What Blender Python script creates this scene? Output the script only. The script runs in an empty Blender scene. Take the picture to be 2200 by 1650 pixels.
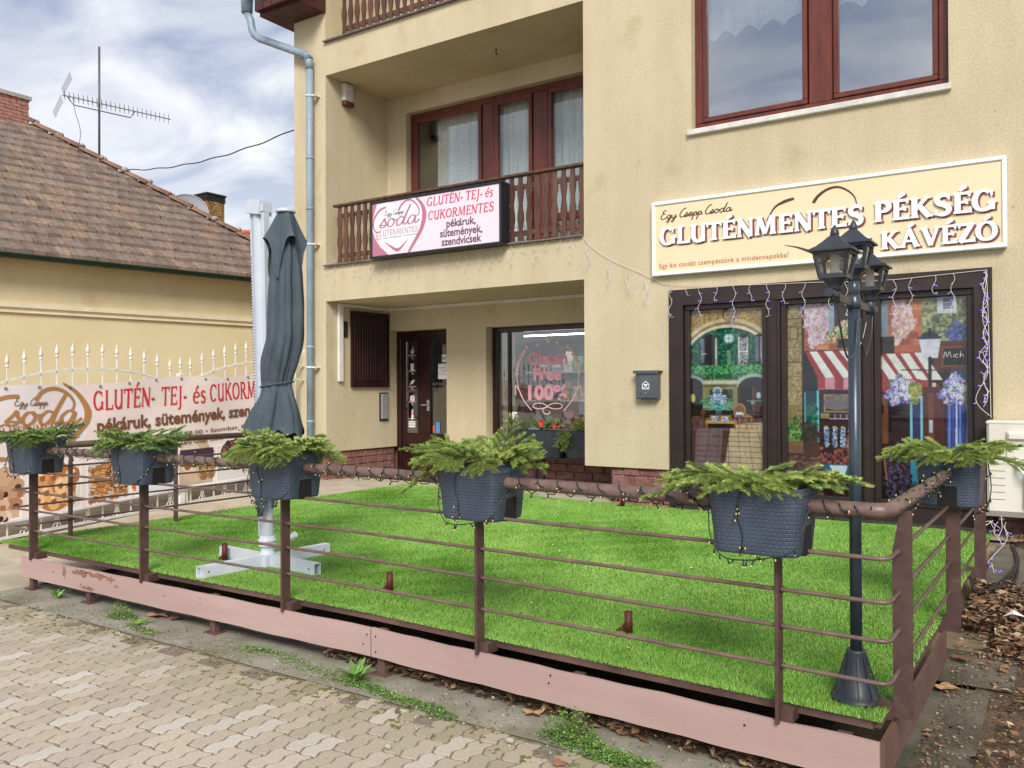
import bpy, math, random
import numpy as np
from mathutils import Matrix, Vector

C = bpy.context.scene
# ------------------------------------------------------------------ camera
cam_data = bpy.data.cameras.new("camera")
cam = bpy.data.objects.new("camera", cam_data)
C.collection.objects.link(cam)
C.camera = cam
EYE = 1.65
_y, _p, _r = math.radians(33.6625), math.radians(0.41636), math.radians(-0.22596)
fw = Vector((-math.sin(_y)*math.cos(_p), math.cos(_y)*math.cos(_p), math.sin(_p)))
rt0 = Vector((math.cos(_y), math.sin(_y), 0)); up0 = rt0.cross(fw)
rt = rt0*math.cos(_r) + up0*math.sin(_r); up = rt.cross(fw)
cam.matrix_world = Matrix(((rt.x, up.x, -fw.x, 0), (rt.y, up.y, -fw.y, 0), (rt.z, up.z, -fw.z, EYE), (0, 0, 0, 1)))
cam_data.sensor_width = 36.0
cam_data.lens = 1833.28/2200*36
cam_data.clip_start = 0.05
cam_data.clip_end = 600

# ------------------------------------------------------------------ sky, sun, exposure
SUN_EL, SUN_AZ = math.radians(37), math.radians(148)      # azimuth: compass bearing with +Y as north
W = bpy.data.worlds.new("World"); C.world = W; W.use_nodes = True
nt = W.node_tree; nt.nodes.clear()
def N(t, tree=None, **kw):
    n = (tree or nt).nodes.new(t)
    for k, v in kw.items(): setattr(n, k, v)
    return n
out = N('ShaderNodeOutputWorld'); bg = N('ShaderNodeBackground')
sky = N('ShaderNodeTexSky', sky_type='NISHITA'); sky.sun_disc = False
sky.sun_elevation = SUN_EL; sky.sun_rotation = SUN_AZ; sky.air_density = 1.0; sky.dust_density = 0.6; sky.ozone_density = 2.0
tc = N('ShaderNodeTexCoord'); sep = N('ShaderNodeSeparateXYZ'); nt.links.new(tc.outputs['Generated'], sep.inputs[0])
zz = N('ShaderNodeMath', operation='MAXIMUM'); nt.links.new(sep.outputs[2], zz.inputs[0]); zz.inputs[1].default_value = 0.0
za = N('ShaderNodeMath', operation='ADD'); nt.links.new(zz.outputs[0], za.inputs[0]); za.inputs[1].default_value = 0.22
dx = N('ShaderNodeMath', operation='DIVIDE'); dy = N('ShaderNodeMath', operation='DIVIDE')
nt.links.new(sep.outputs[0], dx.inputs[0]); nt.links.new(za.outputs[0], dx.inputs[1])
nt.links.new(sep.outputs[1], dy.inputs[0]); nt.links.new(za.outputs[0], dy.inputs[1])
cmb = N('ShaderNodeCombineXYZ'); nt.links.new(dx.outputs[0], cmb.inputs[0]); nt.links.new(dy.outputs[0], cmb.inputs[1])
mp = N('ShaderNodeMapping'); nt.links.new(cmb.outputs[0], mp.inputs[0])
mp.inputs['Rotation'].default_value = (0, 0, math.radians(35)); mp.inputs['Scale'].default_value = (1.0, 1.7, 1)
nz = N('ShaderNodeTexNoise'); nt.links.new(mp.outputs[0], nz.inputs[0])
nz.inputs['Scale'].default_value = 2.0; nz.inputs['Detail'].default_value = 9; nz.inputs['Roughness'].default_value = 0.52
nz.inputs['Distortion'].default_value = 0.6
rp = N('ShaderNodeValToRGB'); nt.links.new(nz.outputs[0], rp.inputs[0])
rp.color_ramp.elements[0].position = 0.39; rp.color_ramp.elements[0].color = (0.06, 0.06, 0.06, 1)
rp.color_ramp.elements[1].position = 0.70; rp.color_ramp.elements[1].color = (1, 1, 1, 1)
hz = N('ShaderNodeMapRange'); nt.links.new(sep.outputs[2], hz.inputs[0])
hz.inputs[1].default_value = 0.0; hz.inputs[2].default_value = 0.42; hz.inputs[3].default_value = 0.62; hz.inputs[4].default_value = 0.0
mx_ = N('ShaderNodeMath', operation='ADD', use_clamp=True); nt.links.new(rp.outputs[0], mx_.inputs[0]); nt.links.new(hz.outputs[0], mx_.inputs[1])
mix = N('ShaderNodeMixRGB'); nt.links.new(mx_.outputs[0], mix.inputs[0])
veil = N('ShaderNodeMixRGB'); veil.inputs[0].default_value = 0.82
nt.links.new(sky.outputs[0], veil.inputs[1]); veil.inputs[2].default_value = (1.7, 2.0, 2.95, 1)   # thin blue-grey cloud veil
nt.links.new(veil.outputs[0], mix.inputs[1]); mix.inputs[2].default_value = (5.3, 5.4, 5.65, 1)
nt.links.new(mix.outputs[0], bg.inputs[0]); bg.inputs[1].default_value = 0.07
nt.links.new(bg.outputs[0], out.inputs[0])
sun_d = bpy.data.lights.new("sun", 'SUN'); sun_d.energy = 1.35; sun_d.angle = math.radians(24); sun_d.color = (1.0, 0.95, 0.86)
sun = bpy.data.objects.new("sun", sun_d); C.collection.objects.link(sun)
sdir = Vector((math.sin(SUN_AZ)*math.cos(SUN_EL), math.cos(SUN_AZ)*math.cos(SUN_EL), math.sin(SUN_EL)))
sun.rotation_euler = sdir.to_track_quat('Z', 'Y').to_euler()
C.view_settings.view_transform = 'Standard'; C.view_settings.look = 'None'
C.view_settings.exposure = 1.42; C.view_settings.gamma = 1.0
C.cycles.max_bounces = 8; C.cycles.transparent_max_bounces = 16

# ------------------------------------------------------------------ helpers
rnd = random.Random(7)
BASE = {}
def base_of(o):
    while o is not None and o.parent is not None: o = o.parent
    return BASE.get(o.name, Vector((0, 0, 0))) if o is not None else Vector((0, 0, 0))
def tag(o, label=None, cat=None, group=None, kind=None):
    for k, v in (('label', label), ('category', cat), ('group', group), ('kind', kind)):
        if v: o[k] = v
    return o
def thing(name, label, cat, loc=(0, 0, 0), group=None):
    o = bpy.data.objects.new(name, None); C.collection.objects.link(o)
    o.location = loc; BASE[o.name] = Vector(loc); o.empty_display_size = 0.2
    return tag(o, label, cat, group)
class MB:
    """collects shapes and links them as ONE mesh object"""
    def __init__(s): s.v, s.f, s.sm, s.mi, s.col = [], [], [], [], []
    def face(s, idx, smooth=False, mi=0): s.f.append(tuple(idx)); s.sm.append(smooth); s.mi.append(mi)
    def verts(s, vs, col=None):
        n = len(s.v); s.v.extend([tuple(v) for v in vs])
        if col is not None or s.col:
            while len(s.col) < n: s.col.append((1, 1, 1, 1))
            s.col.extend([tuple(col if col is not None else (1, 1, 1, 1))]*len(vs))
        return n
    def poly(s, vs, mi=0, col=None):
        n = s.verts(vs, col); s.face(range(n, n+len(vs)), False, mi)
    def box(s, a, b, mi=0, col=None, bev=0.0):
        (x0, y0, z0), (x1, y1, z1) = a, b
        x0, x1 = min(x0, x1), max(x0, x1); y0, y1 = min(y0, y1), max(y0, y1); z0, z1 = min(z0, z1), max(z0, z1)
        if bev > 0:
            bm = min(bev, (x1-x0)/2.2, (y1-y0)/2.2, (z1-z0)/2.2)
            pts = []
            for X, Y, Z in ((x, y, z) for z in (0, 1) for y in (0, 1) for x in (0, 1)):
                cx, cy, cz = (x0, x1)[X], (y0, y1)[Y], (z0, z1)[Z]
                ix, iy, iz = (bm, -bm)[X], (bm, -bm)[Y], (bm, -bm)[Z]
                pts += [(cx, cy+iy, cz+iz), (cx+ix, cy, cz+iz), (cx+ix, cy+iy, cz)]
            n = s.verts(pts, col)
            I = lambda x, y, z, a: n+((z*2+y)*2+x)*3+a
            for x in (0, 1):
                q = [I(x, 0, 0, 0), I(x, 1, 0, 0), I(x, 1, 1, 0), I(x, 0, 1, 0)]; s.face(q if x else q[::-1], False, mi)
            for y in (0, 1):
                q = [I(0, y, 0, 1), I(0, y, 1, 1), I(1, y, 1, 1), I(1, y, 0, 1)]; s.face(q if y else q[::-1], False, mi)
            for z in (0, 1):
                q = [I(0, 0, z, 2), I(1, 0, z, 2), I(1, 1, z, 2), I(0, 1, z, 2)]; s.face(q if z else q[::-1], False, mi)
            for y in (0, 1):
                for z in (0, 1): s.face([I(0, y, z, 1), I(1, y, z, 1), I(1, y, z, 2), I(0, y, z, 2)], False, mi)
            for x in (0, 1):
                for z in (0, 1): s.face([I(x, 0, z, 0), I(x, 1, z, 0), I(x, 1, z, 2), I(x, 0, z, 2)], False, mi)
                for y in (0, 1): s.face([I(x, y, 0, 0), I(x, y, 1, 0), I(x, y, 1, 1), I(x, y, 0, 1)], False, mi)
            for x in (0, 1):
                for y in (0, 1):
                    for z in (0, 1): s.face([I(x, y, z, 0), I(x, y, z, 1), I(x, y, z, 2)], False, mi)
            return
        n = s.verts([(x0, y0, z0), (x1, y0, z0), (x1, y1, z0), (x0, y1, z0), (x0, y0, z1), (x1, y0, z1), (x1, y1, z1), (x0, y1, z1)], col)
        for q in ((3, 2, 1, 0), (4, 5, 6, 7), (0, 1, 5, 4), (1, 2, 6, 5), (2, 3, 7, 6), (3, 0, 4, 7)):
            s.face([n+i for i in q], False, mi)
    def bar(s, p, q, w, h, mi=0, upv=(0, 0, 1), col=None, w2=None, h2=None):
        p, q = Vector(p), Vector(q); d = (q-p).normalized(); u = Vector(upv)
        if abs(d.dot(u)) > 0.98: u = Vector((0, 1, 0))
        a = d.cross(u).normalized(); b = a.cross(d).normalized()
        w2 = w if w2 is None else w2; h2 = h if h2 is None else h2
        n = s.verts([p+a*(i*w/2)+b*(j*h/2) for i, j in ((-1, -1), (1, -1), (1, 1), (-1, 1))] +
                    [q+a*(i*w2/2)+b*(j*h2/2) for i, j in ((-1, -1), (1, -1), (1, 1), (-1, 1))], col)
        for f in ((3, 2, 1, 0), (4, 5, 6, 7), (0, 1, 5, 4), (1, 2, 6, 5), (2, 3, 7, 6), (3, 0, 4, 7)):
            s.face([n+i for i in f], False, mi)
    def tube(s, pts, r, n=8, mi=0, cap=True, col=None):
        pts = [Vector(p) for p in pts]; rs = r if isinstance(r, (list, tuple)) else [r]*len(pts)
        ring0 = None; ref = None
        for i, p in enumerate(pts):
            d = (pts[min(i+1, len(pts)-1)]-pts[max(i-1, 0)])
            if d.length < 1e-9: d = Vector((0, 0, 1))
            d.normalize()
            if ref is None:
                ref = Vector((0, 0, 1)) if abs(d.z) < 0.9 else Vector((1, 0, 0))
            a = d.cross(ref)
            if a.length < 1e-6: a = d.cross(Vector((0.3, 0.8, 0.5)))
            a.normalize(); b = d.cross(a).normalized(); ref = -b if False else ref
            k = s.verts([p+(a*math.cos(2*math.pi*j/n)+b*math.sin(2*math.pi*j/n))*rs[i] for j in range(n)], col)
            if ring0 is not None:
                for j in range(n):
                    s.face([ring0+j, ring0+(j+1) % n, k+(j+1) % n, k+j], n > 4, mi)
            elif cap: s.face([k+j for j in range(n)][::-1], False, mi)
            ring0 = k
        if cap: s.face([ring0+j for j in range(n)], False, mi)
    def lathe(s, c, prof, n=24, mi=0, ax=None, col=None):
        """prof = [(radius, height)...] around the vertical through c"""
        rings = []
        for r, h in prof:
            rings.append(s.verts([(c[0]+r*math.cos(2*math.pi*j/n), c[1]+r*math.sin(2*math.pi*j/n), c[2]+h) for j in range(n)], col))
        for a, b in zip(rings, rings[1:]):
            for j in range(n): s.face([a+j, a+(j+1) % n, b+(j+1) % n, b+j], True, mi)
        s.face([rings[0]+j for j in range(n)][::-1], False, mi); s.face([rings[-1]+j for j in range(n)], False, mi)
    def sphere(s, c, r, n=8, mi=0, col=None, sq=(1, 1, 1)):
        m = max(4, n//2+1); rows = []
        for i in range(m+1):
            t = math.pi*i/m
            rows.append(s.verts([(c[0]+r*sq[0]*math.sin(t)*math.cos(2*math.pi*j/n), c[1]+r*sq[1]*math.sin(t)*math.sin(2*math.pi*j/n), c[2]+r*sq[2]*math.cos(t)) for j in range(n)], col))
        for a, b in zip(rows, rows[1:]):
            for j in range(n): s.face([a+j, b+j, b+(j+1) % n, a+(j+1) % n], True, mi)
    def build(s, name, mats, parent=None, smooth=None, label=None):
        me = bpy.data.meshes.new(name)
        off = base_of(parent) if parent is not None else Vector((0, 0, 0))
        me.from_pydata([(v[0]-off.x, v[1]-off.y, v[2]-off.z) for v in s.v], [], s.f)
        if not isinstance(mats, (list, tuple)): mats = [mats]
        for m in mats: me.materials.append(m)
        me.polygons.foreach_set('use_smooth', [bool(x) if smooth is None else smooth for x in s.sm])
        me.polygons.foreach_set('material_index', s.mi)
        if s.col:
            while len(s.col) < len(s.v): s.col.append((1, 1, 1, 1))
            at = me.color_attributes.new('Col', 'FLOAT_COLOR', 'POINT')
            at.data.foreach_set('color', np.array(s.col, dtype=np.float32).ravel())
        me.update()
        o = bpy.data.objects.new(name, me); C.collection.objects.link(o)
        if parent is not None: o.parent = parent
        if label: o['label'] = label
        return o
def np_mesh(name, verts, faces, mats, parent=None, col=None, smooth=False):
    """fast mesh from arrays (faces all of one size)"""
    me = bpy.data.meshes.new(name); k = faces.shape[1]
    off = base_of(parent) if parent is not None else Vector((0, 0, 0))
    verts = (verts-np.array(off)).astype(np.float32)
    me.vertices.add(len(verts)); me.vertices.foreach_set('co', verts.ravel())
    me.loops.add(faces.size); me.loops.foreach_set('vertex_index', faces.astype(np.int32).ravel())
    me.polygons.add(len(faces)); me.polygons.foreach_set('loop_start', np.arange(0, faces.size, k, dtype=np.int32))
    if smooth: me.polygons.foreach_set('use_smooth', np.ones(len(faces), dtype=bool))
    if not isinstance(mats, (list, tuple)): mats = [mats]
    for m in mats: me.materials.append(m)
    me.update(calc_edges=True); me.validate()
    if col is not None:
        c4 = np.concatenate([col, np.ones((len(col), 1))], 1).astype(np.float32)
        at = me.color_attributes.new('Col', 'FLOAT_COLOR', 'POINT'); at.data.foreach_set('color', c4.ravel())
    o = bpy.data.objects.new(name, me); C.collection.objects.link(o)
    if parent is not None: o.parent = parent
    return o
def copy_child(src, parent, loc):
    o = src.copy(); C.collection.objects.link(o); o.parent = parent; o.location = loc; return o

def lin(r, g, b):
    f = lambda c: ((c/255+0.055)/1.055)**2.4 if c/255 > 0.04045 else c/255/12.92
    return (f(r), f(g), f(b))
MATS = {}
def mat(name, c1, c2=None, scale=4.0, detail=4.0, rough=0.6, bump=0.0, bscale=60.0, metal=0.0, spec=0.5, stretch=(1, 1, 1),
        vcol=False, spots=None, coat=0.0, ramp=(0.35, 0.65), emit=None, estr=0.0, transm=0.0, spot_scale=2.0, spot_pos=(0.6, 0.7), bdist=0.01, rvar=0.0):
    m = bpy.data.materials.new(name); m.use_nodes = True; t = m.node_tree; b = t.nodes['Principled BSDF']; L = t.links.new
    b.inputs['Roughness'].default_value = rough; b.inputs['Metallic'].default_value = metal
    b.inputs['Specular IOR Level'].default_value = spec; b.inputs['Coat Weight'].default_value = coat
    b.inputs['Base Color'].default_value = (*c1, 1)
    tcn = N('ShaderNodeTexCoord', t); mpn = N('ShaderNodeMapping', t); L(tcn.outputs['Object'], mpn.inputs[0]); mpn.inputs['Scale'].default_value = stretch
    colout = None
    if vcol:
        a = N('ShaderNodeAttribute', t, attribute_name='Col'); colout = a.outputs['Color']
    if c2 is not None:
        n1 = N('ShaderNodeTexNoise', t); L(mpn.outputs[0], n1.inputs[0]); n1.inputs['Scale'].default_value = scale; n1.inputs['Detail'].default_value = detail
        n1.inputs['Roughness'].default_value = 0.62
        r1 = N('ShaderNodeValToRGB', t); L(n1.outputs[0], r1.inputs[0]); r1.color_ramp.elements[0].position = ramp[0]; r1.color_ramp.elements[1].position = ramp[1]
        r1.color_ramp.elements[0].color = (*c1, 1); r1.color_ramp.elements[1].color = (*c2, 1)
        if colout is not None:
            mm = N('ShaderNodeMixRGB', t, blend_type='MULTIPLY'); mm.inputs[0].default_value = 1; L(colout, mm.inputs[1]); L(r1.outputs[0], mm.inputs[2]); colout = mm.outputs[0]
        else: colout = r1.outputs[0]
        if rvar:
            rr = N('ShaderNodeMapRange', t); L(n1.outputs[0], rr.inputs[0]); rr.inputs[1].default_value = 0.3; rr.inputs[2].default_value = 0.7
            rr.inputs[3].default_value = rough-rvar; rr.inputs[4].default_value = rough+rvar; L(rr.outputs[0], b.inputs['Roughness'])
    if spots is not None:
        n2 = N('ShaderNodeTexNoise', t); L(tcn.outputs['Object'], n2.inputs[0]); n2.inputs['Scale'].default_value = spot_scale; n2.inputs['Detail'].default_value = 6
        r2 = N('ShaderNodeValToRGB', t); L(n2.outputs[0], r2.inputs[0]); r2.color_ramp.elements[0].position = spot_pos[0]; r2.color_ramp.elements[1].position = spot_pos[1]
        m2 = N('ShaderNodeMixRGB', t); L(r2.outputs[0], m2.inputs[0])
        if colout is not None: L(colout, m2.inputs[1])
        else: m2.inputs[1].default_value = (*c1, 1)
        m2.inputs[2].default_value = (*spots, 1); colout = m2.outputs[0]
    if colout is not None: L(colout, b.inputs['Base Color'])
    if bump > 0:
        n3 = N('ShaderNodeTexNoise', t); L(mpn.outputs[0], n3.inputs[0]); n3.inputs['Scale'].default_value = bscale; n3.inputs['Detail'].default_value = 3
        bp = N('ShaderNodeBump', t); bp.inputs['Strength'].default_value = bump; bp.inputs['Distance'].default_value = bdist; L(n3.outputs[0], bp.inputs['Height']); L(bp.outputs[0], b.inputs['Normal'])
    if emit: b.inputs['Emission Color'].default_value = (*emit, 1); b.inputs['Emission Strength'].default_value = estr
    MATS[name] = m; return m
def glass_mat(name, tint=(0.9, 0.93, 0.93), refl=0.12, graze=0.9):
    m = bpy.data.materials.new(name); m.use_nodes = True; t = m.node_tree; t.nodes.clear(); L = t.links.new
    o = N('ShaderNodeOutputMaterial', t); a = N('ShaderNodeBsdfTransparent', t); a.inputs[0].default_value = (*tint, 1)
    g = N('ShaderNodeBsdfGlossy', t); g.inputs['Roughness'].default_value = 0.015; g.inputs[0].default_value = (1, 1, 1, 1)
    lw = N('ShaderNodeLayerWeight', t); lw.inputs[0].default_value = 0.35
    mr = N('ShaderNodeMapRange', t); L(lw.outputs['Fresnel'], mr.inputs[0]); mr.inputs[3].default_value = refl; mr.inputs[4].default_value = graze
    mx = N('ShaderNodeMixShader', t); L(mr.outputs[0], mx.inputs[0]); L(a.outputs[0], mx.inputs[1]); L(g.outputs[0], mx.inputs[2]); L(mx.outputs[0], o.inputs[0])
    MATS[name] = m; return m

M = {}
M['render'] = mat('yellow_render', lin(209, 196, 167), lin(198, 184, 154), scale=1.1, detail=8, rough=0.92, bump=0.55, bscale=170, spots=lin(178, 162, 128), spot_scale=2.3, spot_pos=(0.6, 0.9), spec=0.2, bdist=0.006, stretch=(1, 1, .6))
M['plinth'] = mat('plinth_stone', lin(146, 106, 98), lin(120, 84, 78), scale=6, rough=0.85, bump=0.8, bscale=22, bdist=0.03, spec=0.25)
M['frame_red'] = mat('mahogany_window_paint', lin(112, 54, 40), lin(86, 40, 31), scale=9, rough=0.35, stretch=(1, 1, 0.15))
M['frame_dark'] = mat('dark_brown_frame', lin(52, 40, 37), lin(40, 30, 29), scale=5, rough=0.4, rvar=.08)
M['door'] = mat('burgundy_door_paint', lin(50, 22, 22), lin(36, 14, 15), scale=7, rough=0.33, stretch=(1, 1, .2))
M['sill'] = mat('white_sill', lin(226, 224, 218), lin(200, 198, 192), scale=7, rough=0.5)
M['glass'] = glass_mat('window_glass', refl=0.32)
M['glass_balcony'] = glass_mat('balcony_window_glass', refl=0.05, graze=.26)
M['glass_shop'] = glass_mat('shop_window_glass', refl=0.07, graze=.75)
M['glass_film'] = glass_mat('print_cover_glass', refl=0.012, graze=.20)
M['glass_lamp'] = glass_mat('lantern_glass', tint=(0.97, 0.97, 0.96), refl=0.12)
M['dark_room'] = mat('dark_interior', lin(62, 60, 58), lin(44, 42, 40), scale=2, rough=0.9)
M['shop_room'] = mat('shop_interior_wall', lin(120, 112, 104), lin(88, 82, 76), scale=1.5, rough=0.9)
M['lace'] = mat('lace_curtain', lin(238, 238, 236), lin(205, 208, 210), scale=40, rough=0.95)
M['wood_balcony'] = mat('balcony_wood', lin(108, 74, 58), lin(74, 49, 40), scale=14, rough=0.55, stretch=(1, 1, 0.12), bump=.3, bscale=60)
M['eave_wood'] = mat('eave_wood', lin(86, 42, 36), lin(54, 24, 22), scale=12, rough=0.6, stretch=(0.2, 0.2, 2.0), bump=.3, bscale=40)
M['pipe_grey'] = mat('grey_downpipe', lin(150, 170, 186), lin(134, 152, 168), scale=4, rough=0.45, metal=0.0, spots=lin(128, 112, 100), spot_scale=1.2, spot_pos=(.7, .8))
M['zinc'] = mat('zinc_flashing', lin(120, 112, 108), lin(92, 86, 82), scale=8, rough=0.5)
M['white_paint'] = mat('white_gate_paint', lin(236, 234, 228), lin(214, 210, 202), scale=12, rough=0.5, spots=lin(168, 132, 100), spot_scale=14, spot_pos=(.69, .78))
M['white_plastic'] = mat('white_plastic', lin(232, 230, 226), lin(218, 216, 210), scale=3, rough=0.45)
M['rail'] = mat('brown_rail_paint', lin(122, 99, 91), lin(98, 76, 70), scale=10, rough=0.42, spots=lin(126, 98, 88), spot_scale=26, spot_pos=(.66, .78), bump=.12, bscale=80, spec=.6)
M['rail_side'] = mat('dark_brown_post_paint', lin(92, 68, 64), lin(74, 53, 50), scale=10, rough=0.45, spots=lin(118, 92, 84), spot_scale=22, spot_pos=(.66, .8), bump=.12, bscale=80)
M['rust'] = mat('red_brown_socket_paint', lin(104, 46, 38), lin(78, 34, 30), scale=18, rough=0.55, bump=.2)
M['board'] = mat('pink_brown_board', lin(184, 157, 152), lin(172, 144, 138), scale=2.2, rough=0.62, stretch=(.25, 1, 1.6), spots=lin(138, 98, 84), spot_scale=1.6, spot_pos=(.68, .76), bump=.15, bscale=120)
M['bare_wood'] = mat('weathered_bare_wood', lin(150, 112, 96), lin(122, 88, 74), scale=9, rough=.8)
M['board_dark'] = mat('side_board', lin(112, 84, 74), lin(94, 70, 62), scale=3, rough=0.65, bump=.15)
M['channel'] = mat('brown_steel_channel', lin(112, 86, 78), lin(78, 58, 54), scale=6, rough=0.6, stretch=(.3, 1, 1), spots=lin(96, 54, 40), spot_scale=5, spot_pos=(.62, .75))
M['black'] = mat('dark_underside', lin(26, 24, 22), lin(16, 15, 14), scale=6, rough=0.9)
M['planter'] = mat('anthracite_wicker_plastic', lin(72, 84, 100), lin(60, 71, 87), scale=6, rough=0.45)
M['wicker'] = mat('dark_wicker', lin(52, 56, 64), lin(38, 40, 48), scale=6, rough=0.5)
for key, w_, h_ in (('planter', .026, .0165), ('wicker', .026, .015)):
    t = M[key].node_tree; b = t.nodes['Principled BSDF']; tcn = [n for n in t.nodes if n.type == 'TEX_COORD'][0]
    sp = N('ShaderNodeSeparateXYZ', t); t.links.new(tcn.outputs['Object'], sp.inputs[0])
    ad = N('ShaderNodeMath', t, operation='ADD'); t.links.new(sp.outputs[0], ad.inputs[0]); t.links.new(sp.outputs[1], ad.inputs[1])
    cb = N('ShaderNodeCombineXYZ', t); t.links.new(ad.outputs[0], cb.inputs[0]); t.links.new(sp.outputs[2], cb.inputs[1])
    bk = N('ShaderNodeTexBrick', t); t.links.new(cb.outputs[0], bk.inputs[0]); bk.inputs['Scale'].default_value = 1
    bk.inputs['Brick Width'].default_value = w_; bk.inputs['Row Height'].default_value = h_; bk.inputs['Mortar Size'].default_value = .003; bk.inputs['Mortar Smooth'].default_value = 1
    bk.inputs['Color1'].default_value = (1, 1, 1, 1); bk.inputs['Color2'].default_value = (.75, .75, .75, 1); bk.inputs['Mortar'].default_value = (0, 0, 0, 1)
    bp = N('ShaderNodeBump', t); bp.inputs['Strength'].default_value = .7; bp.inputs['Distance'].default_value = .0035
    t.links.new(bk.outputs[0], bp.inputs['Height']); t.links.new(bp.outputs[0], b.inputs['Normal'])
M['fir'] = mat('fir_needles', (1, 1, 1), vcol=True, rough=0.55, spec=.35)
M['twig'] = mat('fir_twig', lin(118, 92, 62), lin(84, 64, 44), scale=20, rough=0.8)
M['soil'] = mat('potting_soil', lin(56, 44, 34), lin(36, 28, 22), scale=30, rough=0.95)
M['wire_green'] = mat('dark_green_wire', lin(34, 50, 46), rough=0.45)
M['bulb_warm'] = mat('warm_light_bulb', lin(222, 190, 144), rough=0.3, emit=(1.0, .62, .25), estr=0.05)
M['wire_white'] = mat('white_wire', lin(222, 214, 204), rough=0.5)
M['bulb_blue'] = mat('violet_light_bulb', lin(110, 90, 230), rough=0.3, emit=(.16, .10, 1.0), estr=0.5)
M['lamp_black'] = mat('slate_lamp_paint', lin(54, 60, 68), lin(46, 50, 58), scale=5, rough=0.42)
M['lamp_post'] = mat('dark_teal_post', lin(52, 66, 78), lin(42, 54, 66), scale=3, rough=0.3, spec=.6)
M['white_steel'] = mat('white_powder_coat', lin(226, 232, 240), lin(214, 220, 230), scale=4, rough=.4)
M['frosted'] = mat('frosted_tube', lin(242, 238, 236), rough=0.4)
M['canvas'] = mat('grey_parasol_canvas', lin(79, 90, 99), lin(69, 80, 89), scale=5, rough=0.85, bump=.15, bscale=300, spec=.3)
M['alu'] = mat('pale_grey_aluminium', lin(198, 206, 216), lin(186, 194, 206), scale=3, rough=0.35, spec=.6)
M['sign_cream'] = mat('cream_sign_panel', lin(233, 218, 182), lin(229, 213, 174), scale=.8, rough=0.5)
M['sign_white'] = mat('white_letters', lin(244, 246, 250), rough=0.4)
M['sign_brown'] = mat('brown_letter_edge', lin(134, 76, 74), rough=0.5)
M['ink_brown'] = mat('dark_brown_ink', lin(92, 50, 36), rough=0.5)
M['ink_red'] = mat('dull_red_ink', lin(190, 96, 76), rough=0.5)
M['box_black'] = mat('black_lightbox_frame', lin(34, 34, 44), rough=0.4)
M['box_pink'] = mat('pale_pink_print', lin(236, 222, 232), lin(230, 214, 228), scale=.7, rough=0.35)
M['box_heart'] = mat('paler_heart_print', lin(236, 238, 240), rough=0.35)
M['ink_rose'] = mat('rose_ink', lin(188, 116, 142), rough=0.4)
M['ink_crimson'] = mat('crimson_ink', lin(214, 66, 100), rough=0.4)
M['ink_plum'] = mat('plum_ink', lin(112, 74, 92), rough=0.4)
M['ink_grey'] = mat('grey_ink', lin(120, 104, 112), rough=0.4)
M['banner_print'] = mat('printed_banner', (1, 1, 1), vcol=True, rough=0.5, spec=.4)
M['ban_red'] = mat('red_banner_ink', lin(206, 50, 58), rough=0.5)
M['ban_brown'] = mat('brown_banner_ink', lin(120, 76, 54), rough=0.5)
M['ban_tan'] = mat('tan_banner_ink', lin(176, 126, 76), rough=0.5)
M['mural'] = mat('window_print', (1, 1, 1), vcol=True, rough=0.12, spec=.5)
M['decal_pink'] = mat('pink_window_decal', lin(240, 172, 190), rough=0.5)
M['decal_pale'] = mat('pale_window_decal', lin(240, 206, 210), rough=0.5)
M['paper'] = mat('white_paper', lin(236, 238, 240), rough=0.7)
M['ink_black'] = mat('black_ink', lin(44, 42, 44), rough=0.6)
M['blue_card'] = mat('blue_card', lin(84, 140, 214), rough=0.5)
M['grey_box'] = mat('grey_letterbox_paint', lin(86, 92, 98), lin(74, 80, 86), scale=6, rough=0.35)
M['ac'] = mat('ivory_appliance_paint', lin(228, 224, 212), lin(214, 208, 194), scale=2, rough=0.45)
M['ac_dark'] = mat('grey_bracket', lin(140, 136, 128), rough=0.5)
M['tile'] = mat('clay_roof_tile', (1, 1, 1), (0.74, 0.72, 0.70), vcol=True, scale=9, rough=0.9, bump=.5, bscale=40, spots=lin(106, 100, 88), spot_scale=3.2, spot_pos=(.58, .72))
M['mortar'] = mat('hip_mortar', lin(190, 182, 174), lin(146, 132, 122), scale=20, rough=.95, bump=.5, bscale=30)
M['house_yellow'] = mat('yellow_house_render', lin(226, 211, 173), lin(217, 201, 160), scale=.8, rough=0.95, bump=.4, bscale=120, spots=lin(194, 168, 124), spot_scale=.9, spot_pos=(.6, .8), spec=.15, detail=8)
M['gutter'] = mat('dark_green_gutter', lin(30, 58, 44), lin(22, 44, 34), scale=3, rough=0.4)
M['band'] = mat('pale_cornice_paint', lin(232, 222, 198), lin(222, 210, 182), scale=4, rough=.8)
M['brick_red'] = mat('old_red_brick', lin(186, 134, 118), lin(150, 108, 96), scale=12, rough=.95, bump=.5, bscale=30)
M['brick_yellow'] = mat('sooty_yellow_brick', lin(176, 140, 84), lin(110, 84, 56), scale=9, rough=.95, bump=.5, bscale=30)
M['soot_and_shade'] = mat('soot_and_shade', lin(52, 46, 42), lin(36, 32, 30), scale=9, rough=.95)  # chimney soot, dark fittings, and the painted shade of hollows and holes
M['dish'] = mat('pale_dish', lin(168, 170, 178), rough=.5)
M['metal_dark'] = mat('antenna_metal', lin(104, 100, 104), rough=.45, metal=.3)
M['grass_base'] = mat('turf_backing', lin(84, 122, 44), lin(66, 100, 34), scale=14, rough=.95)
M['grass'] = mat('artificial_grass_fibre', (1, 1, 1), vcol=True, rough=.5, spec=.35)
M['paver'] = mat('concrete_paver', (1, 1, 1), (0.84, 0.83, 0.82), vcol=True, scale=60, detail=6, rough=.92, bump=.5, bscale=220, bdist=.004, spec=.2)
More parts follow.
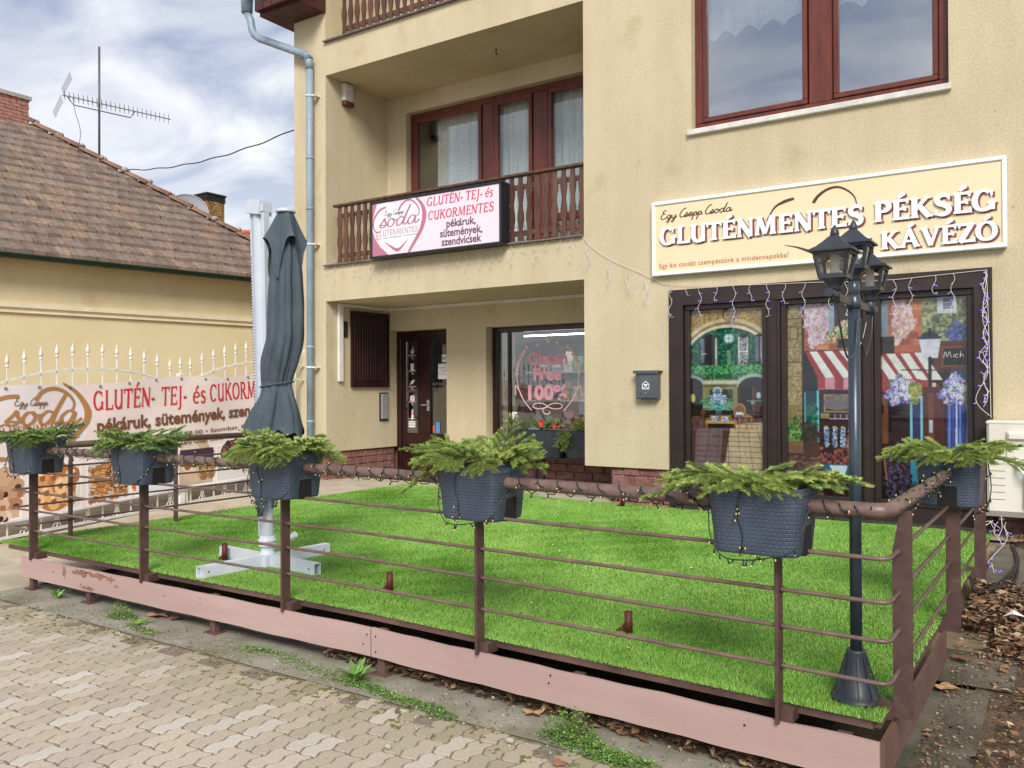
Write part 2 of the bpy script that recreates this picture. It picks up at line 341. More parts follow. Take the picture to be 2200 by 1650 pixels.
M['joint'] = mat('joint_sand', lin(142, 130, 115), lin(116, 105, 91), scale=26, rough=.95)
M['concrete'] = mat('mossy_concrete', lin(160, 155, 140), lin(132, 127, 112), scale=3.5, detail=9, rough=.95, bump=.4, bscale=60, spots=lin(114, 110, 80), spot_scale=1.9, spot_pos=(.52, .76))
M['concrete_dark'] = mat('damp_concrete', lin(112, 106, 92), lin(80, 75, 63), scale=3, detail=9, rough=.9, bump=.4, bscale=60, spots=lin(66, 68, 48), spot_scale=2.4, spot_pos=(.5, .7))
M['drive'] = mat('sandy_concrete', lin(196, 186, 166), lin(172, 160, 138), scale=2.5, detail=9, rough=.95, bump=.3, bscale=80)
M['ground'] = mat('dusty_earth', lin(150, 134, 108), lin(116, 100, 78), scale=2, detail=9, rough=.97, bump=.6, bscale=40)
M['humus'] = mat('leafy_soil', lin(112, 92, 72), lin(70, 54, 40), scale=8, detail=9, rough=.97, bump=.8, bscale=50, bdist=.02)
M['leaf_dry'] = mat('dry_leaf', (1, 1, 1), vcol=True, rough=.8)
M['weed'] = mat('weed_leaf', (1, 1, 1), vcol=True, rough=.55)
M['poinsettia'] = mat('red_petal', lin(206, 40, 34), rough=.6)
M['pebble'] = mat('pale_pebble', lin(190, 182, 168), lin(150, 142, 130), scale=20, rough=.9)
M['moss'] = mat('moss_green', lin(122, 122, 70), lin(96, 94, 54), scale=22, rough=.97, bump=.7, bscale=60)
M['tube_light'] = mat('lit_tube', (1, 1, .96), emit=(1, .97, .9), estr=9.0)
M['mirrorless'] = mat('steel_grey', lin(150, 152, 156), rough=.4, metal=.2)
for k_ in ('grass', 'fir', 'weed'):
    b = M[k_].node_tree.nodes['Principled BSDF']; b.inputs['Subsurface Weight'].default_value = 0.0

def gz(x, y):
    """height of the paved ground: level by the pavement, rising towards the building"""
    return max(0.0, min(0.33, (y-4.25)*0.0755))
def yf(x):
    """front line of the terrace: the last bay turns a little towards the street"""
    return 3.70 if x < -3.6 else 3.70-0.13*(x+3.6)/3.0

t = M['render'].node_tree; b = t.nodes['Principled BSDF']; src = b.inputs['Base Color'].links[0].from_socket; tcn = [n for n in t.nodes if n.type == 'TEX_COORD'][0]
def overlay(scale, stretch, lo, hi, p0, p1, detail=5):
    global src
    m1 = N('ShaderNodeMapping', t); t.links.new(tcn.outputs['Object'], m1.inputs[0]); m1.inputs['Scale'].default_value = stretch
    n1 = N('ShaderNodeTexNoise', t); t.links.new(m1.outputs[0], n1.inputs[0]); n1.inputs['Scale'].default_value = scale; n1.inputs['Detail'].default_value = detail
    r1 = N('ShaderNodeValToRGB', t); t.links.new(n1.outputs[0], r1.inputs[0]); r1.color_ramp.elements[0].position = p0; r1.color_ramp.elements[1].position = p1
    r1.color_ramp.elements[0].color = (*lo, 1); r1.color_ramp.elements[1].color = (*hi, 1)
    x1 = N('ShaderNodeMixRGB', t, blend_type='MULTIPLY'); x1.inputs[0].default_value = 1; t.links.new(src, x1.inputs[1]); t.links.new(r1.outputs[0], x1.inputs[2]); src = x1.outputs[0]
overlay(46, (1, 1, 1), (.90, .89, .875), (1.04, 1.04, 1.04), .36, .64, 4)
overlay(5.5, (1, 1, .09), (.968, .962, .952), (1.012, 1.012, 1.01), .34, .60, 6)
overlay(9, (1, 1, 1), (.78, .74, .68), (1, 1, 1), .24, .32, 8)
t.links.new(src, b.inputs['Base Color'])
t = M['grass_base'].node_tree
# ------------------------------------------------------------------ ground and paving
def sheet(name, x0, x1, y0, y1, m, dz=0.0, nx=2, ny=2, ys=None, fn=None):
    mb = MB(); ysl = ys or [y0+(y1-y0)*j/ny for j in range(ny+1)]; xs = [x0+(x1-x0)*i/nx for i in range(nx+1)]
    n = mb.verts([(x, y, (fn or gz)(x, y)+dz) for y in ysl for x in xs])
    for j in range(len(ysl)-1):
        for i in range(nx):
            a = n+j*(nx+1)+i; mb.face([a, a+1, a+nx+2, a+nx+1])
    return tag(mb.build(name, m), kind='structure')
sheet('ground', -90, 70, -30, 120, M['ground'], dz=-.03, nx=4, ys=[-30, 0, 4.25, 8.62, 20, 120])
sheet('pavement_bed', -14, 1.2, -2, 3.46, M['joint'], dz=-.0035, nx=2, ny=2)
sheet('driveway', -9.62, -7.45, 3.36, 9.2, M['drive'], dz=.002, nx=2, ys=[3.36, 4.25, 8.62, 9.2])
sheet('concrete_strip', -7.45, -.44, 3.40, 8.7, M['concrete'], dz=.004, nx=8, ys=[3.40, 3.8, 4.25, 8.62, 8.7], fn=lambda x, y: 0.0 if y < 4.2 else -.05)
sheet('terrace_path', -9.9, -.2, 8.55, 10.7, M['drive'], dz=0, nx=2, ny=2, fn=lambda x, y: .322)
sheet('soil_bed', -.47, 4.5, 2.2, 8.95, M['humus'], dz=.0, nx=10, ys=[2.2, 3.0, 3.6, 4.25, 5, 6, 7, 8, 8.62, 8.95], fn=lambda x, y: gz(x, y)+.012*math.sin(x*9+y*5)-.006)
sheet('side_slab', -.72, -.30, 5.1, 5.62, M['concrete_dark'], dz=.014, nx=1, ny=1)
sheet('side_walkway', -.75, -.40, 2.6, 5.06, M['concrete_dark'], dz=.010, nx=1, ys=[2.6, 4.25, 5.06])
sheet('back_slab', -.60, .3, 6.75, 8.2, M['concrete_dark'], dz=.03, nx=1, ny=1)
# wavy interlocking pavers, laid in pairs of rows, all one sheet of paving
pv = MB(); PW, PL, GAP = .101, .224, .0150
def wavex(y): return .0115*math.sin(2*math.pi*y/(PL/2))
rr = random.Random(3)
for i in range(-134, 8):
    xc = -.62+i*PW
    offs = (0, 0, .5, .5)[i % 4]*PL
    for j in range(-2, 17):
        y0 = offs+j*PL+.02; y1 = y0+PL
        if y0 < 0.3 or y1 > 3.5: continue
        if not (-13.2 < xc < -.5): continue
        if y1 > 3.42-.03*math.sin(xc*3) and rr.random() < .6: continue
        pts = []; K = 8
        for k in range(K+1):
            y = y0+GAP/2+(PL-GAP)*k/K; pts.append((xc-PW/2+GAP/2+wavex(y), y))
        for k in range(1, 4):
            x = xc-PW/2+PW*k/4; pts.append((x+wavex(y1), y1-GAP/2-.007*math.sin(2*math.pi*k/4)))
        for k in range(K+1):
            y = y1-GAP/2-(PL-GAP)*k/K; pts.append((xc+PW/2-GAP/2+wavex(y), y))
        for k in range(1, 4):
            x = xc+PW/2-PW*k/4; pts.append((x+wavex(y0), y0+GAP/2+.007*math.sin(2*math.pi*k/4)))
        t = rr.random()
        if t < .14: c = lin(212, 204, 192)
        elif t < .40: c = lin(197, 182, 166)
        elif t < .72: c = lin(201, 188, 169)
        else: c = lin(191, 178, 159)
        g = rr.uniform(.93, 1.06); dirt = max(0, min(1, (y0-2.5)/.8))*rr.uniform(.2, .8)
        c = [v*g for v in c]; dc = lin(150, 142, 108); c = [a*(1-dirt)+b*dirt for a, b in zip(c, dc)]
        tilt = rr.uniform(-.0008, .0008); h = rr.uniform(-.0006, .0014)
        cx, cy = xc, (y0+y1)/2
        top = [(x, y, h+tilt*(x-cx)/.06) for x, y in pts]
        low = [(x, y, -.006) for x, y in pts]
        n = pv.verts(top+low, (*c, 1)); L_ = len(pts)
        pv.face([n+k for k in range(L_)][::-1])
        for k in range(L_): pv.face([n+k, n+(k+1) % L_, n+L_+(k+1) % L_, n+L_+k], True)
tag(pv.build('pavement', M['paver']), kind='structure')
ms = MB()
for k in range(420):                                   # moss cushions in the joints near the terrace
    x = rr.uniform(-6.6, -1.6); y = 3.42-.28*rr.random()**2+.05*math.sin(x*2.3)
    ms.sphere((x, y, .0), rr.uniform(.004, .013), 6, sq=(rr.uniform(.8, 2.2), rr.uniform(.8, 1.8), .45))
tag(ms.build('moss', M['moss']), kind='stuff', label='low moss cushions in the paving joints', cat='moss')

# ------------------------------------------------------------------ the bakery building
FY, BY = 8.95, 10.30            # front wall plane, back wall plane of the recesses
bld = thing('bakery_building', 'tall yellow rendered bakery with recessed balconies and mural shop window', 'building', (-4.9, FY, .33))
def cells(mb, axis, p0, p1, us, zs, holes, mi=0):
    """wall slab between p0 and p1 along its normal, as boxes round the openings"""
    for a, b in zip(us, us[1:]):
        for c, d in zip(zs, zs[1:]):
            um, zm = (a+b)/2, (c+d)/2
            if any(h[0] < um < h[1] and h[2] < zm < h[3] for h in holes): continue
            if axis == 'y': mb.box((a, p0, c), (b, p1, d), mi)
            else: mb.box((p0, a, c), (p1, b, d), mi)
TOP = 9.6
w = MB()
w.box((-9.92, FY, .75), (-9.25, 10.56, 7.16)); w.box((-9.92, FY, 7.16), (-9.25, 10.56, TOP))   # corner pier
w.box((-9.92, 10.56, .75), (-9.6, 20, TOP))                        # side wall running back
w.box((-9.25, FY, 2.97), (-4.92, BY, 3.48))                       # balcony slab, first floor
w.box((-9.25, FY, 6.31), (-4.92, BY, 6.79))                       # balcony slab, second floor
cells(w, 'y', FY, 9.30, [-4.92, -3.82, -3.56, -1.01, -.67, 4.2], [.36, .75, 2.75, 4.5, 6.32, TOP],
      [(-3.82, -.67, 0, 2.75), (-3.56, -1.01, 4.5, 6.32), (-4.92, -3.82, 0, .75), (-.67, 4.2, 0, .75)])
w.box((-4.92, 9.30, .75), (-4.62, BY+.3, TOP))                      # side wall of the recess
cells(w, 'y', BY, BY+.26, [-9.25, -8.06, -7.32, -4.92], [.36, .75, .9, 2.585, 2.605, 2.97],
      [(-9.25, -8.06, 0, 2.605), (-7.32, -4.92, .9, 2.585), (-8.06, -4.92, 0, .75)])
cells(w, 'y', BY, BY+.26, [-9.25, -8.86, -4.92], [3.48, 3.62, 6.04, 6.31], [(-8.86, -4.92, 3.62, 6.04)])
w.box((-9.25, BY, 6.79), (-4.92, BY+.26, TOP))
w.build('wall', M['render'], bld)
pl = MB(); pl.box((-9.86, 9.0, -.1), (-9.30, 10.5, .75))
for k in range(6):                                                   # rough stone facing: raised uneven blocks
    for q in range(5):
        y = 9.04+k*.24+(q % 2)*.1; z = .2+q*.108
        pl.box((-9.31, y, z), (-9.285+.006*rr.random(), min(y+.225, 10.48), z+.098), bev=.008)
pl.build('plinth', M['plinth'], bld)
pl = MB(); pl.box((-8.02, BY+.03, -.1), (-4.6, BY+.2, .75))
for k in range(11):
    for q in range(4):
        x = -7.98+k*.29+(q % 2)*.12; z = .3+q*.11
        pl.box((x, BY+.012-.008*rr.random(), z), (min(x+.275, -4.62), BY+.04, z+.1), bev=.008)
pl.build('plinth', M['plinth'], bld)
def stone_face(x0, x1, yf_):
    pl = MB(); pl.box((x0, yf_, -.1), (x1, yf_+.2, .75)); z = .18
    while z < .70:
        h = rr.choice((.09, .13, .17)); x = x0+.01
        while x < x1-.03:
            w_ = min(rr.uniform(.12, .3), x1-.012-x)
            for (dz0, dz1) in (((0, h),) if rr.random() < .6 else ((0, h*.5), (h*.5, h))):
                n_ = rr.randint(5, 7); e = .004; cx, cz = x+w_/2, z+(dz0+dz1)/2
                pl.box((x+e, yf_-.010-.016*rr.random(), z+dz0+e), (x+w_-e, yf_+.01, min(z+dz1-e, .742)), bev=.010)
            x += w_
        z += h
    pl.build('plinth', M['plinth'], bld)
stone_face(-4.59, -3.83, 9.0); stone_face(-.66, 4.2, 9.0)
pl = MB(); pl.box((-4.58, 9.21, -.1), (-4.3, 10.3, .75)); pl.build('plinth', M['plinth'], bld)
for z in (3.48, 6.79): fl = MB(); fl.bar((-9.26, FY-.02, z+.012), (-4.925, FY-.02, z+.012), .07, .02); fl.build('edge_flashing', M['zinc'], bld)
bl = MB(); bl.box((-9.6, 10.6, -.1), (-9.26, 19.9, .72)); bl.build('side_plinth', M['plinth'], bld)
# eave at the corner
ev = MB()
ev.box((-10.18, 8.42, 7.30), (-9.22, 8.5, 7.9)); ev.box((-10.16, 8.5, 7.24), (-9.925, 20, 7.9)); ev.box((-9.925, 8.5, 7.24), (-9.24, 8.945, 7.9))
for k in range(5): ev.box((-10.15+k*.185, 8.40, 7.29), (-9.98+k*.185, 8.418, 7.9))
ev.build('eave', M['eave_wood'], bld)
rf = MB(); rf.poly([(-10.5, 8.3, 7.92), (-10.5, 20, 7.92), (-4, 20, 12.5), (-4, 8.3, 12.5)]); rf.poly([(-10.5, 8.3, 8.0), (-4, 8.3, 12.6), (-4, 20, 12.6), (-10.5, 20, 8.0)])
rf.box((-4.0, 8.3, 12.45), (6, 20, 12.7)); rf.build('roof', M['tile'], bld)
dp = MB()
dp.tube([(-10.72, 8.72, 7.86), (-10.72, 8.72, 7.52)], [.10, .085], 14); dp.tube([(-10.72, 8.72, 7.52), (-10.66, 8.74, 7.40), (-10.64, 8.75, 7.25), (-10.60, 8.76, 7.17), (-10.50, 8.78, 7.09),
         (-9.62, 8.84, 6.68), (-9.53, 8.845, 6.62), (-9.49, 8.85, 6.53), (-9.48, 8.85, 6.42)], .058, 14)
dp.tube([(-9.48, 8.85, 6.44), (-9.48, 8.85, 5.0), (-9.48, 8.85, .36)], .05, 14)
for z, in ((1.2,), (2.3,), (4.35,), (5.1,)): dp.tube([(-9.48, 8.85, z-.02), (-9.48, 8.85, z+.02)], .055, 14)
for k in range(5):
    f_ = k/4; dp.tube([(-9.60+.11*f_, 8.845, 6.675-.10*f_), (-9.595+.11*f_, 8.845, 6.665-.10*f_)], .066, 14)
d_ = dp.build('downpipe', M['pipe_grey'], bld)
dk = MB()
for z in (6.02, 3.82, 2.0): dk = MB(); dk.tube([(-9.48, 8.85, z-.012), (-9.48, 8.85, z+.012)], .058, 14); dk.box((-9.43, 8.84, z-.01), (-9.36, 8.95, z+.01)); dk.build('pipe_clamp', M['white_plastic'], d_)
gt = MB()
gt.tube([(-10.5+.02, 8.3, 7.9), (-10.5+.02, 20, 7.9)], .075, 10); gt.build('eave_gutter', M['pipe_grey'], bld)

def frame_rect(mb, x0, x1, z0, z1, y0, y1, t, tb=None, mi=0):
    tb = tb or t
    mb.box((x0, y0, z0), (x1, y1, z0+tb), mi, bev=.006); mb.box((x0, y0, z1-t), (x1, y1, z1), mi, bev=.006)
    mb.box((x0, y0+.001, z0+tb), (x0+t, y1, z1-t), mi, bev=.006); mb.box((x1-t, y0+.001, z0+tb), (x1, y1, z1-t), mi, bev=.006)
def curtain(mb, x0, x1, z0, z1, y, amp=.03, pitch=.11, scallop=0.0, n=None):
    n = n or int((x1-x0)/.018); k0 = None
    for i in range(n+1):
        x = x0+(x1-x0)*i/n; yy = y+amp*math.sin(x*2*math.pi/pitch)+amp*.5*math.sin(x*2*math.pi/(pitch*2.7))
        zb = z0+scallop*abs(math.sin(x*math.pi/.26))
        k = mb.verts([(x, yy, zb), (x, yy, z1)])
        if k0 is not None: mb.face([k0, k, k+1, k0+1], True)
        k0 = k
# upper window
uw = MB(); frame_rect(uw, -3.55, -1.02, 4.52, 6.31, 9.05, 9.13, .085)
uw.box((-2.32, 9.045, 4.60), (-2.08, 9.125, 6.23), bev=.01)
uwo = uw.build('window', M['frame_red'], bld)
sf = MB()
for x0, x1 in ((-3.462, -2.33), (-2.07, -1.108)): frame_rect(sf, x0, x1, 4.608, 6.222, 9.03, 9.10, .05)
sf.build('sash', M['frame_red'], uwo)
g = MB()
for x0, x1 in ((-3.41, -2.385), (-2.02, -1.16)): g.box((x0, 9.064, 4.66), (x1, 9.07, 6.17))
g.build('pane', M['glass'], uwo)
cu = MB(); curtain(cu, -3.5, -1.05, 5.52, 6.32, 9.16, .016, .14, .10); cu.build('lace_curtain', M['lace'], uwo)
sl = MB(); sl.box((-3.60, 8.90, 4.455), (-.985, 9.06, 4.515), bev=.006); sl.build('sill', M['sill'], uwo)
# balcony door and windows on the first floor
bw = MB(); frame_rect(bw, -8.86, -4.925, 3.62, 6.035, BY+.12, BY+.22, .09, .09)
bw.box((-7.45, BY+.11, 3.71), (-7.23, BY+.21, 5.945), bev=.01); bw.box((-6.55, BY+.11, 3.71), (-6.30, BY+.21, 5.945), bev=.01)
bw.box((-6.30, BY+.115, 4.06), (-4.93, BY+.205, 4.16))
bwo = bw.build('window', M['frame_red'], bld)
sf = MB()
for x0, x1 in ((-8.768, -7.46), (-7.22, -6.56), (-6.29, -4.94)): frame_rect(sf, x0, x1, 3.715, 5.94, BY+.09, BY+.17, .06)
sf.build('sash', M['frame_red'], bwo)
g = MB()
for x0, x1 in ((-8.70, -7.525), (-7.155, -6.625), (-6.225, -4.99)): g.box((x0, BY+.13, 3.78), (x1, BY+.136, 5.88))
g.build('pane', M['glass_balcony'], bwo)
cu = MB(); curtain(cu, -8.45, -4.95, 3.65, 6.0, BY+.30, .03, .13); cu.build('net_curtain', M['lace'], bwo)
sl = MB(); sl.box((-6.6, BY-.04, 3.6), (-4.93, BY+.1, 3.64)); sl.build('sill', M['sill'], bwo)
# balcony parapets of shaped boards
def parapet(name, y, z0, z1, x0, x1, pitch=.127):
    p = MB(); p.box((x0-.06, y-.035, z1), (x1, y+.06, z1+.035), bev=.006)
    p.box((x0, y+.02, z0+.10), (x1, y+.06, z0+.16)); p.box((x0, y+.02, z1-.16), (x1, y+.06, z1-.10))
    x = x0+.05
    while x < x1-.03:
        prof = []
        for k in range(13):
            f_ = k/12; wv = .036+.011*math.cos(f_*2*math.pi*2.5+.6); prof.append((wv, z0+.03+(z1-z0-.035)*f_))
        n = p.verts([(x-a, y-.002, z) for a, z in prof]+[(x+a, y-.002, z) for a, z in prof]+[(x-a, y+.018, z) for a, z in prof]+[(x+a, y+.018, z) for a, z in prof])
        for k in range(12):
            p.face([n+k, n+13+k, n+14+k, n+k+1]); p.face([n+26+k, n+27+k, n+40+k, n+39+k])
            p.face([n+k, n+k+1, n+27+k, n+26+k]); p.face([n+13+k, n+39+k, n+40+k, n+14+k])
        x += pitch*rr.uniform(.96, 1.04)
    return p.build(name, M['wood_balcony'], bld)
parapet('balcony_parapet', 8.99, 3.50, 4.345, -9.06, -4.94)
parapet('balcony_parapet', 8.99, 6.82, 7.66, -8.96, -4.94)
# shop front with the printed panes
sfm = MB()
cells(sfm, 'y', 8.925, 9.10, [-3.83, -3.665, -.815, -.665], [.36, .505, 2.585, 2.76], [(-3.665, -.815, .505, 2.585)])
sfo = sfm.build('shop_front', M['frame_dark'], bld)
sfi = MB()
frame_rect(sfi, -3.663, -2.74, .507, 2.583, 8.965, 9.06, .055); frame_rect(sfi, -2.60, -1.80, .507, 2.583, 8.965, 9.06, .055); frame_rect(sfi, -1.69, -.817, .507, 2.583, 8.965, 9.06, .06)
sfi.box((-2.738, 8.94, .507), (-2.602, 9.06, 2.583), bev=.008); sfi.box((-1.798, 8.94, .507), (-1.692, 9.06, 2.583), bev=.008)
for x in (-2.67, -1.745): sfi.box((x-.035, 8.925, .51), (x+.035, 8.939, 2.58), bev=.004)
sfi.build('frame', M['frame_dark'], sfo)
sfs = MB()
for x in (-3.75, -.74):
    for z in (.9, 1.4, 1.9, 2.4): sfs = MB(); sfs.sphere((x, 8.924, z), .009, 6); sfs.build('screw', M['box_black'], sfo)
for x in (-3.2, -2.2, -1.3): sfs = MB(); sfs.sphere((x, 8.924, 2.67), .009, 6); sfs.build('screw', M['box_black'], sfo)
# door
dr = MB()
frame_rect(dr, -9.245, -8.062, .34, 2.60, 10.50, 10.60, .09, .03)
dr.box((-9.155, 10.53, .37), (-9.08, 10.58, 2.51)); dr.box((-9.078, 10.525, .37), (-8.80, 10.575, .97), bev=.01); dr.box((-8.83, 10.53, .97), (-8.62, 10.58, 2.44)); dr.box((-9.08, 10.53, 2.44), (-8.15, 10.58, 2.51))
dr.box((-8.797, 10.515, .372), (-8.55, 10.57, .97), bev=.012); dr.box((-8.618, 10.52, .97), (-8.56, 10.57, 2.44)); dr.box((-8.56, 10.53, .37), (-8.152, 10.58, .965))
dr.box((-9.02, 10.505, .46), (-8.86, 10.53, .80), bev=.02); dr.box((-8.99, 10.495, .50), (-8.89, 10.51, .76), bev=.012)
dr.box((-8.5, 10.51, .46), (-8.2, 10.535, .84), bev=.02)
dro = dr.build('door', M['door'], bld)
g = MB(); g.box((-9.078, 10.55, .97), (-8.83, 10.556, 2.44)); g.box((-8.56, 10.55, .965), (-8.15, 10.556, 2.44)); g.build('pane', M['glass_shop'], dro)
h = MB(); h.tube([(-8.60, 10.515, 1.42), (-8.60, 10.45, 1.42), (-8.70, 10.45, 1.42)], .011, 8); h.box((-8.625, 10.51, 1.33), (-8.575, 10.522, 1.5)); h.build('handle', M['mirrorless'], dro)
# shop window on the ground floor
sw = MB(); frame_rect(sw, -7.318, -4.93, .905, 2.583, 10.46, 10.55, .075, .05); sw.box((-7.05, 10.47, .95), (-7.015, 10.54, 2.51))
swo = sw.build('shop_window', M['door'], bld)
g = MB(); g.box((-7.25, 10.50, .95), (-4.93, 10.506, 2.51)); g.build('pane', M['glass_shop'], swo)
sl = MB(); sl.box((-7.36, 10.24, .86), (-4.925, 10.47, .905), bev=.006); sl.build('sill', M['sill'], swo)
bk = MB(); bk.box((-7.24, 10.62, .95), (-7.03, 10.64, 2.51)); bk.build('blind', M['render'], swo)
# rooms behind the glass
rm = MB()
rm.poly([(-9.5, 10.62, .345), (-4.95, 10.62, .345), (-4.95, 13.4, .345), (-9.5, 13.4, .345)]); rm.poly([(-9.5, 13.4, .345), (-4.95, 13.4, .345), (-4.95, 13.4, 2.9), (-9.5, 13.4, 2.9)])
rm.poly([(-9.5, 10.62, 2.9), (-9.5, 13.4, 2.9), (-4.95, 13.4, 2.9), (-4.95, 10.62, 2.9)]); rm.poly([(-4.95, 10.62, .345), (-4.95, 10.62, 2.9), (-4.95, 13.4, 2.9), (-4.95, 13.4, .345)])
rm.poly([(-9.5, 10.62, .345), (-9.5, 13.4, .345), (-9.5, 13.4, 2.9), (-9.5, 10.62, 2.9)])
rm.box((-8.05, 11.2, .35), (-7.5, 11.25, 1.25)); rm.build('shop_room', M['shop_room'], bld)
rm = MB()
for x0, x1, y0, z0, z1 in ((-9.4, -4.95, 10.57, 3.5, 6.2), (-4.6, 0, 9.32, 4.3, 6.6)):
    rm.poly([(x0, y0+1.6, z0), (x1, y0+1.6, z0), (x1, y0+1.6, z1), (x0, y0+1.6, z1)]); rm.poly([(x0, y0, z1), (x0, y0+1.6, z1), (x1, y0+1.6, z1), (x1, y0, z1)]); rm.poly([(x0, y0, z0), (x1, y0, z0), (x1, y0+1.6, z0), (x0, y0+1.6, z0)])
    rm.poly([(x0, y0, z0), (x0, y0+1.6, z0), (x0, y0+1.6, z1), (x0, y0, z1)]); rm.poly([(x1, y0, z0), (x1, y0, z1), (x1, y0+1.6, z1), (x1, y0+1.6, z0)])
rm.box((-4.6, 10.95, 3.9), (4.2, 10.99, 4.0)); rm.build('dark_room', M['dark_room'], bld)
# fittings of the recess
sh = MB(); sh.box((-9.245, 9.447, 1.705), (-9.225, 10.285, 2.872))
for k in range(13):
    y = 9.50+k*.058; sh.box((-9.225, y, 1.80), (-9.212, y+.036, 2.78), bev=.004)
frb = [((-9.225, 9.447, 1.705), (-9.205, 10.285, 1.78)), ((-9.225, 9.447, 2.80), (-9.205, 10.285, 2.872)), ((-9.225, 9.447, 1.78), (-9.206, 9.485, 2.80)), ((-9.225, 10.262, 1.78), (-9.206, 10.285, 2.80))]
for a, b in frb: sh.box(a, b)
sh.build('shutter', M['door'], bld)
cd = MB(); cd.box((-9.245, 9.17, 1.79), (-9.20, 9.26, 2.965), bev=.005); cd.box((-9.245, 9.262, 2.92), (-9.215, 10.30, 2.965)); cd.box((-9.21, 10.255, 2.92), (-4.925, 10.297, 2.965)); cd.build('cable_duct', M['white_plastic'], bld)
bx = MB(); bx.box((-9.25, 10.09, 1.17), (-9.235, 10.36-.07, 1.62)); bx.build('meter_recess_shade', M['soot_and_shade'], bld)  # thin dark slab on the wall, painted as the shade inside a recess
bx = MB(); bx.box((-9.233, 10.105, 1.20), (-9.20, 10.255, 1.60), bev=.006); bx.build('meter_cover', M['mirrorless'], bld)
bx = MB(); bx.box((-9.25, 9.275, 2.46), (-9.236, 9.385, 2.70)); bx.build('wall_niche_shade', M['soot_and_shade'], bld)  # no hollow here: a dark slab carries the shade of the niche
al = MB(); al.box((-9.25, 9.28, 6.03), (-9.17, 9.46, 6.29), bev=.008); alo = al.build('alarm_siren', M['sill'], bld)
al = MB(); al.box((-9.25, 9.275, 5.96), (-9.165, 9.465, 6.028), bev=.008); al.build('siren_lens', M['frame_red'], alo)
hk = MB(); hk.tube([(-6.6, 9.55, 6.31), (-6.6, 9.55, 6.25), (-6.57, 9.55, 6.22)], .008, 6); hk.build('ceiling_hook', M['soot_and_shade'], bld)
# ------------------------------------------------------------------ lettering and flat marks
class Flat(MB):
    """flat marks drawn in (u, v) and laid on a surface through place(u, v, n)"""
    def __init__(s, place): super().__init__(); s.place = place; s.k = 0
    def ribbon(s, pts, ws, thick=0.0, sub=True):
        if not isinstance(ws, (list, tuple)): ws = [ws]*len(pts)
        P = [Vector((p[0], p[1])) for p in pts]; n0 = None; s.k += 1
        for i, p in enumerate(P):
            a = P[max(0, i-1)]; b = P[min(len(P)-1, i+1)]; d = (b-a)
            if d.length < 1e-9: d = Vector((1, 0))
            d.normalize(); nrm = Vector((-d.y, d.x))*ws[i]/2; e = (s.k % 40)*4e-5+i*1.2e-5
            k = s.verts([s.place(p.x+nrm.x, p.y+nrm.y, e), s.place(p.x-nrm.x, p.y-nrm.y, e)])
            if n0 is not None: s.face([n0, n0+1, k+1, k])
            n0 = k
    def shape(s, pts):
        s.k += 1; e = (s.k % 40)*4e-5
        s.poly([s.place(p[0], p[1], e) for p in pts])
    def disc(s, c, rx, ry=None, n=16):
        ry = ry or rx; s.shape([(c[0]+rx*math.cos(2*math.pi*i/n), c[1]+ry*math.sin(2*math.pi*i/n)) for i in range(n)])
def arcp(cx, cy, rx, ry, a0, a1, n=16):
    return [(cx+rx*math.cos(math.radians(a0+(a1-a0)*i/n)), cy+ry*math.sin(math.radians(a0+(a1-a0)*i/n))) for i in range(n+1)]
def cat_rom(P, n=6):
    o = []
    for i in range(len(P)-1):
        p0 = P[max(0, i-1)]; p1 = P[i]; p2 = P[i+1]; p3 = P[min(len(P)-1, i+2)]
        for k in range(n):
            t = k/n
            o.append(tuple(.5*((2*p1[j])+(-p0[j]+p2[j])*t+(2*p0[j]-5*p1[j]+4*p2[j]-p3[j])*t*t+(-p0[j]+3*p1[j]-3*p2[j]+p3[j])*t**3) for j in range(len(p1))))
    o.append(tuple(P[-1])); return o
